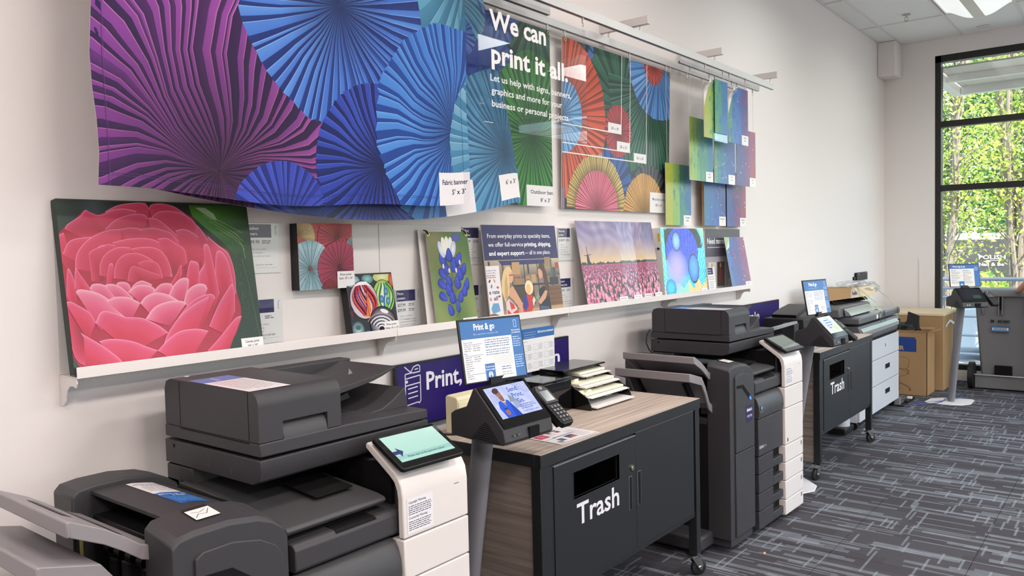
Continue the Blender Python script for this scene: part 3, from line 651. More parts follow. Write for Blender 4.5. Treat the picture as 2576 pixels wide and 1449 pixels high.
# ---- camellia canvas
SIL = [(-0.007, 0.41), (0.018, 0.437), (0.048, 0.459), (0.067, 0.478), (0.081, 0.489), (0.096, 0.481), (0.115, 0.474), (0.157, 0.489), (0.201, 0.511), (0.268, 0.516), (0.277, 0.497), (0.287, 0.511), (0.322, 0.515), (0.381, 0.494), (0.42, 0.47), (0.434, 0.447), (0.467, 0.409), (0.512, 0.373), (0.538, 0.357), (0.55, 0.273), (0.549, 0.226), (0.559, 0.168), (0.555, 0.122), (0.528, 0.072), (0.483, 0.031), (0.408, -0.0), (0.203, -0.027), (0.068, -0.021), (0.021, 0.012), (0.001, 0.058), (-0.013, 0.121), (-0.017, 0.235), (-0.017, 0.322)]
PET = [(1,[(0.138,0.484),(0.182,0.506),(0.239,0.515),(0.268,0.512),(0.276,0.497)],(0.255,0.409)),(1,[(0.276,0.497),(0.285,0.51),(0.317,0.515),(0.357,0.508),(0.384,0.492),(0.4,0.477)],(0.304,0.409)),(1,[(0.018,0.43),(0.025,0.443),(0.048,0.459),(0.066,0.471),(0.081,0.488),(0.096,0.481),(0.117,0.473),(0.138,0.479),(0.161,0.49),(0.199,0.495),(0.236,0.488)],(0.164,0.354)),(1,[(0.282,0.47),(0.309,0.488),(0.35,0.491),(0.39,0.482),(0.419,0.462),(0.433,0.44),(0.439,0.409)],(0.297,0.351)),(1,[(0.132,0.43),(0.167,0.459),(0.211,0.476),(0.254,0.479),(0.269,0.467)],(0.22,0.353)),(1,[(0.269,0.467),(0.301,0.463),(0.342,0.429),(0.383,0.384),(0.404,0.344),(0.42,0.321)],(0.294,0.322)),(1,[(-0.013,0.353),(-0.009,0.397),(0.002,0.414),(0.014,0.419)],(0.037,0.276)),(1,[(0.004,0.357),(0.024,0.392),(0.051,0.403),(0.09,0.407)],(0.103,0.291)),(1,[(0.034,0.312),(0.041,0.352),(0.066,0.387),(0.104,0.414),(0.145,0.428),(0.182,0.431)],(0.157,0.289)),(1,[(0.182,0.431),(0.211,0.436),(0.253,0.429),(0.284,0.405)],(0.216,0.324)),(1,[(0.238,0.429),(0.278,0.436),(0.322,0.426),(0.345,0.414),(0.376,0.369)],(0.294,0.322)),(1,[(0.357,0.427),(0.389,0.432),(0.424,0.414),(0.457,0.381),(0.463,0.368)],(0.378,0.26)),(1,[(0.434,0.447),(0.456,0.414),(0.483,0.363),(0.496,0.296),(0.493,0.229)],(0.428,0.157)),(1,[(0.467,0.409),(0.501,0.378),(0.537,0.346),(0.551,0.283),(0.547,0.211)],(0.452,0.13)),(1,[(0.099,0.369),(0.113,0.38),(0.145,0.384),(0.166,0.375)],(0.148,0.289)),(1,[(0.077,0.274),(0.077,0.333),(0.081,0.362),(0.122,0.38),(0.126,0.375)],(0.11,0.272)),(1,[(0.15,0.389),(0.197,0.4),(0.257,0.402),(0.302,0.387),(0.328,0.353),(0.333,0.311),(0.326,0.277)],(0.217,0.286)),(1,[(0.293,0.4),(0.324,0.402),(0.352,0.385),(0.38,0.364),(0.383,0.32)],(0.329,0.282)),(1,[(0.101,0.291),(0.107,0.327),(0.128,0.357),(0.166,0.375),(0.203,0.373)],(0.173,0.27)),(1,[(0.203,0.369),(0.246,0.375),(0.285,0.37),(0.312,0.346),(0.326,0.302),(0.323,0.277)],(0.24,0.285)),(1,[(0.142,0.28),(0.148,0.312),(0.167,0.342),(0.197,0.355),(0.234,0.352),(0.27,0.332)],(0.21,0.268)),(1,[(0.221,0.324),(0.246,0.331),(0.279,0.325),(0.291,0.303),(0.295,0.274)],(0.238,0.266)),(1,[(0.182,0.269),(0.19,0.297),(0.204,0.315),(0.233,0.305),(0.289,0.283)],(0.228,0.258)),(2,[(0.002,0.233),(0.009,0.295),(0.016,0.314),(0.027,0.281),(0.029,0.241)],(0.022,0.179)),(2,[(0.027,0.258),(0.034,0.312),(0.047,0.293),(0.074,0.245)],(0.059,0.203)),(2,[(0.399,0.179),(0.417,0.278),(0.444,0.318),(0.448,0.374),(0.464,0.378),(0.473,0.332),(0.485,0.214)],(0.455,0.155)),(2,[(0.477,0.276),(0.492,0.352),(0.515,0.352),(0.533,0.315),(0.54,0.242)],(0.502,0.172)),(2,[(0.365,0.241),(0.39,0.319),(0.407,0.325),(0.422,0.313),(0.417,0.258)],(0.383,0.18)),(2,[(0.118,0.263),(0.123,0.29),(0.133,0.322),(0.144,0.322),(0.139,0.29)],(0.128,0.235)),(2,[(0.309,0.244),(0.339,0.281),(0.361,0.315),(0.359,0.281)],(0.334,0.242)),(3,[(0.148,0.252),(0.15,0.265),(0.168,0.268),(0.185,0.26),(0.19,0.241)],(0.166,0.214)),(3,[(0.188,0.241),(0.199,0.257),(0.224,0.269),(0.247,0.261),(0.258,0.254)],(0.223,0.22)),(3,[(0.068,0.252),(0.078,0.265),(0.104,0.264),(0.125,0.249),(0.14,0.225)],(0.105,0.191)),(3,[(0.113,0.261),(0.135,0.263),(0.161,0.251),(0.194,0.217)],(0.163,0.187)),(3,[(0.18,0.236),(0.208,0.254),(0.237,0.255),(0.26,0.246),(0.266,0.234)],(0.22,0.192)),(3,[(0.258,0.232),(0.285,0.255),(0.316,0.256),(0.327,0.243)],(0.288,0.197)),(3,[(0.305,0.215),(0.33,0.252),(0.358,0.271),(0.381,0.265),(0.371,0.226)],(0.336,0.174)),(3,[(0.353,0.192),(0.374,0.231),(0.408,0.249),(0.435,0.247),(0.443,0.232)],(0.394,0.145)),(3,[(0.029,0.241),(0.032,0.249),(0.051,0.25),(0.097,0.234),(0.137,0.198),(0.16,0.161)],(0.084,0.125)),(3,[(0.112,0.213),(0.14,0.223),(0.176,0.22),(0.203,0.207),(0.213,0.199)],(0.176,0.144)),(3,[(0.213,0.199),(0.233,0.219),(0.268,0.229),(0.306,0.22),(0.341,0.196)],(0.261,0.132)),(3,[(0.224,0.149),(0.257,0.184),(0.303,0.198),(0.344,0.198),(0.363,0.189)],(0.299,0.119)),(2,[(0.308,0.118),(0.356,0.172),(0.402,0.204),(0.452,0.214),(0.467,0.2)],(0.399,0.095)),(2,[(-0.005,0.214),(0.01,0.217),(0.037,0.2),(0.06,0.181),(0.074,0.152)],(0.047,0.097)),(2,[(0.074,0.15),(0.09,0.178),(0.113,0.181),(0.16,0.161),(0.174,0.158),(0.215,0.152),(0.26,0.127),(0.291,0.1)],(0.165,0.048)),(2,[(0.272,0.064),(0.291,0.1),(0.332,0.145),(0.383,0.18),(0.445,0.206)],(0.359,0.035)),(2,[(0.432,0.107),(0.474,0.174),(0.514,0.223),(0.537,0.242),(0.54,0.201),(0.533,0.149)],(0.488,0.071)),(2,[(0.25,0.047),(0.289,0.079),(0.332,0.101),(0.389,0.103),(0.428,0.092)],(0.332,-0.02)),(2,[(0.077,0.094),(0.103,0.098),(0.139,0.094),(0.179,0.083),(0.214,0.065),(0.25,0.048)],(0.156,-0.029)),(2,[(-0.005,0.155),(0.006,0.145),(0.04,0.115),(0.08,0.085),(0.12,0.048),(0.138,0.026)],(0.039,-0.008)),(2,[(0.417,0.028),(0.472,0.073),(0.529,0.124),(0.557,0.132)],(0.477,-0.009)),(1,[(-0.016,0.243),(-0.014,0.191),(-0.003,0.102),(0.008,0.049),(0.031,0.028)],(0.035,0.107))]
W, H = 0.630, 0.516
O, U = lean(1.005, -0.105, 1.355, -0.03, 1.866)
t = thing('canvas_print', 'large canvas print of a pink camellia flower leaning on the left end of the ledge', 'picture', (1.32, -0.09, 1.353))
cs = MB().frame(O + Vector((0, 0.036, 0)), (1, 0, 0), U, [(0, 0), (W, 0), (W, H), (0, H)], 0.036)
cs.build('canvas', mat('dark_green_canvas_edge', '2E3A33', 0.7), t, 0.003)
def bgc(u, v):
    c = mix(C('1E2023'), C('36443C'), max(0, 1 - u * 3.2)); c = mix(c, C('4A5560'), max(0, 1 - abs(u - .17 + (1 - v) * .1) * 16) * 0.7 * max(0, v * 2 - 1))
    c = mix(c, C('1E3320'), min(1, max(0, (u - .5) * 2.6))); return mix(c, C('2E5A24'), max(0, min(1, (u - .7) * 4)) * max(0, (v - .25)) * (0.6 + 0.4 * math.sin(u * 60 + v * 9)))
a = Art(W, H); a.grid(40, 30, bgc)
a.poly([(0.412, 0.513), (0.63, 0.513), (0.628, 0.36), (0.565, 0.341), (0.515, 0.393), (0.46, 0.44), (0.421, 0.475)], [C('3E6A1E'), C('1E3A1C'), C('1E3A1C'), C('24481C'), C('2F6420'), C('4C8A26'), C('4C8A26')])
a.poly([(0.435, 0.505), (0.47, 0.505), (0.50, 0.485), (0.51, 0.462), (0.49, 0.468), (0.455, 0.49)], C('9CB894'))
for k in range(4): a.line([(0.44 + k * .02, 0.50 - k * .02), (0.50 + k * .02, 0.47 - k * .022), (0.56 + k * .012, 0.44 - k * .022), (0.60, 0.42 - k * .03)], 0.0018, '7DB04A')
r_ = random.Random(3)
for k in range(60): a.ell(0.575 + r_.gauss(0, .018), 0.22 + r_.gauss(0, .07), 0.0012, 0.0012, '6E8A5A', n=5)
a.line([(0.585, 0.33), (0.60, 0.24), (0.612, 0.12), (0.622, 0.04)], 0.002, '4E7A3A')
a.poly(SIL, C('B01E3C'))
def smooth_rim(P):
    Q = []
    for i in range(len(P) - 1):
        a_, b_, c_, d_ = P[max(0, i - 1)], P[i], P[i + 1], P[min(len(P) - 1, i + 2)]
        for k in range(4):
            t_ = k / 4; Q.append(tuple(.5 * (2 * b_[m] + (c_[m] - a_[m]) * t_ + (2 * a_[m] - 5 * b_[m] + 4 * c_[m] - d_[m]) * t_ * t_ + (3 * b_[m] - a_[m] - 3 * c_[m] + d_[m]) * t_ ** 3) for m in (0, 1)))
    return Q + [P[-1]]
for k, rim, base in PET:
    rim = smooth_rim(rim)
    if k == 1: a.petal(rim, base, 'F095B0', 'DA4A70', 'C02848', '8E1630')
    elif k == 2: a.petal(rim, base, 'F6AFC2', 'E2608A', 'D02E50', 'B01C3A')
    else: a.petal(rim, base, 'F8D2DA', 'F0A0B6', 'DC5078', 'B8284A')
card(a, 0.545, 0.0, 0.63, 0.055, ['Canvas print', '24" x 20"'], 0.0085)
a.build('print', t, O, (1, 0, 0), U, 'print_satin')

# ---- information cards in clear sleeves on the back panel
def info(x0, z0, x1, z1, head, side, prices, items, label, seed=1, group=None):
    w, h = x1 - x0, z1 - z0
    t = thing('price_card', label, 'sign', ((x0 + x1) / 2, -0.006, z0)); MB().box(x0, x1, -0.0085, -0.0062, z0, z1).build('holder', 'white_board', t, 0.0008)
    a = Art(w, h, bg='F3F1F1'); hh = 0.052
    a.rect(0.004, h - hh, w * 0.78, h - 0.004, '3B3566'); a.ell(w * 0.55, h - 0.004, 0.026, 0.017, '2A2358', a0=180, a1=360, n=12)
    for i, l in enumerate(head): a.text(l, 0.010, h - 0.024 - i * 0.0195, 0.0118, 'FFFFFF', bold=0.012)
    a.text(side, w - 0.017, h - 0.010, 0.0085, '555060', rot=-PI / 2)
    y = h - hh - 0.022
    for p in prices: a.text(p, 0.010, y, 0.0135, '35323E', bold=0.012); a.greek(0.075, y + 0.008, 0.038, 2, 0.007, 0.0052, '6A6672', seed); y -= 0.022
    for i, l in enumerate(items): a.text('- ' + l, 0.018, y - i * 0.0125, 0.0062, '77737C', res=1)
    a.text('Scan here to order online', w * 0.32, 0.028, 0.0052, '44414C', res=1, bold=0.01); a.rect(w * 0.32, 0.019, w * 0.9, 0.0198, 'A8A4A8')
    a.build('print', t, (x0, -0.0086, z0)); MB().box(x0 - 0.002, x1 + 0.002, -0.0105, -0.0098, z0 - 0.003, z1).build('sleeve', 'acrylic', t)
info(1.632, 1.627, 1.78, 1.807, ['Outdoor', 'banners'], 'Banners', ['$199.99'], ['Multiple sizes available', 'Easy to transport', 'With or without grommets'], 'outdoor banners price card priced $199.99 beside the camellia canvas', 1)
info(1.632, 1.371, 1.78, 1.535, ['Canvas', 'prints'], 'Posters', ['$99.99'], ['Multiple sizes available', 'Simple finishing', 'Ready to hang', 'Stretched over wooden frame', 'Indoor use only'], 'canvas prints price card half hidden beside the camellia canvas', 2)
info(2.352, 1.371, 2.50, 1.532, ['Photo', 'posters'], 'Posters', ['$27.99', '$39.99'], ['Multiple sizes available', 'Mounted on board', 'Laminated options for glossy,', 'matte, textured, or dry erase'], 'photo posters price card with $27.99 and $39.99 on it', 3)
info(2.785, 1.624, 2.932, 1.802, ['Fabric', 'banners'], 'Banners', ['$99.99'], ['One size', '5x8, 3x6, 3x10', 'For festivals and events', 'Hemmed edges', 'Includes pole options', 'premium fabric'], 'fabric banners price card behind the top of the bluebonnet banner', 4)
info(2.775, 1.371, 2.921, 1.530, ['Table top', 'banners'], 'Banners', ['$39.99'], ['For events', 'Printed on vinyl', 'or fabric, indoor or outdoor'], 'table top banners price card low behind the bluebonnet banner', 5)
info(3.553, 1.624, 3.70, 1.803, ['Mounted', 'posters'], 'Posters', ['$148.99'], ['Multiple sizes', '18x24, 24x36, 36x48', 'Great for indoor use', 'Sturdy and lightweight', 'With or without lamination'], 'mounted posters price card priced $148.99 left of the tulip prints', 6)
info(3.550, 1.371, 3.696, 1.530, ['Custom', 'metal prints'], 'Posters', ['$84.99'], ['Sizes available', '11x14, 16x20, 20x30', 'Satin, gloss, matte', 'Hardware included', 'Available with or without stand'], 'custom metal prints price card low beside the tulip prints', 7)

# ---- paper parasols photo poster (deep black block fixed on the panel)
t = thing('photo_poster', 'square photo of red and blue paper parasols mounted on a black block above the ledge', 'picture', (1.96, -0.006, 1.557))
MB().box(1.830, 2.089, -0.050, -0.0055, 1.557, 1.806).build('block', 'black_plastic', t, 0.001)
a = Art(0.259, 0.249, bg='B03030')
a.grid(6, 6, lambda u, v: mix(C('A02A30'), C('D0503C'), v))
def parasol(cx, cy, R, n, c1, c2, rib, a0=0, a1=360, seed=1):
    r = random.Random(seed); a.L += 1
    for i in range(n):
        t0, t1 = math.radians(a0 + (a1 - a0) * i / n), math.radians(a0 + (a1 - a0) * (i + 1) / n); tm = (t0 + t1) / 2
        P = [(cx + R * math.cos(t0), cy + R * math.sin(t0)), (cx + R * .985 * math.cos(tm), cy + R * .985 * math.sin(tm)), (cx + R * math.cos(t1), cy + R * math.sin(t1))]
        k = r.random(); col = mix(C(c1), C(c2), k)
        a.poly([(cx, cy), P[0], P[1]], [mix(col, C(rib), .5), col, col], False); a.poly([(cx, cy), P[1], P[2]], [mix(col, C(rib), .5), mix(col, C(c2), .4), mix(col, C(c2), .4)], False)
    for k in range(n * 4):
        t_ = math.radians(r.uniform(a0, a1)); q = R * r.uniform(.2, .95); a.ell(cx + q * math.cos(t_), cy + q * math.sin(t_), .0022, .0012, mixh(c2, rib), n=5, rot=r.random() * 3)
    for i in range(n + 1):
        t0 = math.radians(a0 + (a1 - a0) * i / n); a.line([(cx, cy), (cx + R * math.cos(t0), cy + R * math.sin(t0))], .0011, rib)
parasol(0.005, 0.20, 0.075, 20, 'F2DCA4', 'E0C07A', '8A6A2A', -20, 120, 2)
parasol(0.17, 0.252, 0.095, 18, 'DC4038', 'C83440', '5A1A1C', 170, 370, 3)
parasol(0.19, 0.19, 0.10, 20, 'D8483A', 'C03050', '6A2020', 20, 200, 4)
parasol(0.265, 0.16, 0.04, 16, 'C8D8E4', '98A8B8', '404858', 90, 270, 5)
parasol(0.052, 0.080, 0.107, 26, 'B8D4DC', '88B4C0', '3A6068', 0, 360, 6)
a.ell(0.052, 0.080, 0.008, 0.008, '9A2A2A')
parasol(0.190, 0.078, 0.105, 26, '9A2850', 'B02C4C', '40101E', 0, 360, 7)
parasol(0.165, -0.03, 0.075, 22, 'A03040', '8A2434', '3A1018', 30, 150, 8)
card(a, 0.174, 0.0, 0.259, 0.065, ['Photo poster', 'Satin: 18" x 18"'], 0.0085)
a.build('print', t, (1.830, -0.0502, 1.557), m='print_satin')

# ---- glass marbles photo poster
O, U = lean(2.047, -0.092, 1.354, -0.052, 1.603)
t = thing('photo_poster', 'glossy photo of striped glass marbles on a black block standing on the ledge', 'picture', (2.17, -0.07, 1.353)); W, H = 0.244, 0.252
MB().frame(O + Vector((0, 0.04, 0)), (1, 0, 0), U, [(0, 0), (W, 0), (W, H), (0, H)], 0.04).build('block', 'black_plastic', t, 0.001)
a = Art(W, H); a.grid(16, 16, lambda u, v: mix(mix(C('1A1E28'), C('6E8E9C'), v), C('E8F0E8'), max(0, math.sin(u * 14 + v * 9) * math.sin(v * 11 - u * 4)) * v * .9))
a.ell(0.19, 0.24, .05, .022, 'C8D060', 'F4F4D0'); a.ell(0.03, 0.23, .04, .025, '7A9AB0', 'E8F0F4'); a.ell(.11, .235, .03, .02, '4A8A8A', 'A8D8D0'); a.ell(.235, .225, .012, .03, 'B04A3A', 'E08A6A')
def ball(cx, cy, rx, ry, rim, core):
    a.ell(cx, cy, rx, ry, '14161C', n=30); a.ell(cx, cy, rx * .965, ry * .965, rim, core, n=30)
def swirl(cx, cy, rx, ry, n, cols, tw, w0):
    """ribbons that fan out from a pole inside the ball"""
    for k in range(n):
        P = []; t0 = -1.2 + 2.4 * k / (n - 1)
        for i in range(10):
            s_ = i / 9; an = t0 + tw * (s_ - .5); P.append((cx + rx * (.10 * (1 - s_) + .86 * math.sin(an) * math.sin(PI * (.12 + .76 * s_))), cy - ry * .80 + ry * 1.6 * s_))
        a.line(P, w0, cols[k % len(cols)])
ball(0.186, 0.160, 0.058, 0.070, 'A8D060', 'F0F8E0'); swirl(.186, .160, .058, .070, 9, ['5AAC34', 'D0ECA0', '2E7A40', 'F0F8E0', '3A80B0', '8ED050'], .8, .008)
for x, y in ((.205, .14), (.172, .15), (.20, .18)): a.ell(x, y, .012, .016, '2E6A9A', '8AC0E0', n=12)
ball(0.078, 0.152, 0.072, 0.078, 'D8C0CC', 'F4E8EC'); swirl(.078, .152, .072, .078, 12, ['8A2A5A', 'E86038', '2A1830', 'C83048', '6A3A8A', 'E84A3A', '3A1A2A', 'F0D0D8'], -1.1, .0085)
a.poly([(.075, .085), (.088, .13), (.098, .19), (.108, .13), (.10, .085)], C('F08A4A')); a.line([(.08, .09), (.10, .20)], .003, '8A1A2A'); a.line([(.095, .085), (.085, .19)], .003, 'B83028')
a.poly([(.03, .205), (.06, .224), (.10, .226), (.125, .205), (.10, .212), (.06, .212)], C('FFFFFF'))
ball(0.162, 0.052, 0.072, 0.070, '2A2440', 'E8E8F0')
for k in range(9):
    R_ = .014 + k * .0065; P = [(0.150 + R_ * 1.25 * math.cos(q), 0.028 + R_ * math.sin(q)) for q in [-.3 + i * .32 for i in range(10)]]; a.line(P, .0034, ('F4F4F8', '14141E')[k % 2] if k < 7 else ('C8A060', '3A3A8A')[k % 2])
a.ell(.15, .030, .014, .010, '101018'); a.ell(.175, .10, .022, .008, 'F4F6F8', rot=-.3)
ball(0.030, 0.035, 0.034, 0.036, '2A4A5A', 'B8D0D8'); a.ell(.03, .045, .014, .010, '3A6A50'); ball(0.075, -0.004, 0.038, 0.034, '3A70A8', 'E0ECF4'); ball(0.012, -.002, .02, .022, '2A78B0', '8AC8F0')
a.ell(0.008, .10, .012, .03, '2A1820', '5A2A30')
card(a, 0.166, 0.0, W, 0.057, ['Photo poster', 'Gloss: 16" x 10"'], 0.0085)
a.build('print', t, O, (1, 0, 0), U, 'print_gloss')

# ---- bluebonnet table top banner on its stand
O, U = lean(2.502, -0.104, 1.356, -0.045, 1.800)
t = thing('table_top_banner', 'tall table top banner with a blue lupine flower hung from two grommets', 'banner', (2.64, -0.08, 1.353)); W, H = 0.270, 0.425
MB().frame(O + Vector((0, 0.002, 0)), (1, 0, 0), U, [(0, 0), (W, 0), (W, H), (0, H)], 0.002).build('sheet', 'white_board', t)
MB().frame(O + Vector((-0.03, 0.03, 0)), (1, 0, 0), U, [(0, 0), (W - .0, 0), (W - .02, H + .008), (0.01, H + .008)], 0.004).build('back_stand', 'white_board', t, 0.001)
a = Art(W, H); a.grid(14, 20, lambda u, v: mix(mix(C('5A7A34'), C('8A9A5A'), .5 + .5 * math.sin(u * 7 + v * 5)), mix(C('4E7030'), C('A8906A'), max(0, v - .3) * max(0, math.sin(u * 5 + 1))), v * .8))
a.ell(.19, .40, .03, .02, '4A58A0', '5A60A8'); 
a.line([(.152, .0), (.146, .07), (.140, .16), (.136, .25), (.132, .34)], .007, '6A5E56')
for p in (((.140, .12), (.115, .10)), ((.14, .15), (.175, .17)), ((.138, .20), (.17, .21)), ((.136, .22), (.10, .19)), ((.146, .06), (.13, .04)), ((.15, .05), (.17, .08))): a.line(list(p), .003, '4A4450')
def blub(x, y, rx, ry, rot):
    big, sm = max(rx, ry) * .92, min(rx, ry) * .95; ro = rot if rx >= ry else rot + PI / 2; cr, sr = math.cos(ro), math.sin(ro)
    def sh(k): return [(x + big * k * math.cos(q) * cr - sm * k * math.sin(q) * (1 - .35 * math.cos(q)) * sr, y + big * k * math.cos(q) * sr + sm * k * math.sin(q) * (1 - .35 * math.cos(q)) * cr) for q in [i / 18 * 2 * PI for i in range(18)]]
    P = sh(1.0); a.poly(sh(1.09), C('10144A'))
    a.L += 1
    for i in range(18):
        q = i / 18 * 2 * PI; c1 = mix(C('1C2890'), C('3850D0'), .5 + .5 * math.sin(q + 1)); a.poly([(x, y), P[i], P[(i + 1) % 18]], [C('3448C8'), c1, c1], False)
    a.line([(x - big * .8 * cr, y - big * .8 * sr), (x + sm * .15 * sr, y - sm * .15 * cr), (x + big * .85 * cr, y + big * .85 * sr)], .0013, '6478E0'); a.line([(x - big * .3 * cr - sm * .5 * sr, y - big * .3 * sr + sm * .5 * cr), (x + big * .5 * cr - sm * .35 * sr, y + big * .5 * sr + sm * .35 * cr)], .001, '18207A')
for x, y, rx, ry, ro in ((.075, .235, .030, .018, -.9), (.065, .19, .030, .020, -.7), (.062, .135, .028, .019, -.6), (.11, .20, .02, .03, .2), (.105, .165, .022, .030, .3), (.215, .255, .020, .030, -.5), (.225, .185, .018, .030, -.35), (.205, .155, .018, .028, -.3), (.185, .235, .022, .034, .3), (.165, .195, .02, .03, .1), (.10, .265, .02, .034, .35), (.155, .275, .022, .036, -.1), (.19, .30, .02, .034, -.5), (.10, .075, .018, .028, .3), (.15, .09, .012, .03, 0), (.12, .13, .02, .03, .2), (.175, .13, .016, .028, -.2), (.085, .30, .02, .03, .5)): blub(x, y, rx, ry, ro)
for x, y, rx, ry, ro, c in ((.085, .345, .018, .040, .35, 'C0C8EC'), (.105, .36, .016, .042, .15, 'F0F2E0'), (.125, .365, .015, .040, 0, 'F4F4D8'), (.145, .36, .016, .042, -.15, 'F0F0F0'), (.16, .345, .018, .040, -.35, 'B8C0E8')): a.ell(x, y, rx, ry, c, 'F8F8F4', n=14, rot=ro)
blub(.13, .32, .02, .032, 0)
for x, y in ((.085, .27), (.165, .25), (.195, .285), (.12, .25)): a.ell(x, y, .006, .012, 'F0D8D8', n=8)
card(a, 0.172, 0.0, W, 0.032, ['Table top banners', '11" x 17"'], 0.0065)
a.build('print', t, O, (1, 0, 0), U, 'print_vinyl')
for sx in (0.012, W - 0.012):
    g = MB(); c = O + Vector((sx, -0.003, 0)) + U * (H - 0.012)
    g.loft([[(c.x + rr * math.cos(a_ / 12 * 2 * PI), c.y + dy, c.z + rr * math.sin(a_ / 12 * 2 * PI)) for a_ in range(12)] for rr, dy in ((0.0095, 0.002), (0.0085, -0.001), (0.0045, -0.001), (0.0045, 0.002))], cap=False); gg = g.build('grommet', 'brass', t, smooth=True)
    MB().tube([c + Vector((0, 0.004, -0.002)), c + Vector((-0.003, -0.004, 0.004)), c + Vector((-0.006, 0.002, 0.014)), c + Vector((-0.007, 0.02, 0.018))], 0.003, 7).build('hook', 'rubber', t, smooth=True)

# ---- sign with the photo of the counter
O, U = lean(2.863, -0.104, 1.355, -0.055, 1.811)
t = thing('counter_sign', 'purple-topped sign with white text above a photo of two women at a counter', 'sign', (3.15, -0.08, 1.353)); W, H = 0.595, 0.458
MB().frame(O + Vector((0, 0.005, 0)), (1, 0, 0), U, [(0, 0), (W, 0), (W, H), (0, H)], 0.005).build('board', 'white_board', t, 0.0008)
a = Art(W, H, bg='352D5C'); ph = 0.288
x0 = .038
a.text('From everyday prints to specialty items,', x0, .395, .0215, 'FFFFFF', .505, .003); a.text('we offer full-service', x0, .353, .0215, 'FFFFFF', .27, .003); a.text('printing, shipping,', .317, .353, .0215, 'FFFFFF', .225, .022)
a.text('and expert support', x0, .311, .0215, 'FFFFFF', .272, .022); a.text('\u2014 all in one place.', .315, .311, .0215, 'FFFFFF', .215, .003)
# photo
a.rect(0, 0, W, ph, '8A7A6C'); a.poly([(0, ph), (W, ph), (W, .2), (0, .19)], [C('B8A890'), C('C8B898'), C('5A5450'), C('6A625A')])
for k in range(6): a.rect(.02 + k * .1, .215, .035 + k * .1, .283, ('4A4440', '6A5A48', '9A8A70')[k % 3])
a.poly([(.10, .285), (.5, .285), (.49, .262), (.12, .262)], C('3A3468'))
for x in (.19, .29, .40, .46, .52): a.rect(x, .13, x + .006, .285, '2E2C2C')
for x, y, s, c in ((.215, .165, .05, 'A87C50'), (.20, .215, .06, 'C09A6A'), (.30, .17, .036, 'B88A5A'), (.345, .17, .04, 'C09868'), (.51, .19, .03, '6A6864'), (.47, .245, .05, 'A08460'), (.56, .235, .03, 'B04A3C')): a.rect(x, y, x + s, y + s * 1.0, c)
a.text('FedEx', .222, .195, .010, '4A2A7A', .04, .02); a.text('FedEx', .305, .183, .007, '4A2A7A', .027, .02)
a.rect(.19, .155, .50, .163, '2A2828'); a.rect(.20, .06, .36, .155, '4A3E36'); a.rect(.49, .03, .595, .145, '7A5438')
for k in range(5): a.rect(.49, .03 + k * .024, .595, .032 + k * .024, '4A3220')
a.rect(.50, .15, .575, .19, '3A3A40'); a.rect(.53, .19, .56, .24, '55555A')
a.rect(.0, .0, .60, .045, 'B08A64')
a.poly([(.20, .04), (.6, .04), (.6, .0), (.25, .0)], C('C0A078'))
# banner stand at the left
a.rect(0.0, 0.0, .10, .262, 'E8E4E6'); a.text('an ship for less', .002, .237, .007, '35305A', .072, .01); a.text('at the Post Office.', .002, .225, .007, '35305A', .068, .01)
a.greek(.002, .214, .07, 2, .009, .006, 'C04040', 3); a.text('e rate', .008, .128, .020, '2A2458', .076, .02); a.text("s", .008, .098, .020, 'C83A40', .014, .02); a.text("all", .038, .098, .020, '2A2458', .030, .02)
for x, y, c in ((.02, .19, '3A3A70'), (.055, .19, 'C8A078'), (.03, .165, '707890'), (.075, .158, 'C06030'), (.08, .115, 'B05030')): a.ell(x, y, .010, .006, c, n=8, rot=x * 40)
a.poly([(.012, .06), (.03, .085), (.07, .083), (.078, .045), (.02, .035)], C('6AA0C8')); a.rect(.0, .0, .045, .035, '8A5A38'); a.rect(.04, .0, .06, .03, '2A2020')
# woman on the left
a.poly([(.11, .0), (.12, .10), (.15, .115), (.185, .09), (.24, .03), (.30, .012), (.315, .028), (.25, .075), (.205, .14), (.19, .16), (.12, .13)], C('D8A080'))
a.poly([(.12, .0), (.125, .085), (.15, .10), (.20, .06), (.225, .0)], C('D8D0CC'))
for p in ([(.125, .0), (.13, .05), (.155, .03), (.15, .0)], [(.15, .09), (.16, .045), (.19, .05), (.185, .07)], [(.17, .03), (.20, .0), (.225, .0), (.21, .045)]): a.poly(p, C('D83C30'))
a.ell(.178, .208, .024, .034, 'E0A888', n=16); a.poly([(.10, .14), (.108, .19), (.13, .235), (.16, .258), (.185, .25), (.197, .232), (.175, .225), (.165, .20), (.168, .17), (.155, .12), (.12, .085)], C('E2C48C'))
a.poly([(.12, .10), (.13, .18), (.15, .22), (.152, .15), (.14, .10)], C('C8A268')); a.line([(.17, .213), (.203, .213)], .004, '6A2028')
# woman on the right
a.poly([(.385, .0), (.39, .08), (.40, .13), (.44, .15), (.485, .12), (.49, .0)], C('2A2830')); a.poly([(.39, .0), (.395, .05), (.47, .04), (.485, .0)], C('4A5A7A'))
a.ell(.425, .215, .020, .03, 'D8A284', n=16); a.poly([(.408, .235), (.42, .262), (.455, .262), (.475, .22), (.49, .13), (.475, .085), (.455, .10), (.447, .19), (.44, .225), (.42, .238)], C('5A3E2E'))
a.poly([(.38, .07), (.40, .055), (.45, .085), (.47, .12), (.45, .125), (.42, .10)], C('D8A080')); a.poly([(.365, .09), (.385, .075), (.40, .095), (.385, .12)], C('8AA080'))
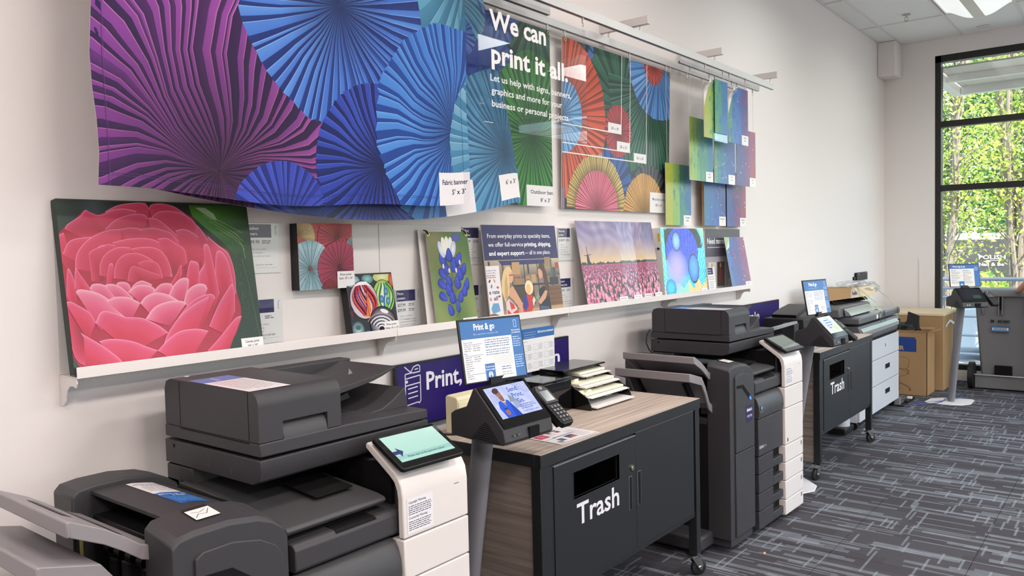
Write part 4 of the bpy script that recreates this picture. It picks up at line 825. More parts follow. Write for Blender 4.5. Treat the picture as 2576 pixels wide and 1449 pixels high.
# the cut-out they hold: a child in a red and blue costume, plain
a.poly([(.255, .02), (.30, .01), (.335, .04), (.355, .085), (.345, .10), (.31, .12), (.27, .10), (.25, .06)], C('C83830')); a.poly([(.255, .05), (.262, .10), (.29, .11), (.30, .06), (.275, .03)], C('2E3A90'))
a.poly([(.34, .05), (.36, .08), (.35, .10), (.335, .08)], C('E8E0D8')); a.ell(.318, .145, .034, .036, 'F0E2B8', n=16); a.ell(.312, .138, .020, .026, 'ECC080', n=14)
a.rect(.055, .0, .13, .014, 'D8D4D8')
a.build('print', t, O, (1, 0, 0), U, 'print_satin')

# ---- four metal prints of a tulip field, overlapping
def tulips(a, W, H, seed, warm=0.0, dusk=0.0, mill=True, u0=0.0):
    r = random.Random(seed); hz = 0.50 * H
    def sky_(u, v):
        n = .5 + .5 * math.sin(u * 11 + 4 * math.sin(v * 9 + seed) + seed) * math.sin(v * 17 + 3 * math.sin(u * 6)); v2 = (v - .5) * 2
        c = mix(C('E8C890'), C('9A8CB0'), min(1, max(0, v2 * 1.6))); c = mix(c, C('D8D0E0'), n * .55 * max(0, v2)); c = mix(c, C('6A6290'), (1 - n) * .45 * max(0, v2)); return mix(c, C('5A4A78'), dusk * v2 * .8) if dusk else c
    a.grid(26, 18, sky_, 0, hz, W, H)
    a.grid(16, 14, lambda u, v: mix(mix(C('2E4A38'), C('7A4A60'), v * 1.6), C('C05A86'), max(0, v * 2 - .55)), 0, 0, W, hz)
    for k in range(30): x = r.uniform(0, W); a.ell(x, hz + .002, r.uniform(.006, .016), r.uniform(.004, .012), '4A4238', n=8)
    a.rect(0, hz - .002, W, hz + .003, '3E4A30')
    for row in range(13):
        q = row / 12; y = hz * (0.97 - q ** 1.5 * .98); s = .0035 + q ** 1.6 * .030; n = int(W / (s * 1.5)) + 1
        for k in range(n):
            x = (k + r.random()) * W / n; yy = y + r.gauss(0, s * .5)
            if row > 6: a.line([(x, yy - s * 2.6), (x, yy)], s * .14, r.choice(['3E6A40', '2E5238', '5A8458']))
            c = r.choice(['D0608E', 'E080A4', 'B84878', 'EC9AB6', 'C45070'])
            a.poly([(x - s * .5, yy + s * .2), (x - s * .42, yy - s * .55), (x, yy - s * .85), (x + s * .42, yy - s * .55), (x + s * .5, yy + s * .2), (x + s * .42, yy + s * .95), (x + s * .15, yy + s * .3), (x, yy + s), (x - s * .15, yy + s * .3), (x - s * .42, yy + s * .95)], [C(c)] * 5 + [C('F4B8CC')] * 5)
            if row > 7: a.line([(x - s * .1, yy - s * .5), (x - s * .14, yy + s * .5)], s * .07, 'F4C4D4')
    if mill:
        x, y = .075, hz; a.poly([(x - .016, y), (x + .016, y), (x + .009, y + .05), (x, y + .058), (x - .009, y + .05)], C('3A3E4A'))
        for an in (1.65, .05, 3.2, 4.7): a.line([(x, y + .052), (x + .034 * math.cos(an), y + .052 + .05 * math.sin(an))], .0035, '4A4450')
TL = [(3.683, 0.455, 'satin', 'big metal print of a tulip field with a windmill, leftmost of the overlapping four', True, 0, 0, 'print_satin'),
      (4.100, 0.190, 'gloss', 'glossy pale tulip field print, second of the overlapping four', False, 0, 0, 'print_gloss'),
      (4.290, 0.126, 'matte', 'matte tulip field print, third of the overlapping four', False, .2, 0, 'print'),
      (4.416, 0.138, 'textured', 'darkest tulip field print with a purple sky, rightmost of the overlapping four', False, 0, 1.0, 'print_satin')]
for i, (x, w, kd, lab, ml, wm, dk, mt) in enumerate(TL):
    yb = 0.112 - 0.004 * i; yt = 0.030 - 0.002 * i
    O, U = lean(x, -yb, 1.356, -yt, 1.846); H = 0.492
    t = thing('metal_print', lab, 'picture', (x + w / 2, -.08, 1.353), group='tulip prints on the ledge')
    if i == 0: w = 0.430
    MB().frame(O + Vector((0, 0.0015, 0)), (1, 0, 0), U, [(0, 0), (w, 0), (w, H), (0, H)], 0.0015).build('metal_sheet', 'alu', t)
    a = Art(w, H); tulips(a, w, H, 11 + i, wm, dk, ml)
    cw = (0.092, 0.10, 0.092, 0.092)[i]; card(a, w - cw, 0, w, .046, ['Custom metal print', ('Satin', 'Gloss', 'Matte', 'Texture')[i] + ': 16" x 20"'], .0072)
    a.build('print', t, O, (1, 0, 0), U, mt)

# ---- backlit feather light box
O, U = lean(4.600, -0.098, 1.354, -0.066, 1.806)
t = thing('light_box', 'glowing backlit picture of a blue and turquoise peacock feather in a deep white case', 'picture', (4.9, -.06, 1.353)); W, H = .620, .452
MB().frame(O + Vector((0, 0.060, 0)), (1, 0, 0), U, [(0, 0), (W, 0), (W, H), (0, H)], 0.060).build('case', 'white_board', t, 0.002)
q = MB(); q.tube([O + Vector((-.002, .02, 0)) + U * .32, O + Vector((-.014, .02, 0)) + U * .322], .007, 10); q.build('knob', 'black_plastic', t, smooth=True)
M['sticker'] = mat('yellow_warning_sticker', 'C8B840', .5); MB().frame(O + Vector((-.0012, .022, 0)) + U * .37, (0, -1, 0), U, [(0, 0), (.016, 0), (.016, .05), (0, .05)], .001).build('sticker', 'sticker', t)
def feather(u, v):
    x, y = u, v; n = math.sin(u * 57 + v * 33) * .5 + math.sin(u * 91 - v * 71 + 3 * math.sin(v * 23)) * .5
    an = math.atan2(y + .25, x - .52); st = math.sin(an * 95 + 4 * n * .3) * .5 + .5
    d = math.hypot((x - .46) / .37, (y - .66) / .37); c = mix(C('1428C0'), C('2850F0'), st)
    g = min(1, max(0, (.62 - y) * 2.0)); c = mix(c, C('18A0E8'), g * .9); c = mix(c, C('38E0E0'), min(1, max(0, (.40 - y) * 2.4)) * (.6 + .4 * st))
    if d > 1.0:
        q = d + .06 * n
        if y > .55: c = C('06080E') if q < 1.32 else mix(C('10B8D8'), C('A8F0A0'), min(1, max(0, (q - 1.32) * 3)))
        else: c = mix(c, C('30D0E8'), .6)
        if x > .80 and y < .70: c = mix(C('20B0E0'), C('60E8D8'), st)
    if x < .07 and y > .2: c = mix(C('20C8D8'), C('90F0B0'), st)
    w = .17 + .05 * math.sin(x * 26) + .03 * n + .12 * max(0, x - .75)
    if y < w: c = mix(C('E09A40'), C('F6F0B8'), st) if (x > .55 or x < .22) else mix(C('2AC8E0'), C('C8F0B0'), st)
    for ex, ey, rx, ry, c0, k in ((.30, .40, .27, .33, 'D8B8E8', 0), (.33, .81, .085, .13, '8CC8F8', 1), (.70, .40, .115, .20, '50A8F0', 1), (.14, .14, .12, .13, '48D0F0', 1)):
        q = math.hypot((x - ex) / rx, (y - ey) / ry)
        if k == 0 and q < 1: c = mix(mix(C(c0), C('7A90F0'), .5 + .5 * math.sin((x * 1.2 - y) * 150)), c, q ** 2)
        elif k and q < 1: c = mix(C(c0), C('2050E0'), max(0, q - .35) + .15 * st)
        elif k and q < 1.12 and ex != .14: c = C('04101C')
    return c
a = Art(W, H); a.grid(150, 130, feather); a.rect(W - .085, 0, W, .042, 'F4F8FF'); a.text('Backlit print', W - .0425, .026, .0075, '3050A0', align='c', bold=.02); a.text('24" x 18"', W - .0425, .010, .0075, '3050A0', align='c', bold=.02)
a.build('print', t, O, (1, 0, 0), U, 'print_backlit')

# ---- the 'Need more' sign, its small card and the curled sample
t = thing('information_board', 'dark purple and grey board headed Need more at the right end of the ledge', 'sign', (5.67, -.012, 1.353)); W, H = .618, .452
MB().box(5.368, 5.986, -.013, -.006, 1.354, 1.806).build('board', 'white_board', t, .001)
a = Art(W, H, bg='565262'); a.rect(0, 0, W, .25, 'A8A4AC'); a.text('Need more?', .035, .345, .042, 'FFFFFF', .30, .02); a.greek(.035, .315, .42, 1, .01, .010, 'C8C4D0', 5, 0)
for x, cs_ in ((.05, ('D8D4C8', '4A5A80', 'B08A60')), (.20, ('4A3230', '8A3A3A', '5A4A40')), (.36, ('7A7A78', '3A3A48', 'A09080'))):
    a.rect(x, .03, x + .13, .21, cs_[0]); a.poly([(x + .02, .03), (x + .03, .13), (x + .06, .18), (x + .09, .12), (x + .10, .03)], C(cs_[1])); a.rect(x + .02, .03, x + .12, .08, cs_[2]); a.ell(x + .06, .185, .014, .018, 'C89A7A', n=10)
a.build('print', t, (5.368, -.0132, 1.354), m='print_satin')
O, U = lean(5.215, -.116, 1.356, -.095, 1.535)
t = thing('leaflet_card', 'narrow white card with a purple head leaning in front of the feather light box', 'sign', (5.27, -.11, 1.353)); W, H = .115, .18
MB().frame(O + Vector((0, .0015, 0)), (1, 0, 0), U, [(0, 0), (W, 0), (W, H), (0, H)], .0015).build('sheet', 'paper', t)
a = Art(W, H, bg='F4F2F2'); a.rect(0.004, .128, .09, .176, '3B3566'); a.text('Printing', .01, .155, .011, 'FFFFFF'); a.text('materials', .01, .138, .011, 'FFFFFF'); a.text('Prices will vary', .01, .108, .009, '35323E', .085, .01); a.text('by item and size', .01, .093, .009, '35323E', .085, .01); a.greek(.018, .075, .07, 4, .014, .006, '908C94', 4)
a.build('print', t, O, (1, 0, 0), U)

DRIP = ['B8C048', '8FBF6A', '5AA07A', '3E88A8', '4A78C0', '3E5EA8', '55508C', '7A4A88', '9A4A70', 'B8504A']
def drips(a, W, H, k0, k1, seed, n=7, spl=None, dots=0):
    """paint-drip artwork: vertical bands with ragged splashes and round drops"""
    r = random.Random(seed); N_ = len(DRIP) - 1; e = [0]
    for i in range(n): e.append(e[-1] + r.uniform(.6, 1.4))
    e = [v / e[-1] * W for v in e]
    def band(u): q = (k0 + (k1 - k0) * u) * N_; i = min(int(q), N_ - 1); return mixc(DRIP[i], DRIP[i + 1], q - i)
    def mixc(p, q, t_): return ''.join('%02X' % int(int(p[i:i + 2], 16) * (1 - t_) + int(q[i:i + 2], 16) * t_) for i in (0, 2, 4))
    for i in range(n): a.rect(e[i], 0, e[i + 1], H, band(min(1, max(0, e[i] / W + r.uniform(-.12, .12)))))
    for i in range(n * 9):
        x, y = r.uniform(0, W), r.uniform(0, H); c = band(min(1, max(0, x / W + r.choice((-.22, .2, -.1)))))
        P = []; m_ = 11; R = r.uniform(.008, .026)
        for j in range(m_): t_ = 2 * PI * j / m_; q = R * r.uniform(.35, 1.3); P.append((x + q * math.cos(t_) * .7, y + q * math.sin(t_) * 1.25))
        a.poly(P, C(c))
    for i in range(5): x, y = r.uniform(0, W), r.uniform(.1, 1) * H; R = r.uniform(.006, .014); c = band(min(1, max(0, x / W + .3))); a.ell(x, y, R, R * 1.3, c, n=14); a.rect(x - R * .18, y - R * 7, x + R * .18, y, c)
    for i in range(dots): R = r.uniform(.0025, .007); a.ell(r.uniform(0, W), r.uniform(0, H), R * .8, R, r.choice(['F4F4EC', 'D8E0A8', 'F0F4FA', 'E8E070']), n=9)
O, U = lean(5.610, -.118, 1.356, -.050, 1.745)
t = thing('sticker_sample', 'blue and red paint-splash sample with a curled corner on the right end of the ledge', 'picture', (5.78, -.09, 1.353)); W, H = .355, .394
MB().frame(O + Vector((0, .003, 0)), (1, 0, 0), U, [(0, 0), (W, 0), (W, H), (0, H)], .003).build('board', 'white_board', t, .0005)
a = Art(W, H); drips(a, W, H, .45, 1.0, 21, 5, dots=16); a.poly([(0, H), (.085, H), (0, H - .10)], C('A8C078')); a.poly([(.085, H), (.065, H - .075), (0, H - .10)], C('D8E0D8')); card(a, W - .105, 0, W, .052, ['Adhesive', 'vinyl'], .010)
a.build('print', t, O, (1, 0, 0), U, 'print_satin')

# ------------------------------------------------------------------ hanging rails
RT = thing('hanging_rail_system', 'three long aluminium rails on white wall arms holding the hanging banners', 'rail', (3.5, 0, 2.85))
def rail(y, x0, x1, z=2.85):
    pf = [(y - .0125, z + .044), (y + .0125, z + .044), (y + .0125, z), (y + .004, z), (y + .004, z + .012), (y - .004, z + .012), (y - .004, z), (y - .0125, z)]
    o = MB().prism('x', pf, x0, x1).build('rail', 'alu', RT, .0008)
    MB().box(x0 + .001, x1 - .001, y - .0035, y + .0035, z + .0005, z + .003).build('slot', 'black_plastic', RT, parent=o)
    MB().box(x1, x1 + .004, y - .0128, y + .0128, z - .0005, z + .0445).build('end_cap', 'white_metal', RT, parent=o); return o
for y, a_, b_ in ((-.26, 0.7, 6.05), (-.155, 4.72, 6.02), (-.155, 0.9, 3.30), (-.053, 0.7, 6.02)): rail(y, a_, b_)
for x in (1.10, 2.08, 3.06, 4.04, 5.02, 6.00):
    o = MB().prism('y', [(x - .016, 2.928), (x + .016, 2.928), (x + .016, 2.932), (x - .012, 2.932), (x - .012, 2.972), (x - .016, 2.972)], -.316, 0).build('wall_arm', 'white_metal', RT, .0006)
    MB().box(x - .02, x + .03, -.004, -.0005, 2.85, 2.985).build('wall_plate', 'white_metal', RT, parent=o)
    for z in (2.865, 2.94, 2.965): MB().cyl((x + .012, -.0065, z), .005, .004, 'y', 10).build('screw', 'steel', RT, parent=o)
    for y in (-.26, -.053) + ((-.155,) if x > 4.8 or x < 3.2 else ()): MB().cyl((x, y, 2.893), .005, .037, 'z', 10).build('hanger_rod', 'steel', RT, parent=o, smooth=True)
def hook(t, x, y, z0, z1, wire='steel', cls='hook'):
    """sliding carrier in the rail slot with a wire hook or cord down to z1"""
    c = MB(); c.box(x - .006, x + .006, y - .004, y + .004, z0 - .030, z0 + .002); ho = c.build('carrier', 'alu', t)
    P = [(x, y, z0 - .022)]
    P += [(x + .007 * math.sin(k / 8 * 2 * PI), y, z0 - .030 - .008 + .008 * math.cos(k / 8 * 2 * PI)) for k in range(1, 7)]
    MB().tube(P, .0016, 6).build(cls, wire, t, parent=ho, smooth=True)
    if z1 < z0 - .06:
        MB().tube([(x, y, z0 - .044), (x, y, z1)], .0011, 5).build('cord', 'white_metal', t, parent=ho)

def sheet(t, W, H, fn, m, name='cloth', nx=80, nz=24, th=.0012):
    vs = []; fs = []
    for s_, off in ((0, 0.0), (1, -th)):
        for i in range(nx + 1):
            for j in range(nz + 1): vs.append(fn(W * i / nx, H * j / nz, off))
    n1 = (nx + 1) * (nz + 1); I = lambda s_, i, j: s_ * n1 + i * (nz + 1) + j
    for i in range(nx):
        for j in range(nz):
            fs.append((I(0, i, j), I(0, i + 1, j), I(0, i + 1, j + 1), I(0, i, j + 1))); fs.append((I(1, i, j), I(1, i, j + 1), I(1, i + 1, j + 1), I(1, i + 1, j)))
    for i in range(nx):
        for j in (0, nz): fs.append((I(0, i, j), I(0, i + 1, j), I(1, i + 1, j), I(1, i, j)))
    for j in range(nz):
        for i in (0, nx): fs.append((I(0, i, j), I(0, i, j + 1), I(1, i, j + 1), I(1, i, j)))
    return MB().add(vs, fs).build(name, m, t, smooth=True)

# ---- green 8 x 3 banner nearest the wall
t = thing('outdoor_banner', 'long vinyl banner nearest the wall, its green rosette end showing', 'banner', (2.2, -.06, 1.91)); W, H = 2.195, .91
fn = lambda u, v, o: (1.25 + u, -.058 - o, 1.91 + v)
sheet(t, W, H, fn, 'white_board', 'vinyl_sheet', 60, 10)
a = Art(W, H); a.rect(1.24, 0, W, H, '16243A')
a.fan(2.056, 1.00, .30, 30, '3E7A5A', '1E5A40', '0E2A20', seed=4)
a.fan(1.77, .92, .16, 20, '4A7AC8', '2E50A0', '182E68', seed=5); a.fan(1.69, .66, .19, 24, '5A88D0', '3460B0', '1A3470', seed=6)
a.fan(2.04, .52, .26, 26, '5A9A3E', '3A7A2C', '1A4A1C', seed=3)
a.fan(2.030, .355, .375, 52, '5AA84A', '2E8430', '0F4A1C', seed=7, wob=.10, cedge='7AB860')
a.rect(1.969, 0, W, .105, 'F6F4F4'); a.text('Outdoor banner', 2.002, .062, .020, '1F1A4A', .245, .015); a.text("8' x 3'", 2.085, .022, .020, '1F1A4A', .085, .015)
a.build('print', t, (0, 0, 0), fn=fn, m='print_vinyl')
for x in (1.28, 1.8, 2.4, 2.9, 3.43): hook(t, x, -.056, 2.852, 2.80)
for x in (1.28, 2.4, 3.43): MB().loft([[(x + rr * math.cos(q / 12 * 2 * PI), -.061 + dy, 2.805 + rr * math.sin(q / 12 * 2 * PI)) for q in range(12)] for rr, dy in ((.011, 0), (.010, -.0025), (.0055, -.0025), (.0055, 0))], cap=False).build('grommet', 'brass', t, smooth=True)

# ---- blue 6 x 3 banner on the middle rail, its foot curling outwards
t = thing('outdoor_banner', 'blue vinyl banner hanging between the fabric banner and the green one, its foot sagging', 'banner', (2.1, -.155, 1.83)); W, H = 1.875, .99
def fnb_(u, v, o):
    q = u / W; sag = .085 - .100 * math.sin(PI * min(1, max(0, q * 1.02))) ** 0.9 * 1.0
    k = (1 - v / H); x = 1.165 + u * (1 - .125 * (1 - k) ** 1.3)
    y = -.155 - .035 * k * k * math.sin(PI * q) - .012 * math.sin(u * 22) * (1 - k) ** 2 * (1 if q > .75 else .3)
    return (x, y - o, 1.83 + sag * (1 - v / H) + v * 1.0)
def pw(f, du, dv):
    """the same surface, made of flat facets du x dv so the thin print never dips into the sheet"""
    def g(u, v, o):
        i, j = math.floor(u / du + 1e-6), math.floor(v / dv + 1e-6); a, b = u / du - i, v / dv - j
        p = [f(x * du, y * dv, 0) for x, y in ((i, j), (i + 1, j), (i, j + 1), (i + 1, j + 1))]
        q = [p[0][k] * (1 - a) * (1 - b) + p[1][k] * a * (1 - b) + p[2][k] * (1 - a) * b + p[3][k] * a * b for k in range(3)]
        return (q[0], q[1] - o, q[2])
    return g
fnb = pw(fnb_, .05, .11)
sheet(t, W, H, fnb, 'white_board', 'vinyl_sheet', 75, 18)
a = Art(W, H, dice=.05, dicev=.11, bg='1E3C8C')
a.fan(.36, .16, .46, 60, 'A0489A', '5A2A78', '201430', seed=11, wob=.2, cedge='B05AA8')
a.fan(.62, -.03, .22, 40, '4A70D8', '2E48B0', '1A2A78', seed=12); a.fan(.93, .14, .27, 44, '3A58B8', '24389A', '10184A', seed=13)
a.fan(1.36, .32, .40, 40, '5AA0E0', '3878C4', '1C4690', seed=14)
a.fan(1.60, 1.02, .28, 50, '7AB8D0', '4A90B4', '1E5A80', seed=15, wob=.1)
a.fan(1.806, .257, .40, 52, '6AAAD0', '3E86B4', '1C5684', seed=16, wob=.12, cedge='8AC4E0')
a.fan(1.63, .80, .10, 20, '6A90D0', '4060B0', '203880', seed=17)
a.poly([(1.33, 0.0), (1.53, .0), (1.53, .145), (1.32, .165)], C('F2EEF0')); a.text("5' x 3'", 1.42, .085, .022, '1F1A4A', .095, .015, 'c')
a.rect(1.725, .025, W, .150, 'F6F2F2'); a.text("6' x 3'", 1.852, .10, .022, '1F1A4A', .080, .015, 'r')
a.build('print', t, (0, 0, 0), fn=fnb, m='print_vinyl', eps=.00022, z0=.001)
for x in (1.18, 1.55, 1.95, 2.35, 2.79): hook(t, x, -.155, 2.852, 2.80)

# ---- fabric banner 5 x 3 in front
t = thing('fabric_banner', 'purple and blue pleated-paper fabric banner, foremost of the overlapping three', 'banner', (1.8, -.26, 1.9)); W, H = 1.535, .93
def fnf_(u, v, o):
    e = max(0, 1 - u / .05); e2 = max(0, (u - W + .06) / .06)
    y = -.262 + .007 * math.sin(u * 9) + .0035 * math.sin(u * 27) + .004 * math.sin(u * 4 + 1)
    return (1.026 + u + .007 * e * math.sin(v * 14) + .006 * e2 * math.sin(v * 11), y, 1.895 + v - .035 * math.sin(PI * min(1, u / W)) * (1 - v / H) + .008 * math.sin(u * 8) * (1 - v / H))
fnf = pw(fnf_, .04, .09)
sheet(t, W, H, fnf, 'paper', 'cloth', 77, 31)
a = Art(W, H, dice=.04, dicev=.09, bg='2A1A50')
a.fan(.365, .078, .80, 66, 'B258A8', '843E98', '241440', seed=31, wob=.42, cedge='C070B4', dark=.9)
a.fan(1.562, .99, .52, 30, '8CC8DC', '5AA0C0', '2A6A90', seed=33)
a.fan(.858, .675, .412, 56, '6AA4EC', '3A68C8', '16286E', seed=32, wob=.12, cedge='82B4F4')
a.fan(.600, -.06, .20, 34, '4458C8', '3444AC', '1E2A78', seed=35, cedge='6A80E0')
a.fan(1.038, .140, .30, 44, '3A58C4', '2A3CA0', '101A58', seed=34, wob=.15, cedge='5A78E0')
a.fan(1.455, .290, .435, 58, '62A6EC', '3C78D0', '1A3E90', seed=36, sx=1.02, wob=.26, cedge='80B8F4')
a.fan(1.80, .235, .385, 36, 'A0CCE4', '5E9CC0', '3A7CA4', seed=37)
a.line([(.030, 0), (.030, H)], .0016, '4A2A60'); a.line([(.034, 0), (.034, H)], .001, '7A4A88')
for z in (.030, .036): a.line([(0, z), (.5, z)], .0012, '5A3A78'); a.line([(.5, z), (W, z)], .0012, '2A3C8C')
a.line([(W - .035, 0), (W - .035, H)], .0016, '2E5A88'); a.line([(W - .040, 0), (W - .040, H)], .001, '7AA8C8')
a.rect(1.337, .0, 1.50, .130, 'F4F1F4'); a.rect(1.50, .0, W, .13, 'E6E2E8'); a.text('Fabric banner', 1.358, .082, .021, '1F1A4A', .165, .015); a.text("5' x 3'", 1.425, .042, .021, '1F1A4A', .085, .015)
a.build('print', t, (0, 0, 0), fn=fnf, m='print_cloth', eps=.00015, z0=.0012)
for x in (1.05, 1.45, 1.9, 2.3, 2.545): hook(t, x, -.262, 2.852, 2.80)
for x in (2.545,): MB().loft([[(x + rr * math.cos(q / 12 * 2 * PI), -.268 + dy, 2.80 + rr * math.sin(q / 12 * 2 * PI)) for q in range(12)] for rr, dy in ((.011, 0), (.010, -.0025), (.0055, -.0025), (.0055, 0))], cap=False).build('grommet', 'brass', t, smooth=True)

# ---- clear acrylic sign hung in front
t = thing('acrylic_sign', 'clear acrylic sign with the white words We can print it all', 'sign', (3.07, -.26, 2.225)); W, H = .835, .565
MB().box(2.64, 2.64 + W, -.2635, -.2585, 2.222, 2.222 + H).build('sheet', 'acrylic', t)
a = Art(W, H)
a.text('We can', .072, .430, .086, 'FFFFFF', .415, .028); a.text('print it all.', .080, .285, .086, 'FFFFFF', .585, .028)
a.text('Let us help with signs, banners,', .070, .205, .030, 'FFFFFF', .620, .012); a.text('graphics and more for your', .074, .150, .030, 'FFFFFF', .535, .012); a.text('business or personal projects.', .076, .094, .030, 'FFFFFF', .595, .012)
a.rect(.022, .022, .082, .024, 'FFFFFF')
a.build('lettering', t, (2.64, -.2642, 2.222))
for x in (2.66, 3.455): hook(t, x, -.26, 2.852, 2.78)

# ---- mounted poster 48 x 36
O, U = lean(3.575, -.024, 1.905, -.050, 2.819); W, H = 1.219, .914
t = thing('mounted_poster', 'big mounted poster of orange, green and blue paper rosettes with three nested size outlines', 'picture', (4.18, -.035, 1.905))
MB().frame(O + Vector((0, .006, 0)), (1, 0, 0), U, [(0, 0), (W, 0), (W, H), (0, H)], .006).build('foam_board', 'white_board', t, .001)
a = Art(W, H, bg='24323C')
a.fan(.45, .80, .22, 18, '4A8ACC', '2E5A9C', '16306A', seed=50); a.fan(.64, .95, .34, 22, '3E8A68', '1E5C44', '10302A', seed=51)
a.fan(.62, .62, .40, 26, '3E8A66', '1E5A42', '12382E', seed=57); a.fan(.98, .78, .52, 40, '3A7E5E', '1C5A44', '0E3028', seed=52, a0=180, a1=360)
a.fan(.955, .03, .27, 34, '6A6C70', '4A4C50', '1E2022', seed=58); a.fan(.50, .12, .25, 20, '3A70B8', '2850A0', '142C60', seed=60)
a.fan(.08, .08, .20, 16, 'E0603A', 'C84028', '6A2018', seed=59, a0=40, a1=140)
a.fan(0.0, .50, .44, 56, 'EE6E42', 'D44A2A', '8A2818', seed=53, cedge='F08A5A'); a.fan(-.012, .50, .205, 40, 'A8D0F0', '6AA8DC', '3A6EA8', seed=54)
a.fan(1.062, .925, .34, 44, '80B8EC', '4A8AD0', '2A5A9C', seed=55, sx=1.1); a.fan(1.0, .925, .125, 24, 'D8483A', 'B83428', '7A2018', seed=56)
a.fan(.578, .470, .155, 44, 'D85A5E', 'B8343C', '6A1822', seed=61, cedge='E88A88', sx=.98)
a.fan(.353, .004, .315, 52, 'F0DC98', 'C8A84A', '6E5420', seed=62, a0=0, a1=180, cedge='F8ECC0', r0=.2); a.fan(.353, .0, .228, 44, 'F4A8BC', 'DC5070', 'A02848', seed=63, a0=0, a1=180, cedge='FBD8E0')
a.fan(.90, -.02, .262, 44, 'F2C878', 'D89A3E', '8A5A20', seed=64, a0=0, a1=180, cedge='F8DCA0')
a.rect(0, 0, .022, .11, '8A7A94'); a.rect(1.19, .09, W, .22, 'C05070')
for x1, y0 in ((.610, .457), (.711, .356), (.914, .305)): a.line([(x1, H), (x1, y0)], .006, 'F6F4F2'); a.line([(.0, y0), (x1, y0)], .006, 'F6F4F2')
for x0_, y0_, x1_, y1_, tx in ((.462, .454, .613, .512, "24' x 18'"), (.562, .353, .714, .412, "28' x 22'"), (.760, .302, .917, .358, "36' x 24'")): a.rect(x0_, y0_, x1_, y1_, 'F6F4F2'); a.text(tx, (x0_ + x1_) / 2, y0_ + .020, .017, '3A3A48', .085, .01, 'c')
a.rect(.968, 0, 1.205, .128, 'F6F4F2'); a.text('Mounted poster', 1.085, .078, .018, '3A3A58', .17, .005, 'c'); a.text("48' x 36'", 1.085, .040, .018, '3A3A58', .09, .005, 'c')
a.build('print', t, O, (1, 0, 0), U, 'print_satin')
for x in (3.59, 4.27, 4.785):
    hook(t, x, -.053, 2.852, 2.80); MB().loft([[(x + rr * math.cos(q / 12 * 2 * PI), -.0555 + dy, 2.803 + rr * math.sin(q / 12 * 2 * PI)) for q in range(12)] for rr, dy in ((.011, 0), (.010, -.0025), (.0055, -.0025), (.0055, 0))], cap=False).build('grommet', 'brass', t, smooth=True)

# ---- material samples, three tiers
def sample(x0, x1, z0, z1, y, k0, k1, seed, cap, label, edge='white_board', th=.004, curl=False, clear=False, dots=0, band=7):
    t = thing('material_sample', label, 'sign sample', ((x0 + x1) / 2, y, z0), group='paint-splash material samples'); W, H = x1 - x0, z1 - z0
    if curl:
        P = [(0, 0), (W, 0), (W, H), (W * .30, H), (W * .24, H * .90), (W * .10, H * .84), (W * .02, H * .74), (0, H * .68)]
    else: P = [(0, 0), (W, 0), (W, H), (0, H)]
    MB().frame((x0, y + th, z0), (1, 0, 0), (0, 0, 1), P, th).build('board', edge, t)
    a = Art(W, H); drips(a, W, H, k0, k1, seed, band, dots=dots)
    if curl:
        q = Art(W, H); q.p = []
        for pl, L in a.p:
            xs = pl
            # trim the artwork to the curled outline
            for (ax, ay), (bx, by) in (((W * .30, H), (W * .24, H * .90)), ((W * .24, H * .90), (W * .10, H * .84)), ((W * .10, H * .84), (0.0, H * .68))):
                out = []
                for i in range(len(xs)):
                    p_, n_ = xs[i], xs[(i + 1) % len(xs)]; f1 = (bx - ax) * (p_[1] - ay) - (by - ay) * (p_[0] - ax); f2 = (bx - ax) * (n_[1] - ay) - (by - ay) * (n_[0] - ax)
                    if f1 >= 0: out.append(p_)
                    if (f1 >= 0) != (f2 >= 0): s_ = f1 / (f1 - f2); out.append(tuple(p_[j] + (n_[j] - p_[j]) * s_ for j in range(5)))
                xs = out
                if len(xs) < 3: break
            if len(xs) >= 3: q.p.append((xs, L))
        q.L = a.L; a = q
        cu = MB(); cu.loft([[(x0 + W * (.30 - .22 * s_), y - .004 - .03 * math.sin(s_ * PI), z0 + H * (1 - .20 * s_)), (x0 + W * (.24 - .10 * s_ + .02), y - .022, z0 + H * (.90 - .04 * s_)), (x0 + W * (.02 + .20 * (1 - s_)), y - .003, z0 + H * (.74 + .13 * (1 - s_)))] for s_ in (0, .33, .66, 1)], cap=False, close=False).build('curled_corner', 'paper', t, smooth=True)
    if cap: card(a, W - .115, 0, W, .068, cap, .011)
    a.build('print', t, (x0, y, z0), m='print_satin')
    for x in (x0 + .03, x1 - .03): hook(t, x, y + th, 2.852 , z1 - .002 if z1 < 2.76 else 2.78)
    return t
sample(4.700, 5.060, 1.826, 2.228, -.058, .0, .45, 71, ['Corrugated', 'plastic'], 'green and yellow splash sample captioned Corrugated plastic, bottom left', dots=2)
sample(5.240, 5.600, 1.826, 2.228, -.070, .35, .62, 72, ['Reusable board', '2"'], 'blue-grey splash sample on a thick brown-edged board, bottom middle', edge='cardboard', th=.018, dots=14)
sample(5.632, 5.985, 1.823, 2.228, -.065, .55, 1.0, 73, ['Mesh sign', 'panel'], 'purple and red splash sample at the bottom right of the group', edge='black_plastic', th=.012, dots=8)
sample(4.845, 5.200, 2.118, 2.530, -.157, .05, .42, 74, ['Floor', 'graphic'], 'green splash sample captioned Floor graphic, middle row left', dots=0)
sample(5.225, 5.570, 2.118, 2.530, -.157, .18, .70, 75, ['PVC', '3mm'], 'green to dark purple splash sample captioned PVC, middle row centre', dots=18)
sample(5.600, 5.955, 2.118, 2.530, -.157, .60, 1.0, 76, ['Foam', 'pvc'], 'purple and brick red splash sample, middle row right', dots=12)
sample(4.845, 5.180, 2.385, 2.775, -.262, .0, .40, 77, None, 'yellow-green splash sample with a curled corner, top row left', curl=True, dots=1)
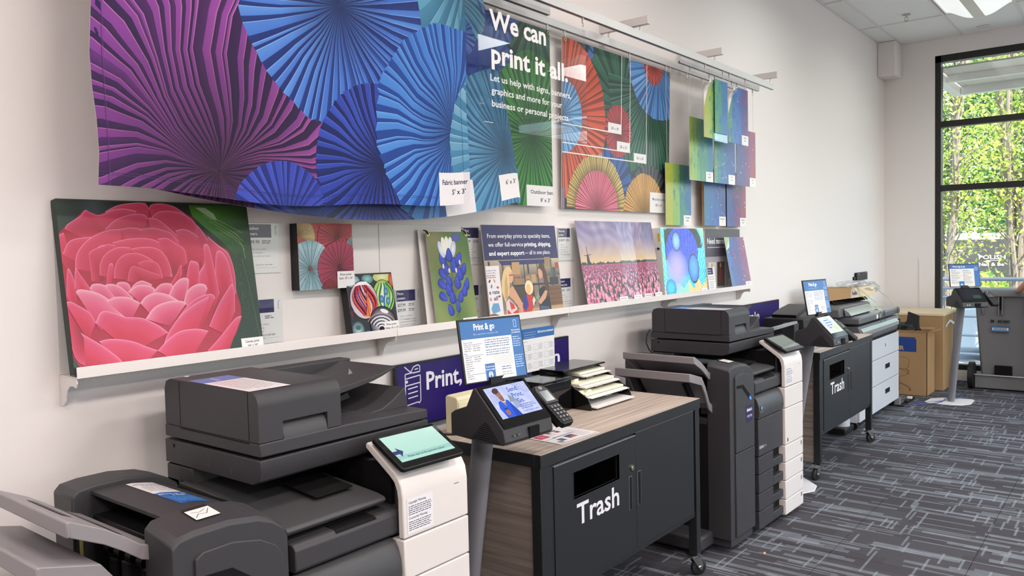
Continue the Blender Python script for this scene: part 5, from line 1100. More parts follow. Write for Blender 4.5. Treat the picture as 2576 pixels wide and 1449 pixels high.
t2 = thing('clear_sample', 'clear acrylic sample with blue-green splashes overlapping the top left sample', 'sign sample', (5.1, -.268, 2.40)); MB().box(4.985, 5.188, -.272, -.268, 2.372, 2.775).build('sheet', 'acrylic', t2)
a = Art(.203, .403); 
r = random.Random(5); q_ = Art(.203, .35); drips(q_, .203, .35, .2, .5, 79, 4); a.p = [([(v[0], v[1] + .053, v[2], v[3], v[4]) for v in pl], L) for pl, L in q_.p]; a.L = q_.L
a.build('print', t2, (4.985, -.2722, 2.372), m='print_satin')
sample(5.225, 5.560, 2.385, 2.775, -.262, .25, .85, 78, ['Adhesive', 'fabric'], 'green, blue and purple splash sample with a curled corner, top row right', curl=True, dots=2)
# ------------------------------------------------------------------ copiers
def sheet_art(w, h, head, c='2A5CA8'):
    a = Art(w, h, bg='F4F0EE'); a.rect(0, h * .66, w, h, c); a.text(head, w * .08, h * .78, h * .09, 'E8F0FA', w * .7, .01); a.greek(w * .08, h * .56, w * .84, 9, h * .055, h * .03, '8A6A80', 6); return a
def screen_art(w, h, k):
    if k == 0:
        a = Art(w, h); a.grid(6, 5, lambda u, v: mix(C('A8D4C8'), C('B8DCD0'), v)); a.rect(0, h * .10, w, h * .24, '98C4BC')
        a.poly([(0, h * .42), (w * .085, h * .42), (w * .085, h * .54), (w * .17, h * .36), (w * .085, h * .18), (w * .085, h * .29), (0, h * .29)], C('3A3C70')); a.text('Please start at the payment station', w * .17, h * .115, h * .075, '3A4A60', w * .68, .012)
    else:
        a = Art(w, h); a.grid(6, 5, lambda u, v: mix(C('9AA8A2'), C('A8B2AC'), v))
    return a
def copier(label, loc, rotz, k):
    t = thing('copier', label, 'copier', loc, 'f', rotz, local=True)
    D, B, I_ = 'dark_plastic', 'black_plastic', 'interior'
    # body
    b = MB(); b.box(-.01, .655, -.70, -.06, .05, .80); b.box(0, .655, -.13, -.05, .80, 1.033); b.box(.40, .655, -.69, -.13, .80, 1.03); b.build('body', D, t, .004)
    b = MB(); b.prism('x', [(-.20, .985), (-.05, .985), (-.05, 1.033), (-.20, 1.033)], .002, .10); b.prism('x', [(-.15, .80), (-.05, .80), (-.05, .99), (-.12, .99)], .0, .03); b.build('rear_support', D, t, .003)
    MB().box(.02, .39, -.60, -.135, .90, .915).build('inner_floor', I_, t)
    MB().box(.385, .399, -.68, -.14, .83, 1.03).build('inner_wall', I_, t)
    # output tray and its front lip
    o = MB(); o.prism('x', [(-.66, .955), (-.695, .948), (-.702, .938), (-.69, .925), (-.15, .915), (-.15, .99), (-.30, .985)], -.015, .345); o.build('output_tray', 'mid_plastic', t, .004, smooth=True)
    MB().prism('x', [(-.60, .972), (-.50, .982), (-.42, .990), (-.42, .994), (-.60, .976)], .16, .30).build('tray_recess', I_, t)
    MB().prism('x', [(-.60, .830), (-.715, .828), (-.725, .836), (-.725, .892), (-.712, .906), (-.60, .912)], -.008, .402).build('front_lip', D, t, .004, smooth=True)
    MB().prism('x', [(-.712, .9065), (-.722, .900), (-.715, .893), (-.68, .895), (-.66, .908), (-.68, .909)], .135, .285).build('finger_notch', I_, t)
    pf = [(-.70, .688), (-.742, .688), (-.748, .72), (-.745, .76), (-.733, .795), (-.72, .812), (-.70, .82)]
    MB().prism('x', pf, -.006, .358).build('upper_front_cover', 'mid_plastic', t, .002, smooth=True)
    fd = MB().box(-.006, .358, -.742, -.70, .470, .684).build('front_door', D, t, .004)
    zz = [(.366, .466), (.256, .362), (.152, .252), (.045, .148)]
    for i, (z0, z1) in enumerate(zz):
        d = MB(); hz0, hz1 = z1 - .055, z1 - .004
        if i == 3: hz0, hz1 = z1 - .055, z1 - .004
        d.box(-.006, .205, -.742, -.70, z0, z1); d.box(.205, .358, -.742, -.70, z0, hz0); d.build('paper_drawer', D, t, .003)
        MB().box(.207, .357, -.715, -.702, hz0, z1 + .002).build('drawer_grip', I_, t)
    MB().box(.0, .64, -.69, -.08, .012, .05).build('plinth', B, t)
    for x in (.05, .6):
        for y in (-.62, -.12): MB().cyl((x, y, 0), .022, .03, 'z', 12).build('foot', B, t)
    # white control column
    out = [(-.755, .819), (-.755, .945), (-.749, .982), (-.735, 1.006), (-.715, 1.024), (-.612, 1.094), (-.600, 1.097), (-.592, 1.090), (-.594, 1.078), (-.70, 1.004), (-.718, .988), (-.728, .965), (-.732, .940), (-.732, .819)]
    MB().prism('x', out, .362, .655).build('control_column', 'white_plastic', t, .004, smooth=True)
    for z0, z1 in ((.692, .815), (.466, .688), (.359, .462), (.248, .355), (.131, .244), (.035, .127)):
        w = MB().box(.362, .655, -.756, -.70, z0, z1).build('white_front', 'white_plastic', t, .004)
        if z1 < .5: MB().box(.612, .632, -.7568, -.756, (z0 + z1) / 2 + .01, (z0 + z1) / 2 + .035).build('paper_mark', 'grey_plastic', t, parent=w)
        elif z0 < .5: MB().box(.392, .404, -.7568, -.756, .482, .505).build('paper_mark', B, t, parent=w)
    MB().box(.55, .652, -.70, -.60, .80, 1.02).build('column_back', I_, t)
    MB().box(.59, .612, -.7558, -.7548, .935, .9365).build('indicator', B, t)
    # warning sticker
    w, h = .112, .108; a = Art(w, h, bg='F6F4F6'); a.text('Copyright Warning', .006, .092, .0078, '2A2A60', .075, .02, res=1); a.greek(.006, .082, .10, 5, .0062, .0042, '5A5870', 7, .1)
    a.text('Counterfeit Warning', .006, .044, .0078, '2A2A60', .080, .02, res=1); a.greek(.006, .034, .10, 5, .0062, .0042, '5A5870', 8, .1); a.build('warning_sticker', t, (.378, -.7555, .830))
    # tablet
    ti = math.radians(62.5); ya = math.radians(-3.5); R = Vector((math.cos(ya), math.sin(ya), 0)); n = Vector((math.sin(ya), -math.cos(ya), 0)); U = Vector((0, 0, 1)) * math.cos(ti) - n * math.sin(ti)
    c = Vector((.485, -.706, 1.078)); w, h = .258, .166; O = c - R * w / 2 - U * h / 2
    N = R.cross(U).normalized()
    tb = MB().frame(O - N * .016, R, U, rrect(0, w, 0, h, .012), .016).build('tablet', B, t, .003, smooth=True)
    MB().frame(O, R, U, rrect(.003, w - .003, .003, h - .003, .010), .0006).build('glass', 'screen_glass', t, parent=tb)
    sw, sh = .222, .124; screen_art(sw, sh, k).build('display', t, O + R * .018 + U * .028, R, U, 'print_screen' if k == 0 else 'print_dim', parent=tb, z0=.001)
    MB().frame(O - N * .045 + R * .08 + U * .03, R, U, [(0, 0), (.10, 0), (.10, .09), (0, .09)], .03).build('tablet_mount', B, t, parent=tb)
    # scanner and document feeder
    MB().prism('x', [(-.045, 1.037), (-.525, 1.037), (-.555, 1.050), (-.568, 1.080), (-.568, 1.112), (-.045, 1.112)], 0, .668).build('scanner_unit', D, t, .003, smooth=True)
    for y in (-.30, -.42): MB().cyl((-.0012, y, 1.062), .009, .002, 'x', 14).build('screw_cap', 'mid_plastic', t)
    MB().cyl((-.001, -.10, 1.095), .006, .002, 'x', 12).build('port', I_, t)
    MB().prism('y', [(0, 1.121), (.668, 1.116), (.666, 1.148), (.32, 1.160), (0, 1.160)], -.568, -.048).build('feeder_base', D, t, .004)
    full = [(-.566, 1.162)] + [(-.566 + .0, 1.262)] + [(-.525 + .041 * math.cos(q), 1.266 + .041 * math.sin(q)) for q in [PI - i * PI / 16 for i in range(9)]] + [(-.09, 1.307), (-.066, 1.298), (-.056, 1.275), (-.056, 1.162)]
    cv = MB(); cv.prism('x', full, 0, .080); cv.prism('x', full, .240, .292)
    cut = [(-.540, 1.165), (-.540, 1.213), (-.566, 1.213), (-.566, 1.262)] + full[2:]
    cv.prism('x', cut, .080, .240); cv = cv.build('feeder_cover', D, t, 0, smooth=True)
    pr = [(-.545, 1.125)] + [(-.535 - .029 * math.sin(q), 1.145 + .062 * (1 - math.cos(q)) * 1.0) for q in [i * PI / 16 for i in range(9)]]
    MB().prism('x', [(-.5655, 1.125), (-.566, 1.165), (-.560, 1.190), (-.548, 1.206), (-.53, 1.213), (-.53, 1.125)], .082, .238).build('release_cover', 'mid_plastic', t, smooth=True, parent=cv)
    s_ = MB()
    for y0, y1 in ((-.1465, -.1445), (-.5175, -.5155)): s_.box(-.0006, .0004, y0, y1, 1.164, 1.302)
    s_.box(-.0006, .0004, -.517, -.145, 1.155, 1.158); s_.build('panel_seams', I_, t, parent=cv)
    MB().prism('y', [(.27, 1.16), (.71, 1.148), (.71, 1.290), (.27, 1.292)], -.118, -.052).build('rear_cover', D, t, .004)
    q = [(.285, 1.232, .02), (.44, 1.250, .02), (.555, 1.264, .016), (.60, 1.272, .012), (.662, 1.288, .006)]
    MB().loft([[(x, -.42, z), (x, -.42, z - th), (x, -.125, z - th), (x, -.125, z)] for x, z, th in q]).build('document_tray', D, t, .002)
    for x, y in ((.545, -.30), (.42, -.355)): MB().frame((x, y, 1.262 if x > .5 else 1.248), (1, 0, 0), (0, 0, 1), [(0, 0), (.022, 0), (.004, .022)], .002).build('paper_stop', 'grey_plastic', t)
    MB().prism('x', [(-.25, 1.25), (-.20, 1.25), (-.20, 1.285), (-.25, 1.28)], .33, .336).build('paper_guide', 'bin', t)
    MB().prism('y', [(.46, 1.152), (.545, 1.160), (.59, 1.180), (.652, 1.218), (.664, 1.147)], -.475, -.14).build('output_ramp', D, t, .003)
    MB().prism('y', [(.31, 1.158), (.42, 1.158), (.55, 1.18), (.54, 1.20), (.42, 1.165)], -.30, -.26).build('inner_rib', D, t)
    MB().prism('y', [(.50, 1.15), (.655, 1.15), (.65, 1.19), (.57, 1.21)], -.135, -.12).build('side_fin', D, t)
    MB().box(.294, .33, -.46, -.42, 1.16, 1.215).build('inner_block', D, t, .002)
    # the notice lying on the feeder
    nt = Vector((.10, -.352, 0)); R2 = Vector((-.05, -.35, 0)).normalized()
    a = sheet_art(.150, .345, 'Notice') if False else Art(.345, .138, bg='F4EFEE')
    a.rect(0, 0, .095, .138, '3466B4'); a.text('Print & go', .018, .06, .012, 'DCE6F8', .06, .02); a.greek(.105, .12, .22, 11, .010, .005, '8A7488', 4, .15)
    a.build('notice', t, (.006, -.188, 1.3072), (-.03, -1, 0), (1, -.03, 0), 'print_satin')
    MB().cyl((.055, -.094, 1.307), .008, .0012, 'z', 12).build('round_mark', 'white_plastic', t)
    # finisher on the left
    top = [(-.352, .08), (-.032, .08), (-.032, .935), (-.045, .965), (-.075, .988), (-.12, 1.006), (-.20, 1.018), (-.29, 1.018), (-.335, 1.012), (-.352, .995)]
    def hs(y, up): return [(x, y, z + (up if z > .5 else 0)) for x, z in top]
    MB().loft([hs(-.728, .004), hs(-.718, .014), hs(-.595, .032)]).build('finisher_front_housing', D, t, .003, smooth=True)
    door = [(-.300, .55), (-.052, .55), (-.052, .90), (-.075, .935), (-.12, .962), (-.20, .980), (-.280, .978), (-.300, .965)]
    MB().prism('y', door, -.738, -.725).build('finisher_door', D, t, .003, smooth=True)
    MB().prism('y', [(-.300, .085), (-.052, .085), (-.052, .546), (-.300, .546)], -.738, -.725).build('lower_door', D, t, .003, smooth=True)
    MB().box(-.33, -.05, -.72, -.60, .03, .08).build('finisher_foot', D, t, .006)
    MB().frame((-.285, -.7392, .905), (1, 0, 0), (0, 0, 1), [(0, 0), (.07, -.005), (.17, -.085), (.178, -.062), (.08, .012), (0, .016)], .001).build('light_slot', I_, t)
    MB().frame((-.13, -.7406, .832), (1, 0, 0), (0, 0, 1), [(0, .0), (.02, -.014), (.03, -.006), (.012, .012)], .001).build('status_light', 'led_blue', t)
    a = Art(.085, .092, bg='32285E'); a.text("kinko's", .010, .058, .018, 'FFFFFF', .068, .03); a.text('copying', .010, .026, .018, 'E8E4F4', .068, 0); a.build('brand_sticker', t, (-.168, -.7385, .700))
    tb2 = [(x, z + .036) if z > .5 else (x, .62) for x, z in top]; tb2 = [(-.352, .08)] + [(-.032, .08)] + [(x, z + .038) for x, z in top[2:]]
    MB().prism('y', tb2, -.195, -.072).build('finisher_rear_housing', D, t, .006, smooth=True)
    mid = [(-.032, .95), (-.075, 1.004), (-.12, 1.026), (-.20, 1.042), (-.300, 1.042), (-.300, 1.030), (-.20, 1.026), (-.12, 1.010), (-.085, .985), (-.05, .945)]
    MB().prism('y', mid, -.594, -.196).build('finisher_top_cover', D, t, .002, smooth=True)
    b = MB(); b.box(-.19, -.035, -.594, -.196, .08, .99); b.box(-.335, -.19, -.594, -.196, .08, .62); b.build('finisher_core', I_, t)
    MB().box(-.30, -.19, -.59, -.20, .955, .975).build('eject_bar', B, t, .003)
    r = random.Random(4)
    for i in range(6):
        y = -.57 + i * .062; MB().box(-.300 + r.uniform(0, .03), -.19, y, y + .045, .74 + r.uniform(0, .05), .86 + r.uniform(0, .05)).build('mechanism', ('mid_plastic', B, D)[i % 3], t, .004)
        MB().cyl((-.275, y, .885), .016, .03, 'y', 12).build('roller', B, t, smooth=True)
    MB().box(-.345, -.30, -.59, -.20, .70, .735).build('exit_bar', D, t, .003)
    MB().frame((-.3530, -.235, .885), (0, -1, 0), (0, 0, 1), [(0, 0), (.022, 0), (.022, .045), (0, .045)], .001).build('warning_label', 'sticker', t)
    a = Art(.065, .075, bg='EEE8E6'); a.rect(0, .060, .065, .075, '2A2426'); a.line([(.006, .012), (.022, .030), (.040, .022), (.058, .048)], .0022, '6A6466'); a.line([(.01, .045), (.03, .038), (.05, .05)], .002, '6A6466'); a.build('instruction_label', t, (-.262, -.682, 1.0405), (1, 0, 0), (0, 1, .135), z0=.0012)
    a = Art(.305, .098, bg='F2EDEC')
    a.rect(.16, 0, .305, .098, '2F6CB8')
    a.text('Need paper by', .015, .0, .001, 'F2EDEC')
    q_ = Art(.098, .305, bg='F2EDEC', dice=.02); q_.rect(0, 0, .098, .145, '2F6CB8')
    q_.text('Need paper by', .049, .270, .0105, '8A98C0', .085, .03, 'c'); q_.text('the sheet?', .049, .250, .0105, '8A98C0', .062, .03, 'c'); q_.greek(.010, .228, .078, 4, .016, .008, 'A8A8B8', 2, .2)
    q_.text('Need to send', .049, .118, .0115, 'F4F8FF', .088, .03, 'c'); q_.text('a fax?', .049, .098, .0115, 'F4F8FF', .038, .03, 'c'); q_.greek(.008, .076, .082, 4, .016, .008, '7AA8E0', 3, .2)
    q_.build('notice', t, (-.215, -.525, 1.0425), fn=lambda u, v, o: (-.215 + u, -.525 + v, 1.0425 + o - max(0, u - .015) * .20 - max(0, u - .07) * .1), m='print_satin')
    # exit trays of the finisher
    def tray(P, th, y0, y1, nm):
        rings = []
        for (x, z) in P: rings.append([(x, y0, z), (x, y0, z - th), (x, y0 + .012, z - th), (x, y0 + .012, z - .012), (x, y1 - .012, z - .012), (x, y1 - .012, z - th), (x, y1, z - th), (x, y1, z)])
        o = MB().loft(rings).build(nm, 'grey_plastic', t, .002, smooth=False)
        x, z = P[-1]; MB().box(x - .008, x + .004, y0, y1, z - th, z).build('tip', 'grey_plastic', t, .004, parent=o)
        return o
    o1 = tray([(-.330, .985), (-.370, 1.000), (-.415, 1.035), (-.455, 1.062), (-.530, 1.100)], .038, -.615, -.175, 'upper_exit_tray')
    ym = -.395; MB().prism('x', [(-.34, 1.0), (-.45, 1.0)], 0, 0) if False else None
    g_ = MB().loft([[(x, y, z + .0015) for y in (-.50, -.44, -.35, -.29)] for x, z in ((-.36, .996), (-.42, 1.039), (-.50, 1.085))], cap=False, close=False).build('tray_ridge', 'mid_plastic', t, parent=o1)
    o2 = tray([(-.330, .800), (-.385, .840), (-.430, .930), (-.470, .985), (-.600, 1.020)], .045, -.625, -.165, 'lower_exit_tray')
    for y in (-.55, -.25): MB().frame((-.36, y, .80), (-1, 0, 0), (0, 0, 1), [(0, 0), (.04, 0), (.16, .15), (.12, .15)], .02).build('tray_brace', B, t, parent=o2)
    MB().box(-.50, -.33, -.62, -.22, .035, .115).build('base_outrigger', D, t, .015)
    MB().box(-.35, -.335, -.60, -.20, .115, .70).build('tray_rail', B, t)
    return t
c1 = copier('near dark grey copier with a white column and teal tablet, its printed notices facing up', (1.295, 0, 0), 0, 0)
c2 = copier("second dark grey copier, its finisher carrying a kinko's copying sticker, right of the near cabinet", (4.44, -.03, 0), math.radians(-1.2), 1)
a = Art(.12, .06); a.text('bizhub', 0, .02, .020, 'C8CACC', .062, .03); a.text('C450i', .066, .02, .013, 'B8BABC', .036, 0); a.build('model_name', c2, (.0, -.7426, .495))
a = Art(.06, .06); a.ell(.03, .035, .013, .013, '3A78B8', '6AA8E0', n=18); a.line([(.02, .038), (.04, .038)], .0015, 'C8DCF0'); a.line([(.019, .033), (.041, .033)], .0015, 'C8DCF0'); a.text('KONICA MINOLTA', .008, .012, .0045, 'C8CACC', .045, 0, res=1); a.build('maker_emblem', c2, (-.005, -.7489, .715))
MB().tube([(0, -.04, 1.17), (-.02, -.03, 1.14), (-.03, -.03, 1.09), (-.015, -.04, 1.05), (.01, -.05, 1.02)], .004, 8).build('cable', 'cable_black', c2, smooth=True)

# ------------------------------------------------------------------ cabinets with a trash opening
def caster(t, x, y, yaw, top=.112, par=None):
    c, s = math.cos(yaw), math.sin(yaw); W = lambda a, b, z: (x + a * c - b * s, y + a * s + b * c, z)
    pl = MB(); pl.loft([[W(-.035, -.03, z), W(.035, -.03, z), W(.035, .03, z), W(-.035, .03, z)] for z in (top - .004, top)]); o = pl.build('caster', 'steel', t)
    k = MB()
    for sgn in (-1, 1): k.loft([[W(-.022, sgn * .021, top - .014), W(.026, sgn * .021, top - .014), W(.042, sgn * .021, .05), W(.026, sgn * .021, .034), W(.012, sgn * .021, .045)], [W(-.022, sgn * .018, top - .014), W(.026, sgn * .018, top - .014), W(.042, sgn * .018, .05), W(.026, sgn * .018, .034), W(.012, sgn * .018, .045)]])
    k.loft([[W(-.024, -.021, z), W(.028, -.021, z), W(.028, .021, z), W(-.024, .021, z)] for z in (top - .018, top - .012)]); k.cyl((x, y, top - .014), .022, .010, 'z', 16)
    k.build('fork', 'steel', t, parent=o)
    wh = MB(); R_ = .041
    wh.loft([[W(.026 + rr * math.cos(q / 24 * 2 * PI), w_, .0415 + rr * math.sin(q / 24 * 2 * PI)) for q in range(24)] for rr, w_ in ((R_ - .006, -.014), (R_, -.010), (R_, .010), (R_ - .006, .014))]); wh.build('wheel', 'rubber', t, smooth=True, parent=o)
    MB().loft([[W(.026 + .010 * math.cos(q / 10 * 2 * PI), w_, .0415 + .010 * math.sin(q / 10 * 2 * PI)) for q in range(10)] for w_ in (-.026, .026)]).build('axle', 'steel', t, parent=o)
    MB().loft([[W(-.075, -.012, .085), W(-.075, .012, .085), W(-.03, .012, .102), W(-.03, -.012, .102)], [W(-.078, -.012, .078), W(-.078, .012, .078), W(-.03, .012, .092), W(-.03, -.012, .092)]]).build('brake_pedal', 'steel', t, parent=o)
def cabinet(label, dx, dy, rotz=0):
    x0, x1, y0, y1 = 2.390, 3.752, -.730, -.105
    t = thing('trash_cabinet', label, 'cabinet', (2.39, -.73, 0), 'f')
    Bk = 'cart_black'
    f = MB()
    f.box(x0, x1, y0, y0 + .03, .862, .9125); f.box(x0, x1, y1 - .03, y1, .862, .9125); f.box(x0, x0 + .03, y0 + .03, y1 - .03, .862, .9125); f.box(x1 - .03, x1, y0 + .03, y1 - .03, .862, .9125)
    f.build('top_frame', Bk, t, .002); MB().box(x0 + .002, x1 - .002, y0 + .002, y1 - .002, .905, .9142).build('worktop', 'wood_top', t, .0008)
    for x, y in ((x0 + .002, y0 + .004), (x1 - .047, y0 + .004), (x0 + .002, y1 - .049), (x1 - .047, y1 - .049)): MB().box(x, x + .045, y, y + .045, .112, .863).build('leg', Bk, t, .002)
    MB().box(x0 + .010, x0 + .018, y0 + .05, y1 - .05, .125, .860).build('side_panel', 'wood_side', t)
    MB().box(x1 - .018, x1 - .010, y0 + .05, y1 - .05, .30, .860).build('side_panel', 'wood_side', t)
    sh = MB(); sh.box(x0 + .05, x1 - .05, y1 - .06, y1 - .045, .335, .86); sh.box(x0 + .05, x1 - .05, y0 + .02, y1 - .05, .335, .345); sh.box(x0 + .05, x1 - .05, y0 + .02, y1 - .05, .855, .86); sh.build('carcass', 'interior', t)
    MB().box(x0 + .047, x1 - .047, y0 + .012, y0 + .04, .312, .338).build('bottom_rail', Bk, t, .002)
    MB().box(x0 + .047, 2.474, y0 + .006, y0 + .025, .338, .862).build('stile', Bk, t)
    # left door with the opening
    d = MB(); a, b, c_, e = 2.476, 3.100, y0 + .002, y0 + .020
    hx0, hx1, hz0, hz1 = 2.608, 2.957, .690, .798
    for q in ((a, hx0, .342, .850), (hx1, b, .342, .850), (hx0, hx1, .342, hz0), (hx0, hx1, hz1, .850)): d.box(q[0], q[1], c_, e, q[2], q[3])
    do = MB(); vs = d.build('door', Bk, t, 0)
    rim = MB()
    for q in ((hx0 - .003, hx1 + .003, hz1, hz1 + .003), (hx0 - .003, hx1 + .003, hz0 - .003, hz0), (hx0 - .003, hx0, hz0, hz1), (hx1, hx1 + .003, hz0, hz1)): rim.box(q[0], q[1], c_ - .0015, c_ + .01, q[2], q[3])
    rim.build('opening_rim', Bk, t, parent=vs)
    MB().box(a, b, c_ - .001, e, .849, .8525).build('door_edge', 'grey_steel', t, parent=vs)
    MB().cyl((3.064, c_ - .006, .714), .013, .008, 'y', 18).build('lock', 'steel', t, parent=vs, smooth=True); MB().cyl((3.064, c_ - .0075, .714), .007, .003, 'y', 12).build('keyhole', 'brass', t, parent=vs, smooth=True)
    MB().box(3.038, 3.064, c_ - .0008, c_, .530, .678).build('grip_frame', 'grey_steel', t, parent=vs); MB().box(3.040, 3.062, c_ - .0014, c_, .531, .676).build('grip', 'interior', t, parent=vs)
    a_ = Art(.34, .10); a_.text('Trash', .004, .004, .090, 'F0EEF2', .325, .016); a_.build('lettering', t, (2.622, c_, .575), parent=vs, z0=.0012)
    v2 = MB().box(3.103, x1 - .075, c_, e, .342, .862).build('door', Bk, t, .001)
    MB().box(3.103, x1 - .075, c_ - .001, e, .861, .8635).build('door_edge', 'grey_steel', t, parent=v2)
    MB().box(3.114, 3.142, c_ - .0008, c_, .535, .685).build('grip_frame', 'grey_steel', t, parent=v2); MB().box(3.116, 3.140, c_ - .0014, c_, .536, .683).build('grip', 'interior', t, parent=v2)
    for (x, y), yw in zip(((x0 + .03, y0 + .03), (x1 - .03, y0 + .03), (x0 + .03, y1 - .03), (x1 - .03, y1 - .03)), (2.9, -.5, 2.2, .4)): caster(t, x, y, yw)
    return t
k1 = cabinet('near black rolling cabinet with a taupe top and white Trash lettering', 0, 0)
k2o = copy_tree(k1.o); k2o['label'] = 'far black rolling cabinet with a taupe top and white Trash lettering beside the drawer unit'
k2o.location = FL(5.735, -.70, 0)

# ------------------------------------------------------------------ things on the near cabinet
ZT = .9142
t = thing('laminator', 'glossy black laminating machine with a flat top beside the paper sorter', 'laminator', (3.06, -.2, ZT), 'f')
MB().box(2.93, 3.175, -.34, -.09, ZT, 1.066).build('body', 'gloss_black', t, .006); MB().box(2.95, 3.16, -.345, -.338, 1.02, 1.03).build('feed_slot', 'interior', t)
MB().box(2.93, 3.178, -.345, -.085, 1.066, 1.076).build('lid', 'gloss_black', t, .003)
t = thing('paper_sorter', 'black sloped desk sorter filled with lamination pouches and white leaflets', 'sorter', (3.37, -.27, ZT), 'f')
side = [(-.09, ZT), (-.440, ZT), (-.440, .935), (-.425, .968), (-.300, 1.045), (-.240, 1.080), (-.09, 1.088)]
for x in (3.186, 3.560): MB().prism('x', side, x, x + .006).build('side_panel', 'gloss_black', t, .001)
MB().prism('x', [(-.09, ZT), (-.25, ZT), (-.265, .95), (-.2, 1.06), (-.09, 1.08)], 3.305, 3.310).build('divider', 'gloss_black', t)
MB().box(3.186, 3.566, -.285, -.085, 1.086, 1.094).build('top_shelf', 'gloss_black', t, .002)
MB().box(3.19, 3.562, -.095, -.09, ZT, 1.086).build('back_panel', 'gloss_black', t)
lv = [(.922, -.44), (.966, -.41), (1.006, -.355), (1.045, -.30)]
for z, y in lv: MB().frame((3.192, y, z), (1, 0, 0), (0, 1, .05), [(0, 0), (.368, 0), (.368, -y - .095), (.02, -y - .095)], .003).build('shelf', 'gloss_black', t)
for i, (z, y) in enumerate(lv):
    x0 = (3.20, 3.20, 3.23, 3.315)[i]
    g = 'documents in the black sorter'
    if i < 4:
        p = thing('leaflet_stack', ('low', 'second', 'third', 'top')[i] + ' pile of white leaflets in the black sorter, counted from the bottom', 'paper', (x0 + .15, y + .1, z), 'f', group=g)
        q = MB(); r = random.Random(i)
        for k in range(4): dx, dy = r.uniform(-.006, .006), r.uniform(-.015, .01); q.frame((x0 + dx, y - .018 + dy, z + .003 + k * .0016), (1, 0, 0), (0, 1, .05), [(0, 0), (.352 - (x0 - 3.2), 0), (.352 - (x0 - 3.2), .26), (0, .26)], -.0012)
        q.build('sheets', 'paper', p)
    if i in (1, 2, 3):
        p = thing('pouch_stack', ('thick', 'thinner', 'upper')[i - 1] + ' stack of cream lamination pouches in the black sorter', 'pouches', (x0 + .15, y + .1, z + .02), 'f', group='lamination pouches in the sorter')
        MB().frame((x0 - .0, y + .006, z + .022), (1, 0, 0), (0, 1, .05), [(0, 0), (.35 - (x0 - 3.2), 0), (.35 - (x0 - 3.2), .25), (0, .25)], -.011).build('pouches', 'paper_edge', p, .003)
    MB().box(3.36, 3.42, y - .002, y + .001, z - .012, z + .001).build('label_holder', 'bin', t); MB().box(3.45, 3.55, y - .002, y + .001, z - .010, z + .001).build('label_strip', 'gloss_black', t)
for i, z in enumerate((.998, 1.045)):
    y = -.375 + i * .075
    p = thing('pouch_stack', ('lower', 'higher')[i] + ' small stack of pouches with finger notches at the left of the sorter', 'pouches', (3.24, y + .1, z), 'f', group='small pouch stacks')
    o = [(0, 0), (.030, 0), (.038, .022), (.056, .022), (.064, 0), (.098, 0), (.102, .16), (0, .16)]
    MB().frame((3.196, y, z), (1, 0, 0), (0, 1, .05), o, -.016).build('pouches', 'paper_edge', p, .002)
# instructions in an acrylic stand
t = thing('laminator_sign', 'acrylic stand with the blue-headed Self-service laminator instructions behind the kiosk sign', 'sign', (3.2, -.14, 1.095), 'f')
MB().box(3.035, 3.32, -.142, -.139, 1.0765, 1.305).build('holder', 'acrylic', t); MB().frame((3.035, -.142, 1.0768), (1, 0, 0), (0, -1, 0), [(0, 0), (.285, 0), (.285, .07), (0, .07)], .002).build('foot', 'acrylic', t)
W, H = .279, .214; a = Art(W, H, bg='F6F4F4'); a.rect(0, H - .050, W, H, '2F6CB0'); a.text('Self-service laminator', W - .006, H - .027, .0125, 'FFFFFF', .135, .018, 'r'); a.greek(.03, H - .02, .10, 3, .012, .003, 'C0D4EC', 4); a.text('How to use', .02, .148, .006, '44444C')
for i in range(3):
    for j in range(3):
        x, y = .012 + i * .090, .105 - j * .045; a.line([(x, y), (x + .036, y), (x + .036, y + .028), (x, y + .028), (x, y)], .0012, '9AA0B0'); a.line([(x + .006, y + .010), (x + .030, y + .018)], .001, 'A8AEC0'); a.greek(x + .043, y + .026, .036, 5, .0062, .0035, '8A8E9C', i * 3 + j)
a.build('print', t, (3.038, -.1395, 1.088), (1, 0, 0), (0, 0, 1), z0=.0)
t = thing('adapter_box', 'cream plastic box standing behind the payment kiosk on the near cabinet', 'box', (2.56, -.2, ZT), 'f')
MB().prism('x', [(-.235, ZT), (-.235, 1.06), (-.225, 1.072), (-.175, 1.078), (-.165, 1.07), (-.165, ZT)], 2.475, 2.655).build('shell', 'cream', t, .004); MB().box(2.480, 2.650, -.2385, -.235, .94, 1.05).build('cover', 'cream', t, .002)
t = thing('power_cable', 'black cable lying on the near cabinet behind the copier', 'cable', (2.5, -.3, ZT), 'f')
MB().tube([(2.42, -.12, ZT + .004), (2.45, -.22, ZT + .004), (2.52, -.30, ZT + .004), (2.60, -.33, ZT + .004), (2.66, -.31, ZT + .004), (2.64, -.27, ZT + .004), (2.58, -.29, ZT + .006)], .0035, 8).build('cord', 'cable_black', t, smooth=True)
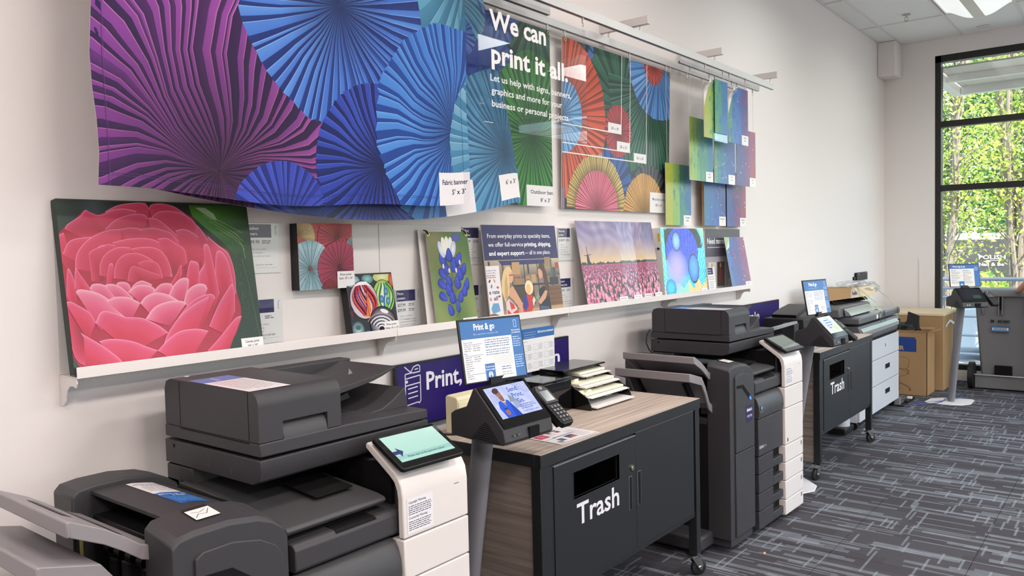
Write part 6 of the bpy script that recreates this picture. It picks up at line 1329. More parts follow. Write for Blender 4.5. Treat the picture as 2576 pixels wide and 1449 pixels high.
for i, (dx, rz) in enumerate(((0, -.05), (.012, .04))):
    t = thing('leaflet', ('printed leaflet with product photos lying on top beside the kiosk', 'leaflet under the printed one, only its edge showing')[i], 'leaflet', (2.70, -.6, ZT + .001), 'f')
    O = Vector((2.565 + dx, -.705 + dx, ZT + .0022 - i * .0012)); R = Vector((1, -.02 + rz * .4, 0)).normalized(); U = Vector((.05 - rz * .3, 1, 0)).normalized(); W, H = .262, .205
    MB().frame(O - Vector((0, 0, .001)), R, U, [(0, 0), (W, 0), (W, H), (0, H)], .0009).build('sheet', 'paper', t)
    if i == 0:
        a = Art(W, H, bg='F6F3F4'); a.rect(.008, .006, W - .008, .010, '4A3A6A'); a.rect(.06, .092, W - .06, .098, '4A3A6A')
        a.rect(.012, .115, .075, .165, 'C83450'); a.ell(.043, .14, .022, .018, 'E8708A', n=14); a.rect(.10, .150, .125, .172, '8A6A60'); a.rect(.15, .14, .175, .165, 'B03050'); a.rect(.11, .040, .165, .082, '5A4A70'); a.rect(.125, .040, .165, .060, 'C07A50'); a.rect(.05, .035, .085, .070, '5A7080'); a.rect(.02, .018, .05, .042, 'A89A90')
        a.greek(.085, .142, .05, 3, .008, .004, 'A8A2A8', 2); a.greek(.178, .13, .07, 6, .009, .004, 'A8A2A8', 3); a.greek(.178, .075, .07, 6, .009, .004, 'A8A2A8', 4); a.greek(.012, .088, .08, 1, .01, .005, '6A5A80', 5)
        a.build('print', t, O, R, U, 'print_satin')

# ---- purple header signs standing against the wall
def header(x0, x1, label, words, icon):
    t = thing('header_sign', label, 'sign', ((x0 + x1) / 2, -.03, .94)); z0, z1 = .935, 1.215
    MB().box(x0, x1, -.040, -.022, z0, z1).build('board', 'black_plastic', t, .001); a = Art(x1 - x0 - .016, z1 - z0 - .016, bg='2A1A6A')
    for s_, x, h, w in words: a.text(s_, x - .008, .145, h, 'F2F0F8', w, .022)
    if icon:
        L = lambda P: a.line([(x - .008, y - .008) for x, y in P], .0048, 'EDEAF6')
        L([(.055, .115), (.055, .215), (.145, .222), (.145, .112)]); L([(.055, .185), (.145, .190)]); L([(.055, .215), (.055, .235), (.10, .238)]); L([(.052, .268), (.088, .240)])
        L([(.088, .240), (.105, .262), (.130, .268), (.143, .262), (.143, .238), (.10, .236)]); L([(.112, .250), (.133, .252)])
        for y in (.170, .150, .130): L([(.070, y), (.128, y + .004)])
        a.ell(.056, .194, .007, .007, 'EDEAF6', n=10); L([(.145, .112), (.135, .100), (.130, .107), (.055, .100), (.055, .115)])
    a.build('print', t, (x0 + .008, -.0402, z0 + .008), m='print_satin')
header(2.308, 3.590, 'dark purple wall sign with a copier icon beginning with Print behind the near cabinet', [('Print,', .182, .080, .230), ('scan', .930, .066, .265)], True)
header(5.50, 6.745, 'dark purple wall sign ending in scale behind the second copier', [('scale', .50, .062, .305)], False)

# ------------------------------------------------------------------ payment kiosks
def kiosk(label, x, y, yaw, mode, title):
    t = thing('payment_kiosk', label, 'kiosk', (x, y, 0), 'f', yaw, local=True)
    MB().prism('z', [(-.27, .02), (-.10, .17), (.10, .17), (.27, .02), (.26, -.02), (.10, -.19), (-.02, -.22), (-.12, -.18), (-.26, -.02)], 0, .008).build('base_plate', 'white_plate', t, .002)
    def ring(yc, z, rx, ry): return [(rx * math.cos(q / 20 * 2 * PI), yc + ry * math.sin(q / 20 * 2 * PI), z) for q in range(20)]
    MB().loft([ring(-.02, .008, .030, .042), ring(-.10, .55, .031, .044), ring(-.175, 1.03, .034, .048)]).build('pole', 'grey_steel', t, smooth=True)
    hw = .136
    side = [(-.135, 1.015), (-.135, 1.095), (-.155, 1.108), (-.215, 1.128), (-.250, 1.195), (-.262, 1.198), (-.392, 1.062), (-.400, 1.016), (-.385, 1.006), (-.30, 1.004)]
    h = MB().prism('x', side, -hw, hw).build('head', 'dark_plastic', t, .004)
    u = Vector((0, .130, .136)).normalized(); O = Vector((-hw + .004, -.3935, 1.0625)); R = Vector((1, 0, 0)); n = R.cross(u)
    MB().frame(O, R, u, rrect(0, 2 * hw - .008, .002, .188, .005), .003).build('glass', 'screen_glass', t)
    w, hh = .225, .135; O2 = O + R * .022 + u * .040 + n * .003
    a = Art(w, hh)
    if mode == 0:
        a.grid(12, 8, lambda p, q: mix(C('C4CCF4'), C('B0B8EC'), .5 + .5 * math.sin(p * 19 + q * 7)))
        for k in range(4): a.line([(.150 + k * .018, .135), (.205 + k * .012, .085)], .003, '8A90B8'); a.line([(.008 + k * .010, .060), (.014 + k * .010, .105)], .0035, '98A0C8')
        a.poly([(.09, .06), (.10, .095), (.135, .06)], C('8A94A0')); a.rect(.10, .03, .135, .06, '9AA4C8')
        a.poly([(.030, 0), (.020, .045), (.032, .070), (.060, .078), (.085, .070), (.098, .035), (.105, 0)], C('2E5AD8')); a.poly([(.075, .0), (.082, .06), (.098, .035), (.110, 0)], C('2448B0'))
        a.poly([(.048, .076), (.058, .045), (.072, .074)], C('B08A50')); a.ell(.058, .088, .012, .020, '8A6250', n=14); a.ell(.054, .106, .015, .017, '9A6E5A', n=16, rot=.3); a.ell(.050, .117, .018, .012, '4A3A3E', n=14, rot=.3); a.ell(.060, .072, .011, .008, 'E0DCE0', n=12); a.ell(.060, .075, .009, .007, '8A6250', n=12)
        a.ell(.048, .022, .011, .013, '9A6E5A', n=10); a.rect(.040, .034, .054, .040, '2A3050')
        a.text('Send.', .112, .103, .020, '3A60B8', .060, .015); a.text('Print.', .118, .076, .020, '3A60B8', .062, .015); a.text('Go.', .128, .050, .020, '3A60B8', .038, .015)
        a.greek(.125, .038, .085, 3, .008, .005, '5A6AA8', 3); a.text('Touch screen to start.', .125, .008, .0075, '3A60B8', .088, .012)
    elif mode == 1: a.grid(14, 9, lambda p, q: mix(C('C8D4DC'), C('E8F0F4'), .5 + .5 * math.sin(p * 11 + q * 5))); a.greek(.06, .10, .10, 4, .02, .014, '6A8AD0', 2); a.ell(.16, .03, .03, .02, 'B8D878', 'D8E8A8'); a.ell(.12, .045, .02, .012, 'D0E8B0')  # pale reflections painted into the glowing display, under lines of text
    else: a.grid(8, 6, lambda p, q: mix(C('14161C'), C('3A3E48'), .3 + .3 * math.sin(p * 3))); a.rect(.12, .01, .20, .05, '4A6460')
    a.build('display', t, O2, R, u, 'print_screen' if mode < 2 else 'print_dim')
    # front lip with ports and a ticket slot
    p = MB().frame(O + Vector((0, -.0045, -.052)), R, Vector((0, -.010, .052)), [(0, 0), (.135, 0), (.135, .030), (.150, .046), (.170, .046), (.192, 0), (.276, 0), (.276, .050), (0, .050)], .004).build('front_lip', 'mid_plastic', t, .001)
    MB().box(-.012 + .006, .05, -.404, -.395, 1.014, 1.052).build('ticket_slot', 'interior', t, parent=p)
    for k, xx in enumerate((-.095, -.072)): MB().box(xx, xx + .013, -.4035, -.400, 1.034, 1.040).build('port', 'steel', t, parent=p)
    # slanted vents in both cheeks
    for k in range(11):
        z = 1.012 + k * .0075; y0 = -.375 + k * .0065
        for sx in (-1, 1):
            if k < 9: MB().prism('x', [(y0, z), (y0 + .135 - k * .014, z + .006), (y0 + .135 - k * .014, z + .0085), (y0, z + .0025)], sx * hw - .0008, sx * hw + .0008).build('vent', 'interior', t, parent=h)
    # sign in a frame leaning back above the screen
    sw, sh = .30, .235; ti = math.radians(10); sy = math.radians(-9); R = Vector((math.cos(sy), math.sin(sy), 0)); us = Vector((-math.sin(sy) * math.sin(ti), math.cos(sy) * math.sin(ti), math.cos(ti))); Os = Vector((-.158, -.238, 1.208))
    f = MB().frame(Os + Vector((0, .010, 0)), R, us, [(0, 0), (sw, 0), (sw, sh), (0, sh)], .008).build('sign_frame', 'black_plastic', t, .002)
    MB().box(-.05, .03, -.262, -.240, 1.19, 1.225).build('sign_bracket', 'black_plastic', t)
    W, H = sw - .014, sh - .014; a = Art(W, H, bg='F4F0EC'); bl = '3470B4'
    if mode < 2:
        a.rect(0, H - .065, W, H, bl); a.rect(W - .050, 0, W, H, bl); a.text(title, .062, H - .034, .024, 'FFFFFF', .098, .026); a.text('Make a copy, print, fax, or scan and save to USB', .058, H - .052, .0068, 'C8DAF0', .115, 0, res=1)
        a.line([(W - .032, H - .036), (W - .032, H - .010), (W - .020, H - .010), (W - .020, H - .036), (W - .032, H - .036)], .0016, 'E8F0FA')
        a.text('Need to print from', W - .047, H - .050, .0058, 'FFFFFF', .042, .02, res=1); a.text('your mobile device?', W - .047, H - .059, .0058, 'FFFFFF', .042, .02, res=1)
        a.greek(W - .046, H - .075, .041, 5, .0085, .005, 'B8D0EC', 2); a.greek(W - .046, H - .145, .041, 6, .0085, .005, 'B8D0EC', 3)
        for k, (hd, y) in enumerate((('Copy or Print', .140), ('Fax', .100), ('Scan', .032))):
            a.text(hd, .006, y, .0085, bl, .042 if k == 0 else .014, .012); a.rect(.006, y - .005, .092, y - .0035, '4A6AA0'); a.greek(.008, y - .012, .034, (3, 7, 2)[k], .0078, .0045, '8A8A92', k + 4); a.greek(.048, y - .012, .034, (3, 3, 0)[k], .0078, .0045, '8A8A92', k + 9)
        a.greek(.105, .145, .120, 4, .0085, .0048, '4A6AA0', 7, .1); a.greek(.105, .108, .120, 3, .0085, .0048, '6A7AA0', 8, .1)
        for k in range(7): a.rect(.135, .052 + k * .0058, .228, .0526 + k * .0058, '8A8A92')
        for k in range(9): a.rect(.160 + k * .0085, .052, .1604 + k * .0085, .087, '8A8A92')
        a.rect(.092, 0, .138, .060, bl); a.text('Touch screen', .115, .046, .0068, 'FFFFFF', .040, .015, 'c', res=1); a.text('below to begin', .115, .036, .0068, 'FFFFFF', .040, .015, 'c', res=1)
        a.ell(.115, .018, .010, .014, 'FFFFFF', n=16); a.rect(.1135, .014, .1165, .032, bl); a.poly([(.108, .016), (.122, .016), (.115, .006)], C(bl)); a.greek(.170, .040, .055, 2, .0085, .005, '4A6AA0', 5); a.greek(.170, .020, .055, 2, .0085, .0045, '9A9AA2', 6)
    else:
        a.rect(0, H - .042, W, H, '2F70C0'); a.rect(W - .050, 0, W, H, '2F70C0'); a.text(title, .034, H - .028, .017, 'FFFFFF', .120, .02)
        for i in (0, 1):
            for j in range(3): a.greek(.010 + i * .115, .158 - j * .048, .07, 1, .01, .007, '4A6AA0', i + j); a.greek(.014 + i * .115, .144 - j * .048, .095, 3, .009, .006, '9A94A0', i * 5 + j)
        a.rect(.085, 0, .135, .052, '2F70C0'); a.ell(.11, .016, .010, .012, 'FFFFFF', n=14); a.rect(.1085, .008, .1115, .026, '2F70C0'); a.greek(W - .045, H - .03, .04, 4, .01, .006, 'C8DCF4', 2)
    a.build('sign_print', t, Os + R * .007 + us * .007 + Vector((0, .002, 0)), R, us, 'print_satin', parent=f)
    # card reader on the right
    R = Vector((1, 0, 0))
    ut = Vector((0, .78, .62)).normalized(); Or = Vector((.158, -.430, 1.035)); nr = R.cross(ut)
    out = [(.010, 0), (.066, 0), (.076, .014), (.076, .120), (.082, .135), (.082, .175), (.066, .200), (.018, .200), (0, .175), (0, .135), (.004, .120), (.002, .014)]
    rd = MB().frame(Or - nr * .024, R, ut, out, .024).build('card_reader', 'black_plastic', t, .002)
    MB().frame(Or - nr * .040 + ut * .02, R, ut, [(.01, 0), (.07, 0), (.07, .15), (.01, .15)], .016).build('reader_mount', 'black_plastic', t, parent=rd)
    MB().frame(Or, R, ut, [(.004, .104), (.078, .104), (.078, .172), (.062, .194), (.020, .194), (.004, .172)], .005).build('reader_hood', 'dark_plastic', t, .001, parent=rd)
    a = Art(.052, .052); a.grid(4, 4, lambda p, q: mix(C('8A9094'), C('6A7074'), q)); a.greek(.006, .036, .03, 3, .01, .005, '4A5058', 2); a.build('reader_display', t, Or + R * .015 + ut * .114 + nr * .0052, R, ut, 'print_dim', parent=rd)
    a = Art(.04, .02); a.ell(.02, .01, .0075, .0075, 'E8E8EA', n=16); a.ell(.02, .01, .006, .006, '18181A', n=16); a.line([(.017, .006), (.020, .010), (.017, .014)], .0012, 'FFFFFF'); a.line([(.021, .005), (.0245, .010), (.021, .015)], .0012, 'FFFFFF'); a.build('contactless_mark', t, Or + R * .021 + ut * .172 + nr * .0052, R, ut, parent=rd)
    for i in range(3):
        for j in range(5):
            kk = MB().frame(Or + R * (.012 + i * .0195) + ut * (.010 + (4 - j) * .0175) + nr * .0002, R, ut, [(0, 0), (.016, 0), (.016, .013), (0, .013)], .003).build('key', 'mid_plastic', t, .0006, parent=rd)
            ch = ('123', '456', '789', '*0#', '')[j]
            if ch and mode == 0: a = Art(.016, .013); a.text(ch[i], .008, .003, .0075, 'E8E8E8', None, .03, 'c', res=1); a.build('key_legend', t, Or + R * (.012 + i * .0195) + ut * (.010 + (4 - j) * .0175) + nr * .0034, R, ut, parent=rd)
    return t
kiosk('near payment kiosk on a leaning grey pole showing Send. Print. Go. on its screen', 2.285, -.375, math.radians(-2), 0, 'Print & go')
kiosk('middle payment kiosk with painted reflections on its screen and a Print & go sign by the far cabinet', 5.50, -.525, math.radians(-3), 1, 'Print & go')
kiosk('far payment kiosk with the Print big & go sign and a dark screen near the window', 9.32, -.885, math.radians(-46), 2, 'Print big & go')

# ------------------------------------------------------------------ on the far cabinet
t = thing('desktop_scanner', 'flat black desktop scanner with a raised feeder flap behind the middle kiosk', 'scanner', (6.75, -.22, ZT), 'f')
MB().box(6.42, 7.02, -.34, -.05, ZT, 1.005).build('base', 'black_plastic', t, .006); MB().box(6.38, 7.05, -.37, -.04, 1.010, 1.085).build('lid', 'black_plastic', t, .008)
MB().prism('y', [(6.42, 1.088), (6.50, 1.10), (6.80, 1.155), (6.80, 1.175), (6.62, 1.155), (6.45, 1.125), (6.40, 1.115)], -.30, -.10).build('feeder_flap', 'black_plastic', t, .004)
for i, (x, z) in enumerate(((5.80, 0), (5.83, .03))):
    t = thing('paper_trimmer' if i == 0 else 'trimmer_arm', ('flat white paper trimmer on the far cabinet left of the middle kiosk', 'long pale rail lying across the far cabinet beside the second copier')[i], 'trimmer', (x, -.5, ZT + z), 'f')
    if i == 0: MB().box(5.80, 6.20, -.62, -.24, ZT, ZT + .012).build('board', 'paper', t, .002); MB().box(5.80, 6.2, -.63, -.62, ZT, ZT + .02).build('ruler', 'silver', t)
    else:
        MB().frame((5.42, -.42, 1.075), (1, .10, -.02), (0, .2, 1), [(0, 0), (.75, 0), (.75, .022), (0, .022)], .05).build('rail', 'silver', t, .004); MB().box(6.08, 6.18, -.40, -.30, ZT, 1.075).build('upright', 'black_plastic', t, .004)

# ------------------------------------------------------------------ wide format printer with its cabinet
t = thing('drawer_unit', 'light grey three-drawer cabinet on casters under the wide printer', 'drawer unit', (8.15, -.3, 0), 'f'); x0, x1 = 7.42, 8.835
MB().box(x0, x1, -.485, -.06, .075, .775).build('carcass', 'cab_grey', t, .003)
for z0, z1 in ((.082, .328), (.334, .572), (.578, .770)):
    d = MB().box(x0 + .005, x1 - .004, -.505, -.486, z0, z1).build('drawer', 'cab_grey', t, .003)
    if z1 < .7: zc = z1 - .10; MB().box(8.30, 8.47, -.5058, -.5048, zc - .022, zc + .022).build('grip', 'interior', t, parent=d); MB().box(8.305, 8.465, -.507, -.5045, zc - .024, zc - .020).build('grip_edge', 'silver', t, parent=d)
    else: MB().cyl((8.30, -.508, .685), .016, .004, 'y', 16).build('lock', 'silver', t, parent=d)
for x in (x0 + .06, x1 - .04):
    for y in (-.44, -.12): MB().cyl((x - .015, y, .035), .034, .03, 'x', 16).build('caster', 'black_plastic', t, smooth=True)
MB().box(8.78, 8.94, -.56, -.50, .0, .015).build('stabiliser_foot', 'black_plastic', t, .003); MB().box(8.80, 8.86, -.52, -.46, .015, .08).build('foot_bracket', 'silver', t)
t = thing('wide_printer', 'dark grey wide-format printer with a scanner deck on the light grey drawer unit', 'printer', (8.13, -.3, .776), 'f')
G_ = 'printer_grey'
MB().prism('x', [(-.50, .785), (-.52, .82), (-.52, .880), (-.495, .935), (-.06, .935), (-.06, .777), (-.30, .777)], x0, x1).build('body', G_, t, .006, smooth=True)
MB().prism('x', [(-.515, .835), (-.535, .850), (-.535, .885), (-.51, .915), (-.50, .915)], x0 + .03, x1 - .12).build('front_roll_cover', 'silver', t, .002, smooth=True)
MB().box(x1 - .10, x1 - .03, -.524, -.515, .79, .90).build('side_opening', 'interior', t)
MB().box(x0 + .02, x1 - .12, -.512, -.30, .777, .795).build('media_slot', 'interior', t)
MB().box(x0 - .02, x1 + .01, -.515, -.18, .955, 1.015).build('scanner_deck', G_, t, .012)
MB().box(x0 + .03, x1 - .05, -.508, -.24, 1.012, 1.020).build('deck_surface', 'silver', t, .002)
for x in (x0 + .55, x0 + .66): MB().cyl((x, -.5175, .985), .022, .004, 'y', 14).build('button', 'canopy', t)
MB().prism('y', [(x0 - .15, 1.02), (8.28, 1.02), (8.28, 1.075), (8.22, 1.11), (x0 - .10, 1.12), (x0 - .15, 1.10)], -.38, -.14).build('scanner_head', G_, t, .012, smooth=True)
MB().prism('x', [(-.40, 1.03), (-.45, 1.035), (-.43, 1.065), (-.385, 1.095)], x0 - .04, 8.15).build('head_cover', 'silver', t, .002, smooth=True)
for k in range(14): MB().tube([(x0 + .05 + k * .075, -.30, 1.115), (x0 + .075 + k * .075, -.24, 1.155), (x0 + .11 + k * .075, -.17, 1.12)], .010, 6).build('guide_finger', 'black_plastic', t, smooth=True)
for k in range(2): MB().frame((x0 + .62 + k * .30, -.46, 1.022), (.22, .18, .0), (-.05, .05, .002), [(0, 0), (.55, 0), (.55, .5), (0, .5)], .004).build('paper_arm', 'canopy', t)
t = thing('shipping_box', 'flat brown cardboard box lying on the wide printer', 'box', (7.55, -.2, 1.17), 'f')
def cbox(t, x, y, z, w, d, h, yaw, mt, nm='carton'):
    c, s = math.cos(yaw), math.sin(yaw); W = lambda a, b, q: (x + a * c - b * s, y + a * s + b * c, q)
    o = MB().loft([[W(0, 0, q), W(w, 0, q), W(w, d, q), W(0, d, q)] for q in (z, z + h)]).build(nm, mt, t, .003)
    return W, o
cbox(t, 7.38, -.24, 1.158, .50, .20, .105, -.14, 'cardboard')
t = thing('shipping_box', 'paler cardboard box marked FedEx beside the flat brown box on the wide printer', 'box', (8.1, -.2, 1.165), 'f')
W_, o_ = cbox(t, 7.89, -.30, 1.155, .62, .20, .095, -.10, 'cardboard_light'); a = Art(.3, .08); a.text('FedEx', .01, .025, .035, '3A3A9A', .12, .03)
a.build('lettering', t, W_(.03, -.001, 1.16), Vector(W_(1, 0, 0)) - Vector(W_(0, 0, 0)), (0, 0, 1))
t = thing('plastic_wrap', 'crumpled clear plastic wrap and strips hanging over the front of the wide printer', 'plastic film', (8.5, -.3, 1.02), 'f')
def crumple(x, y, z, rx, ry, rz, seed):
    r = random.Random(seed); bm = bmesh.new(); bmesh.ops.create_icosphere(bm, subdivisions=3, radius=1)
    vs = []
    for v in bm.verts: k = 1 + r.uniform(-.16, .16); vs.append((x + v.co.x * rx * k, y + v.co.y * ry * k, z + v.co.z * rz * k))
    fs = [tuple(v.index for v in f.verts) for f in bm.faces]; bm.free(); return MB().add(vs, fs)
crumple(8.52, -.26, 1.215, .36, .10, .070, 2).build('crumpled_bag', 'film', t); crumple(8.05, -.26, 1.285, .36, .09, .032, 3).build('crumpled_bag', 'film', t)
for x, x2 in ((7.86, 8.06), (8.02, 8.20), (8.52, 8.72)):
    MB().loft([[(x + dx, y - dx * .3, z) for dx in (0, .05)] + [(x + dx, y - dx * .3 + .002, z) for dx in (.05, 0)] for y, z in ((-.30, 1.26), (-.40, 1.14), (-.505, 1.03), (-.518, .98))] if False else [[(x + (x2 - x) * q + dx, y, z) for dx in (0, .05)] + [(x + (x2 - x) * q + dx, y + .003, z) for dx in (.05, 0)] for q, y, z in ((0, -.30, 1.27), (.5, -.42, 1.14), (.9, -.52, 1.03), (1, -.525, .92))]).build('film_strip', 'film', t)
t = thing('wall_bracket', 'small black square plate fixed to the wall above the wide printer', 'bracket', (9.28, -.03, 1.26))
MB().box(9.09, 9.50, -.030, -.006, 1.265, 1.352).build('plate', 'black_plastic', t, .003); MB().box(9.03, 9.09, -.02, -.001, 1.275, 1.31).build('clip', 'black_plastic', t, .002)
for x in (9.15, 9.43): MB().cyl((x, -.0335, 1.338), .010, .004, 'y', 10).build('screw', 'steel', t)
t = thing('printer_stand_foot', 'pale grey printer leg standing behind the far cabinet', 'stand', (7.2, -.35, 0), 'f')
MB().cyl((7.30, -.38, .07), .075, .45, 'z', 20).build('column', 'cab_grey', t, smooth=True); MB().box(7.15, 7.42, -.46, -.30, .02, .07).build('foot', 'black_plastic', t, .01)

# ------------------------------------------------------------------ cartons, kiosk cables, bin
def obox(t, x0, x1, y0, y1, h, nm='side_wall'):
    for q in ((x0, x0 + .006, y0, y1), (x1 - .006, x1, y0, y1), (x0, x1, y0, y0 + .006), (x0, x1, y1 - .006, y1)): MB().box(q[0], q[1], q[2], q[3], .004, h).build(nm, 'cardboard', t)
    MB().box(x0, x1, y0, y1, .002, .008).build('bottom', 'cardboard', t)
t = thing('open_carton', 'open brown carton printed with an office chair drawing and a blue band', 'carton', (9.7, -.4, 0), 'f', math.radians(0))
x0, x1, y0, y1, h = 9.47, 9.86, -.640, -.16, .695
obox(t, x0, x1, y0, y1, h)
MB().frame((x0, y1, h), (0, -1, 0), (-.05, 0, .13), [(0, 0), (.475, 0), (.462, .145), (.0, .145)], .004).build('flap', 'cardboard', t)
MB().frame((x0 + .02, y0, h), (1, 0, 0), (-.1, -.26, .07), [(0, 0), (.36, 0), (.34, .25), (0.02, .25)], .004).build('flap', 'cardboard', t)
MB().frame((x1, y0, h), (0, 1, 0), (.10, 0, .15), [(0, 0), (.42, 0), (.42, .14), (0, .14)], .004).build('flap', 'cardboard', t)
a = Art(.480, .62); a.rect(0, .50, .365, .625, '2F4E9A'); a.text('OFFICE LINE', .228, .582, .034, 'C8A070', .23, .03, 'r') if False else None
a.rect(.0, .46, .375, .60, '2A478F'); a.text('NE', .17, .540, .045, 'C8A478', .075, .04, 'r'); a.text('HAIR', .255, .478, .045, 'C8A478', .150, .04, 'r')
bc = '7A5A3A'
def outl(P, w=.004): a.line(P + [P[0]], w, bc)
outl([(.17, .40), (.27, .40), (.305, .37), (.295, .29), (.26, .27), (.17, .275), (.155, .33)]); 
outl([(.20 + .085 * math.cos(q / 16 * 2 * PI), .225 + .038 * math.sin(q / 16 * 2 * PI)) for q in range(16)]); a.line([(.275, .27), (.30, .25), (.295, .21)], .008, bc); a.line([(.11, .30), (.085, .28), (.10, .23)], .008, bc)
a.line([(.20, .185), (.20, .06)], .014, bc); a.line([(.20, .12), (.30, .075), (.31, .05)], .010, bc); a.line([(.20, .12), (.12, .10)], .010, bc); a.ell(.312, .045, .012, .014, bc, n=10); a.ell(.20, .045, .012, .014, bc, n=10); a.ell(.11, .09, .010, .012, bc, n=10)
a.build('print', t, (x0, y1, .02), (0, -1, 0), (0, 0, 1), z0=.0008)
t = thing('black_bag', 'black plastic bag standing up inside the open carton', 'bag', (9.66, -.4, .5), 'f')
MB().loft([[(9.60, -.30, .45), (9.74, -.30, .45), (9.74, -.52, .45), (9.60, -.52, .45)], [(9.62, -.32, .70), (9.72, -.32, .70), (9.72, -.52, .70), (9.62, -.52, .70)], [(9.64, -.40, .80), (9.68, -.40, .80), (9.69, -.52, .78), (9.64, -.53, .78)], [(9.66, -.41, .905), (9.67, -.41, .905), (9.68, -.52, .86), (9.66, -.53, .86)]]).build('bag', 'black_plastic', t, .01)
crumple(9.68, -.36, .72, .15, .17, .06, 9).build('crumpled_top', 'rubber', t)
t = thing('tall_carton', 'closed tall cardboard carton with a pale top behind the open one', 'carton', (10.2, -.4, 0), 'f')
MB().box(9.93, 10.70, -.715, -.06, .002, .860).build('box', 'cardboard', t, .006); MB().box(9.925, 10.705, -.72, -.055, .838, .866).build('lid', 'cardboard_light', t, .003)
for y in (-.50, -.30): MB().box(10.0, 10.12, y - .01, y + .01, .866, .8668).build('slot_mark', 'cab_grey', t)
MB().frame((10.0, -.7205, .70), (1, 0, 0), (0, 0, 1), [(0, 0), (.25, .05), (.5, .0), (.5, .03), (.25, .08), (0, .03)], .001).build('tape_strip', 'silver', t)
MB().box(10.40, 10.42, -.7165, -.7155, .01, .84).build('corner_seam', 'cardboard_light', t)
t = thing('power_strip', 'black power strip with a white plug on the carpet by the open carton', 'power strip', (9.1, -.5, 0), 'f')
MB().box(8.98, 9.28, -.56, -.52, 0, .03).build('strip', 'black_plastic', t, .004); MB().box(9.10, 9.16, -.565, -.52, .03, .05).build('plug', 'white_plastic', t, .004)
for i, (P, m_, lb) in enumerate((([(9.05, -.60, .006), (9.15, -.70, .006), (9.22, -.82, .014), (9.30, -.86, .02), (9.33, -.88, .10)], 'cable_blue', 'blue cable running from the power strip to the far kiosk'),
                 ([(8.8, -.55, .006), (8.95, -.66, .006), (9.1, -.80, .012), (9.22, -.84, .014), (9.33, -.86, .06)], 'cable_blue', 'dark blue cable crossing the left tip of the far kiosk base'),
                 ([(9.36, -.93, .03), (9.50, -1.02, .03), (9.62, -1.0, .02), (9.66, -.93, .05), (9.55, -.88, .12), (9.42, -.88, .14)], 'cable_blue', 'looped blue cable right of the far kiosk pole'))):
    t = thing('cable', lb, 'cable', (P[0][0], P[0][1], 0), 'f', group='cables around the far kiosk'); 
    Q = []
    for k in range(len(P) - 1):
        for s_ in range(5): Q.append(Vector(P[k]).lerp(Vector(P[k + 1]), s_ / 5))
    Q = [Q[0]] + [(Q[k - 1] + Q[k] + Q[k + 1]) / 3 for k in range(1, len(Q) - 1)] + [Q[-1]]
    MB().tube(Q, .004, 6).build('cord', m_, t, smooth=True)
# bin
t = thing('wheeled_bin', 'large grey wheeled document bin at the right edge beside the window', 'bin', (10.5, -1.3, 0), 'f')
bx = 10.28; yl, yr = -.965, -1.62
def ringb(z, gx, gy): return [(bx - gx, yl + gy, z), (bx + .45, yl + gy, z), (bx + .45, yr - gy, z), (bx - gx, yr - gy, z)]
MB().loft([ringb(.10, -.04, -.07), ringb(.20, -.03, -.055), ringb(1.00, .0, .0), ringb(1.06, .012, .012)]).build('tub', 'bin', t, .02, smooth=True)
MB().box(bx - .045, bx + .47, yr - .03, yl + .03, 1.045, 1.085).build('rim', 'bin', t, .008)
MB().prism('y', [(bx - .04, 1.085), (bx + .47, 1.085), (bx + .43, 1.11), (bx + .0, 1.115)], yr - .02, yl + .02).build('lid', 'bin', t, .006)
for y in (-1.05, -1.20, -1.235, -1.45): MB().box(bx - .035, bx + .01, y - .006, y + .006, .84, 1.05).build('rib', 'bin', t, .002)
MB().box(bx - .02, bx + .01, -1.232, -1.203, .90, 1.05).build('hinge_recess', 'interior', t)
MB().box(bx - .012, bx + .43, yr - .0, yl - .0, .012, .15).build('skirt', 'bin', t, .01)
MB().box(bx - .016, bx + .0, -1.33, -1.16, .17, .28).build('foot_recess', 'interior', t, .01)
MB().cyl((bx - .03, yr, .165), .010, yl - yr, 'y', 10).build('axle', 'silver', t, smooth=True)
for y in (yl + .005, yr - .055): MB().cyl((bx + .02, y, .15), .15, .05, 'y', 28).build('wheel', 'rubber', t, smooth=True)
a = Art(.5, .22); a.text('IM', .10, .135, .035, '1A1A1E', .035, .02); a.text('8854840', .17, .135, .035, '1A1A1E', .115, .02); a.rect(.11, .035, .28, .095, '2F6FB0'); a.rect(.118, .052, .272, .080, 'F0F0F0')
for k in range(22): a.rect(.125 + k * .0062, .054, .125 + k * .0062 + (.002 + .0016 * (k % 3)), .078, '2A3A50')
a.build('marking', t, (bx - .021, -1.02, .62), (0, -1, 0), (.055, 0, 1), z0=.002)
# two scraps on the carpet
t = thing('paper_scrap', 'tiny orange paper scrap on the carpet in front of the second copier', 'scrap', (4.2, -.88, 0), 'f')
M['scrap'] = mat('orange_scrap', 'D8A888', .8); MB().prism('z', [(4.19, -.885), (4.205, -.89), (4.225, -.88), (4.21, -.872)], .001, .004).build('scrap', 'scrap', t)
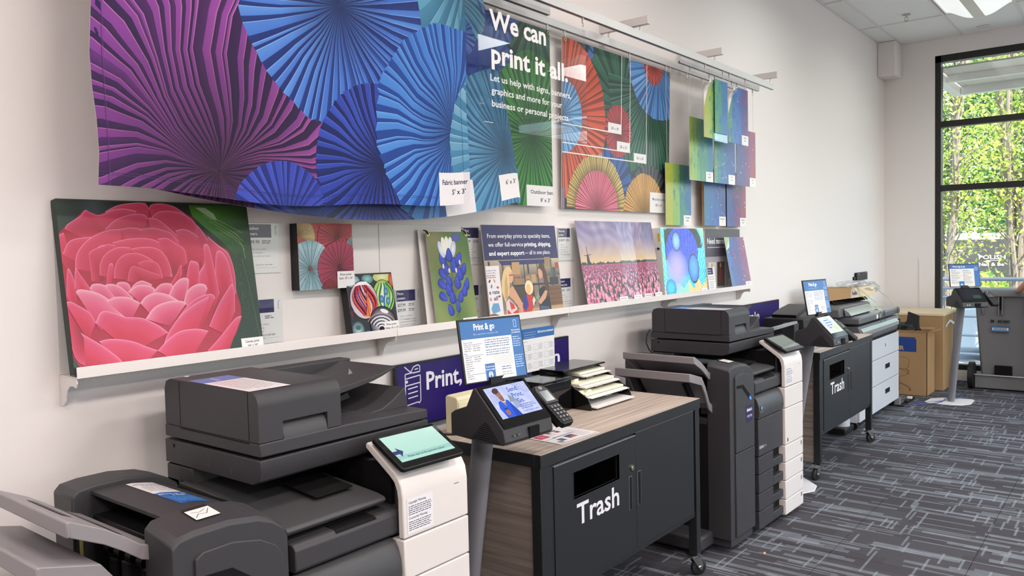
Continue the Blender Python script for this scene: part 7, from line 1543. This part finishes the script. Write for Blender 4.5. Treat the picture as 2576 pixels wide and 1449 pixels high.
# ------------------------------------------------------------------ the person just past the right edge, one forearm on the bin
def person():
    x, y = 10.02, -1.765; t = thing('person', 'person at the right edge with a bare arm resting on the grey bin', 'person', (x, y, 0), 'f')
    def skin(name, J, E_, m, sub=2):
        me = bpy.data.meshes.new(name); me.from_pydata([tuple((Vector(j[:3]) - t.base) * t.k) for j in J], E_, []); me.materials.append(M[m])
        o = link(bpy.data.objects.new(name, me)); o.parent = t.o; md = o.modifiers.new('skin', 'SKIN'); md.use_smooth_shade = True
        for i, j in enumerate(J): me.skin_vertices[0].data[i].radius = (j[3] * t.k, (j[4] if len(j) > 4 else j[3]) * t.k)
        me.skin_vertices[0].data[0].use_root = True; s = o.modifiers.new('sub', 'SUBSURF'); s.levels = 1; s.render_levels = 2; return o
    # x points from the camera side to the window, the figure faces the bin (towards +x)
    J = [(x, y, .98, .13, .15), (x, y, 1.15, .115, .14), (x, y, 1.35, .13, .17), (x + .01, y, 1.50, .07), (x + .02, y, 1.56, .052), (x + .03, y, 1.66, .085), (x + .03, y, 1.76, .08),
         (x, y + .17, 1.47, .055), (x - .02, y + .27, 1.22, .042), (x + .10, y + .36, 1.125, .036), (x + .22, y + .385, 1.125, .026), (x + .27, y + .385, 1.122, .034, .018), (x, y - .17, 1.47, .055), (x, y - .25, 1.2, .042), (x + .04, y - .27, .95, .03), (x + .05, y - .27, .87, .03, .016),
         (x, y + .10, .90, .085), (x + .01, y + .11, .50, .055), (x, y + .11, .10, .038), (x + .13, y + .12, .04, .04, .03), (x, y - .10, .90, .085), (x + .01, y - .11, .50, .055), (x, y - .11, .10, .038), (x + .13, y - .12, .04, .04, .03)]
    E_ = [(0, 1), (1, 2), (2, 3), (3, 4), (4, 5), (5, 6), (2, 7), (7, 8), (8, 9), (9, 10), (10, 11), (2, 12), (12, 13), (13, 14), (14, 15), (0, 16), (16, 17), (17, 18), (18, 19), (0, 20), (20, 21), (21, 22), (22, 23)]
    skin('body', J, E_, 'skin')
    J = [(x, y, .98, .145, .165), (x, y, 1.15, .13, .155), (x, y, 1.35, .145, .185), (x, y, 1.47, .10), (x, y + .17, 1.46, .07), (x - .01, y + .24, 1.30, .062), (x, y - .17, 1.46, .07), (x, y - .23, 1.30, .062)]
    skin('shirt', J, [(0, 1), (1, 2), (2, 3), (2, 4), (4, 5), (2, 6), (6, 7)], 'shirt')
    J = [(x, y, .98, .15, .165), (x, y + .10, .88, .10), (x + .01, y + .11, .5, .075), (x, y + .11, .12, .06), (x, y - .10, .88, .10), (x + .01, y - .11, .5, .075), (x, y - .11, .12, .06)]
    skin('trousers', J, [(0, 1), (1, 2), (2, 3), (0, 4), (4, 5), (5, 6)], 'trousers')
    skin('hair', [(x - .01, y, 1.72, .088), (x, y, 1.79, .082)], [(0, 1)], 'hair')
    for s_ in (1, -1): skin('shoe', [(x - .02, y + s_ * .115, .05, .05), (x + .16, y + s_ * .12, .035, .045, .035)], [(0, 1)], 'rubber')
    hx, hy, hz = x + .285, y + .385, 1.125
    for k, (dy, L_) in enumerate(((-.028, .060), (-.010, .070), (.009, .066), (.027, .052))):
        skin('finger', [(hx + .01, hy + dy, hz, .010), (hx + L_ * .6, hy + dy * 1.2, hz + .001, .0085), (hx + L_, hy + dy * 1.3, hz - .010, .0075)], [(0, 1), (1, 2)], 'skin')
    skin('thumb', [(hx - .02, hy - .03, hz, .011), (hx + .01, hy - .055, hz - .002, .010), (hx + .035, hy - .065, hz - .006, .008)], [(0, 1), (1, 2)], 'skin')
person()
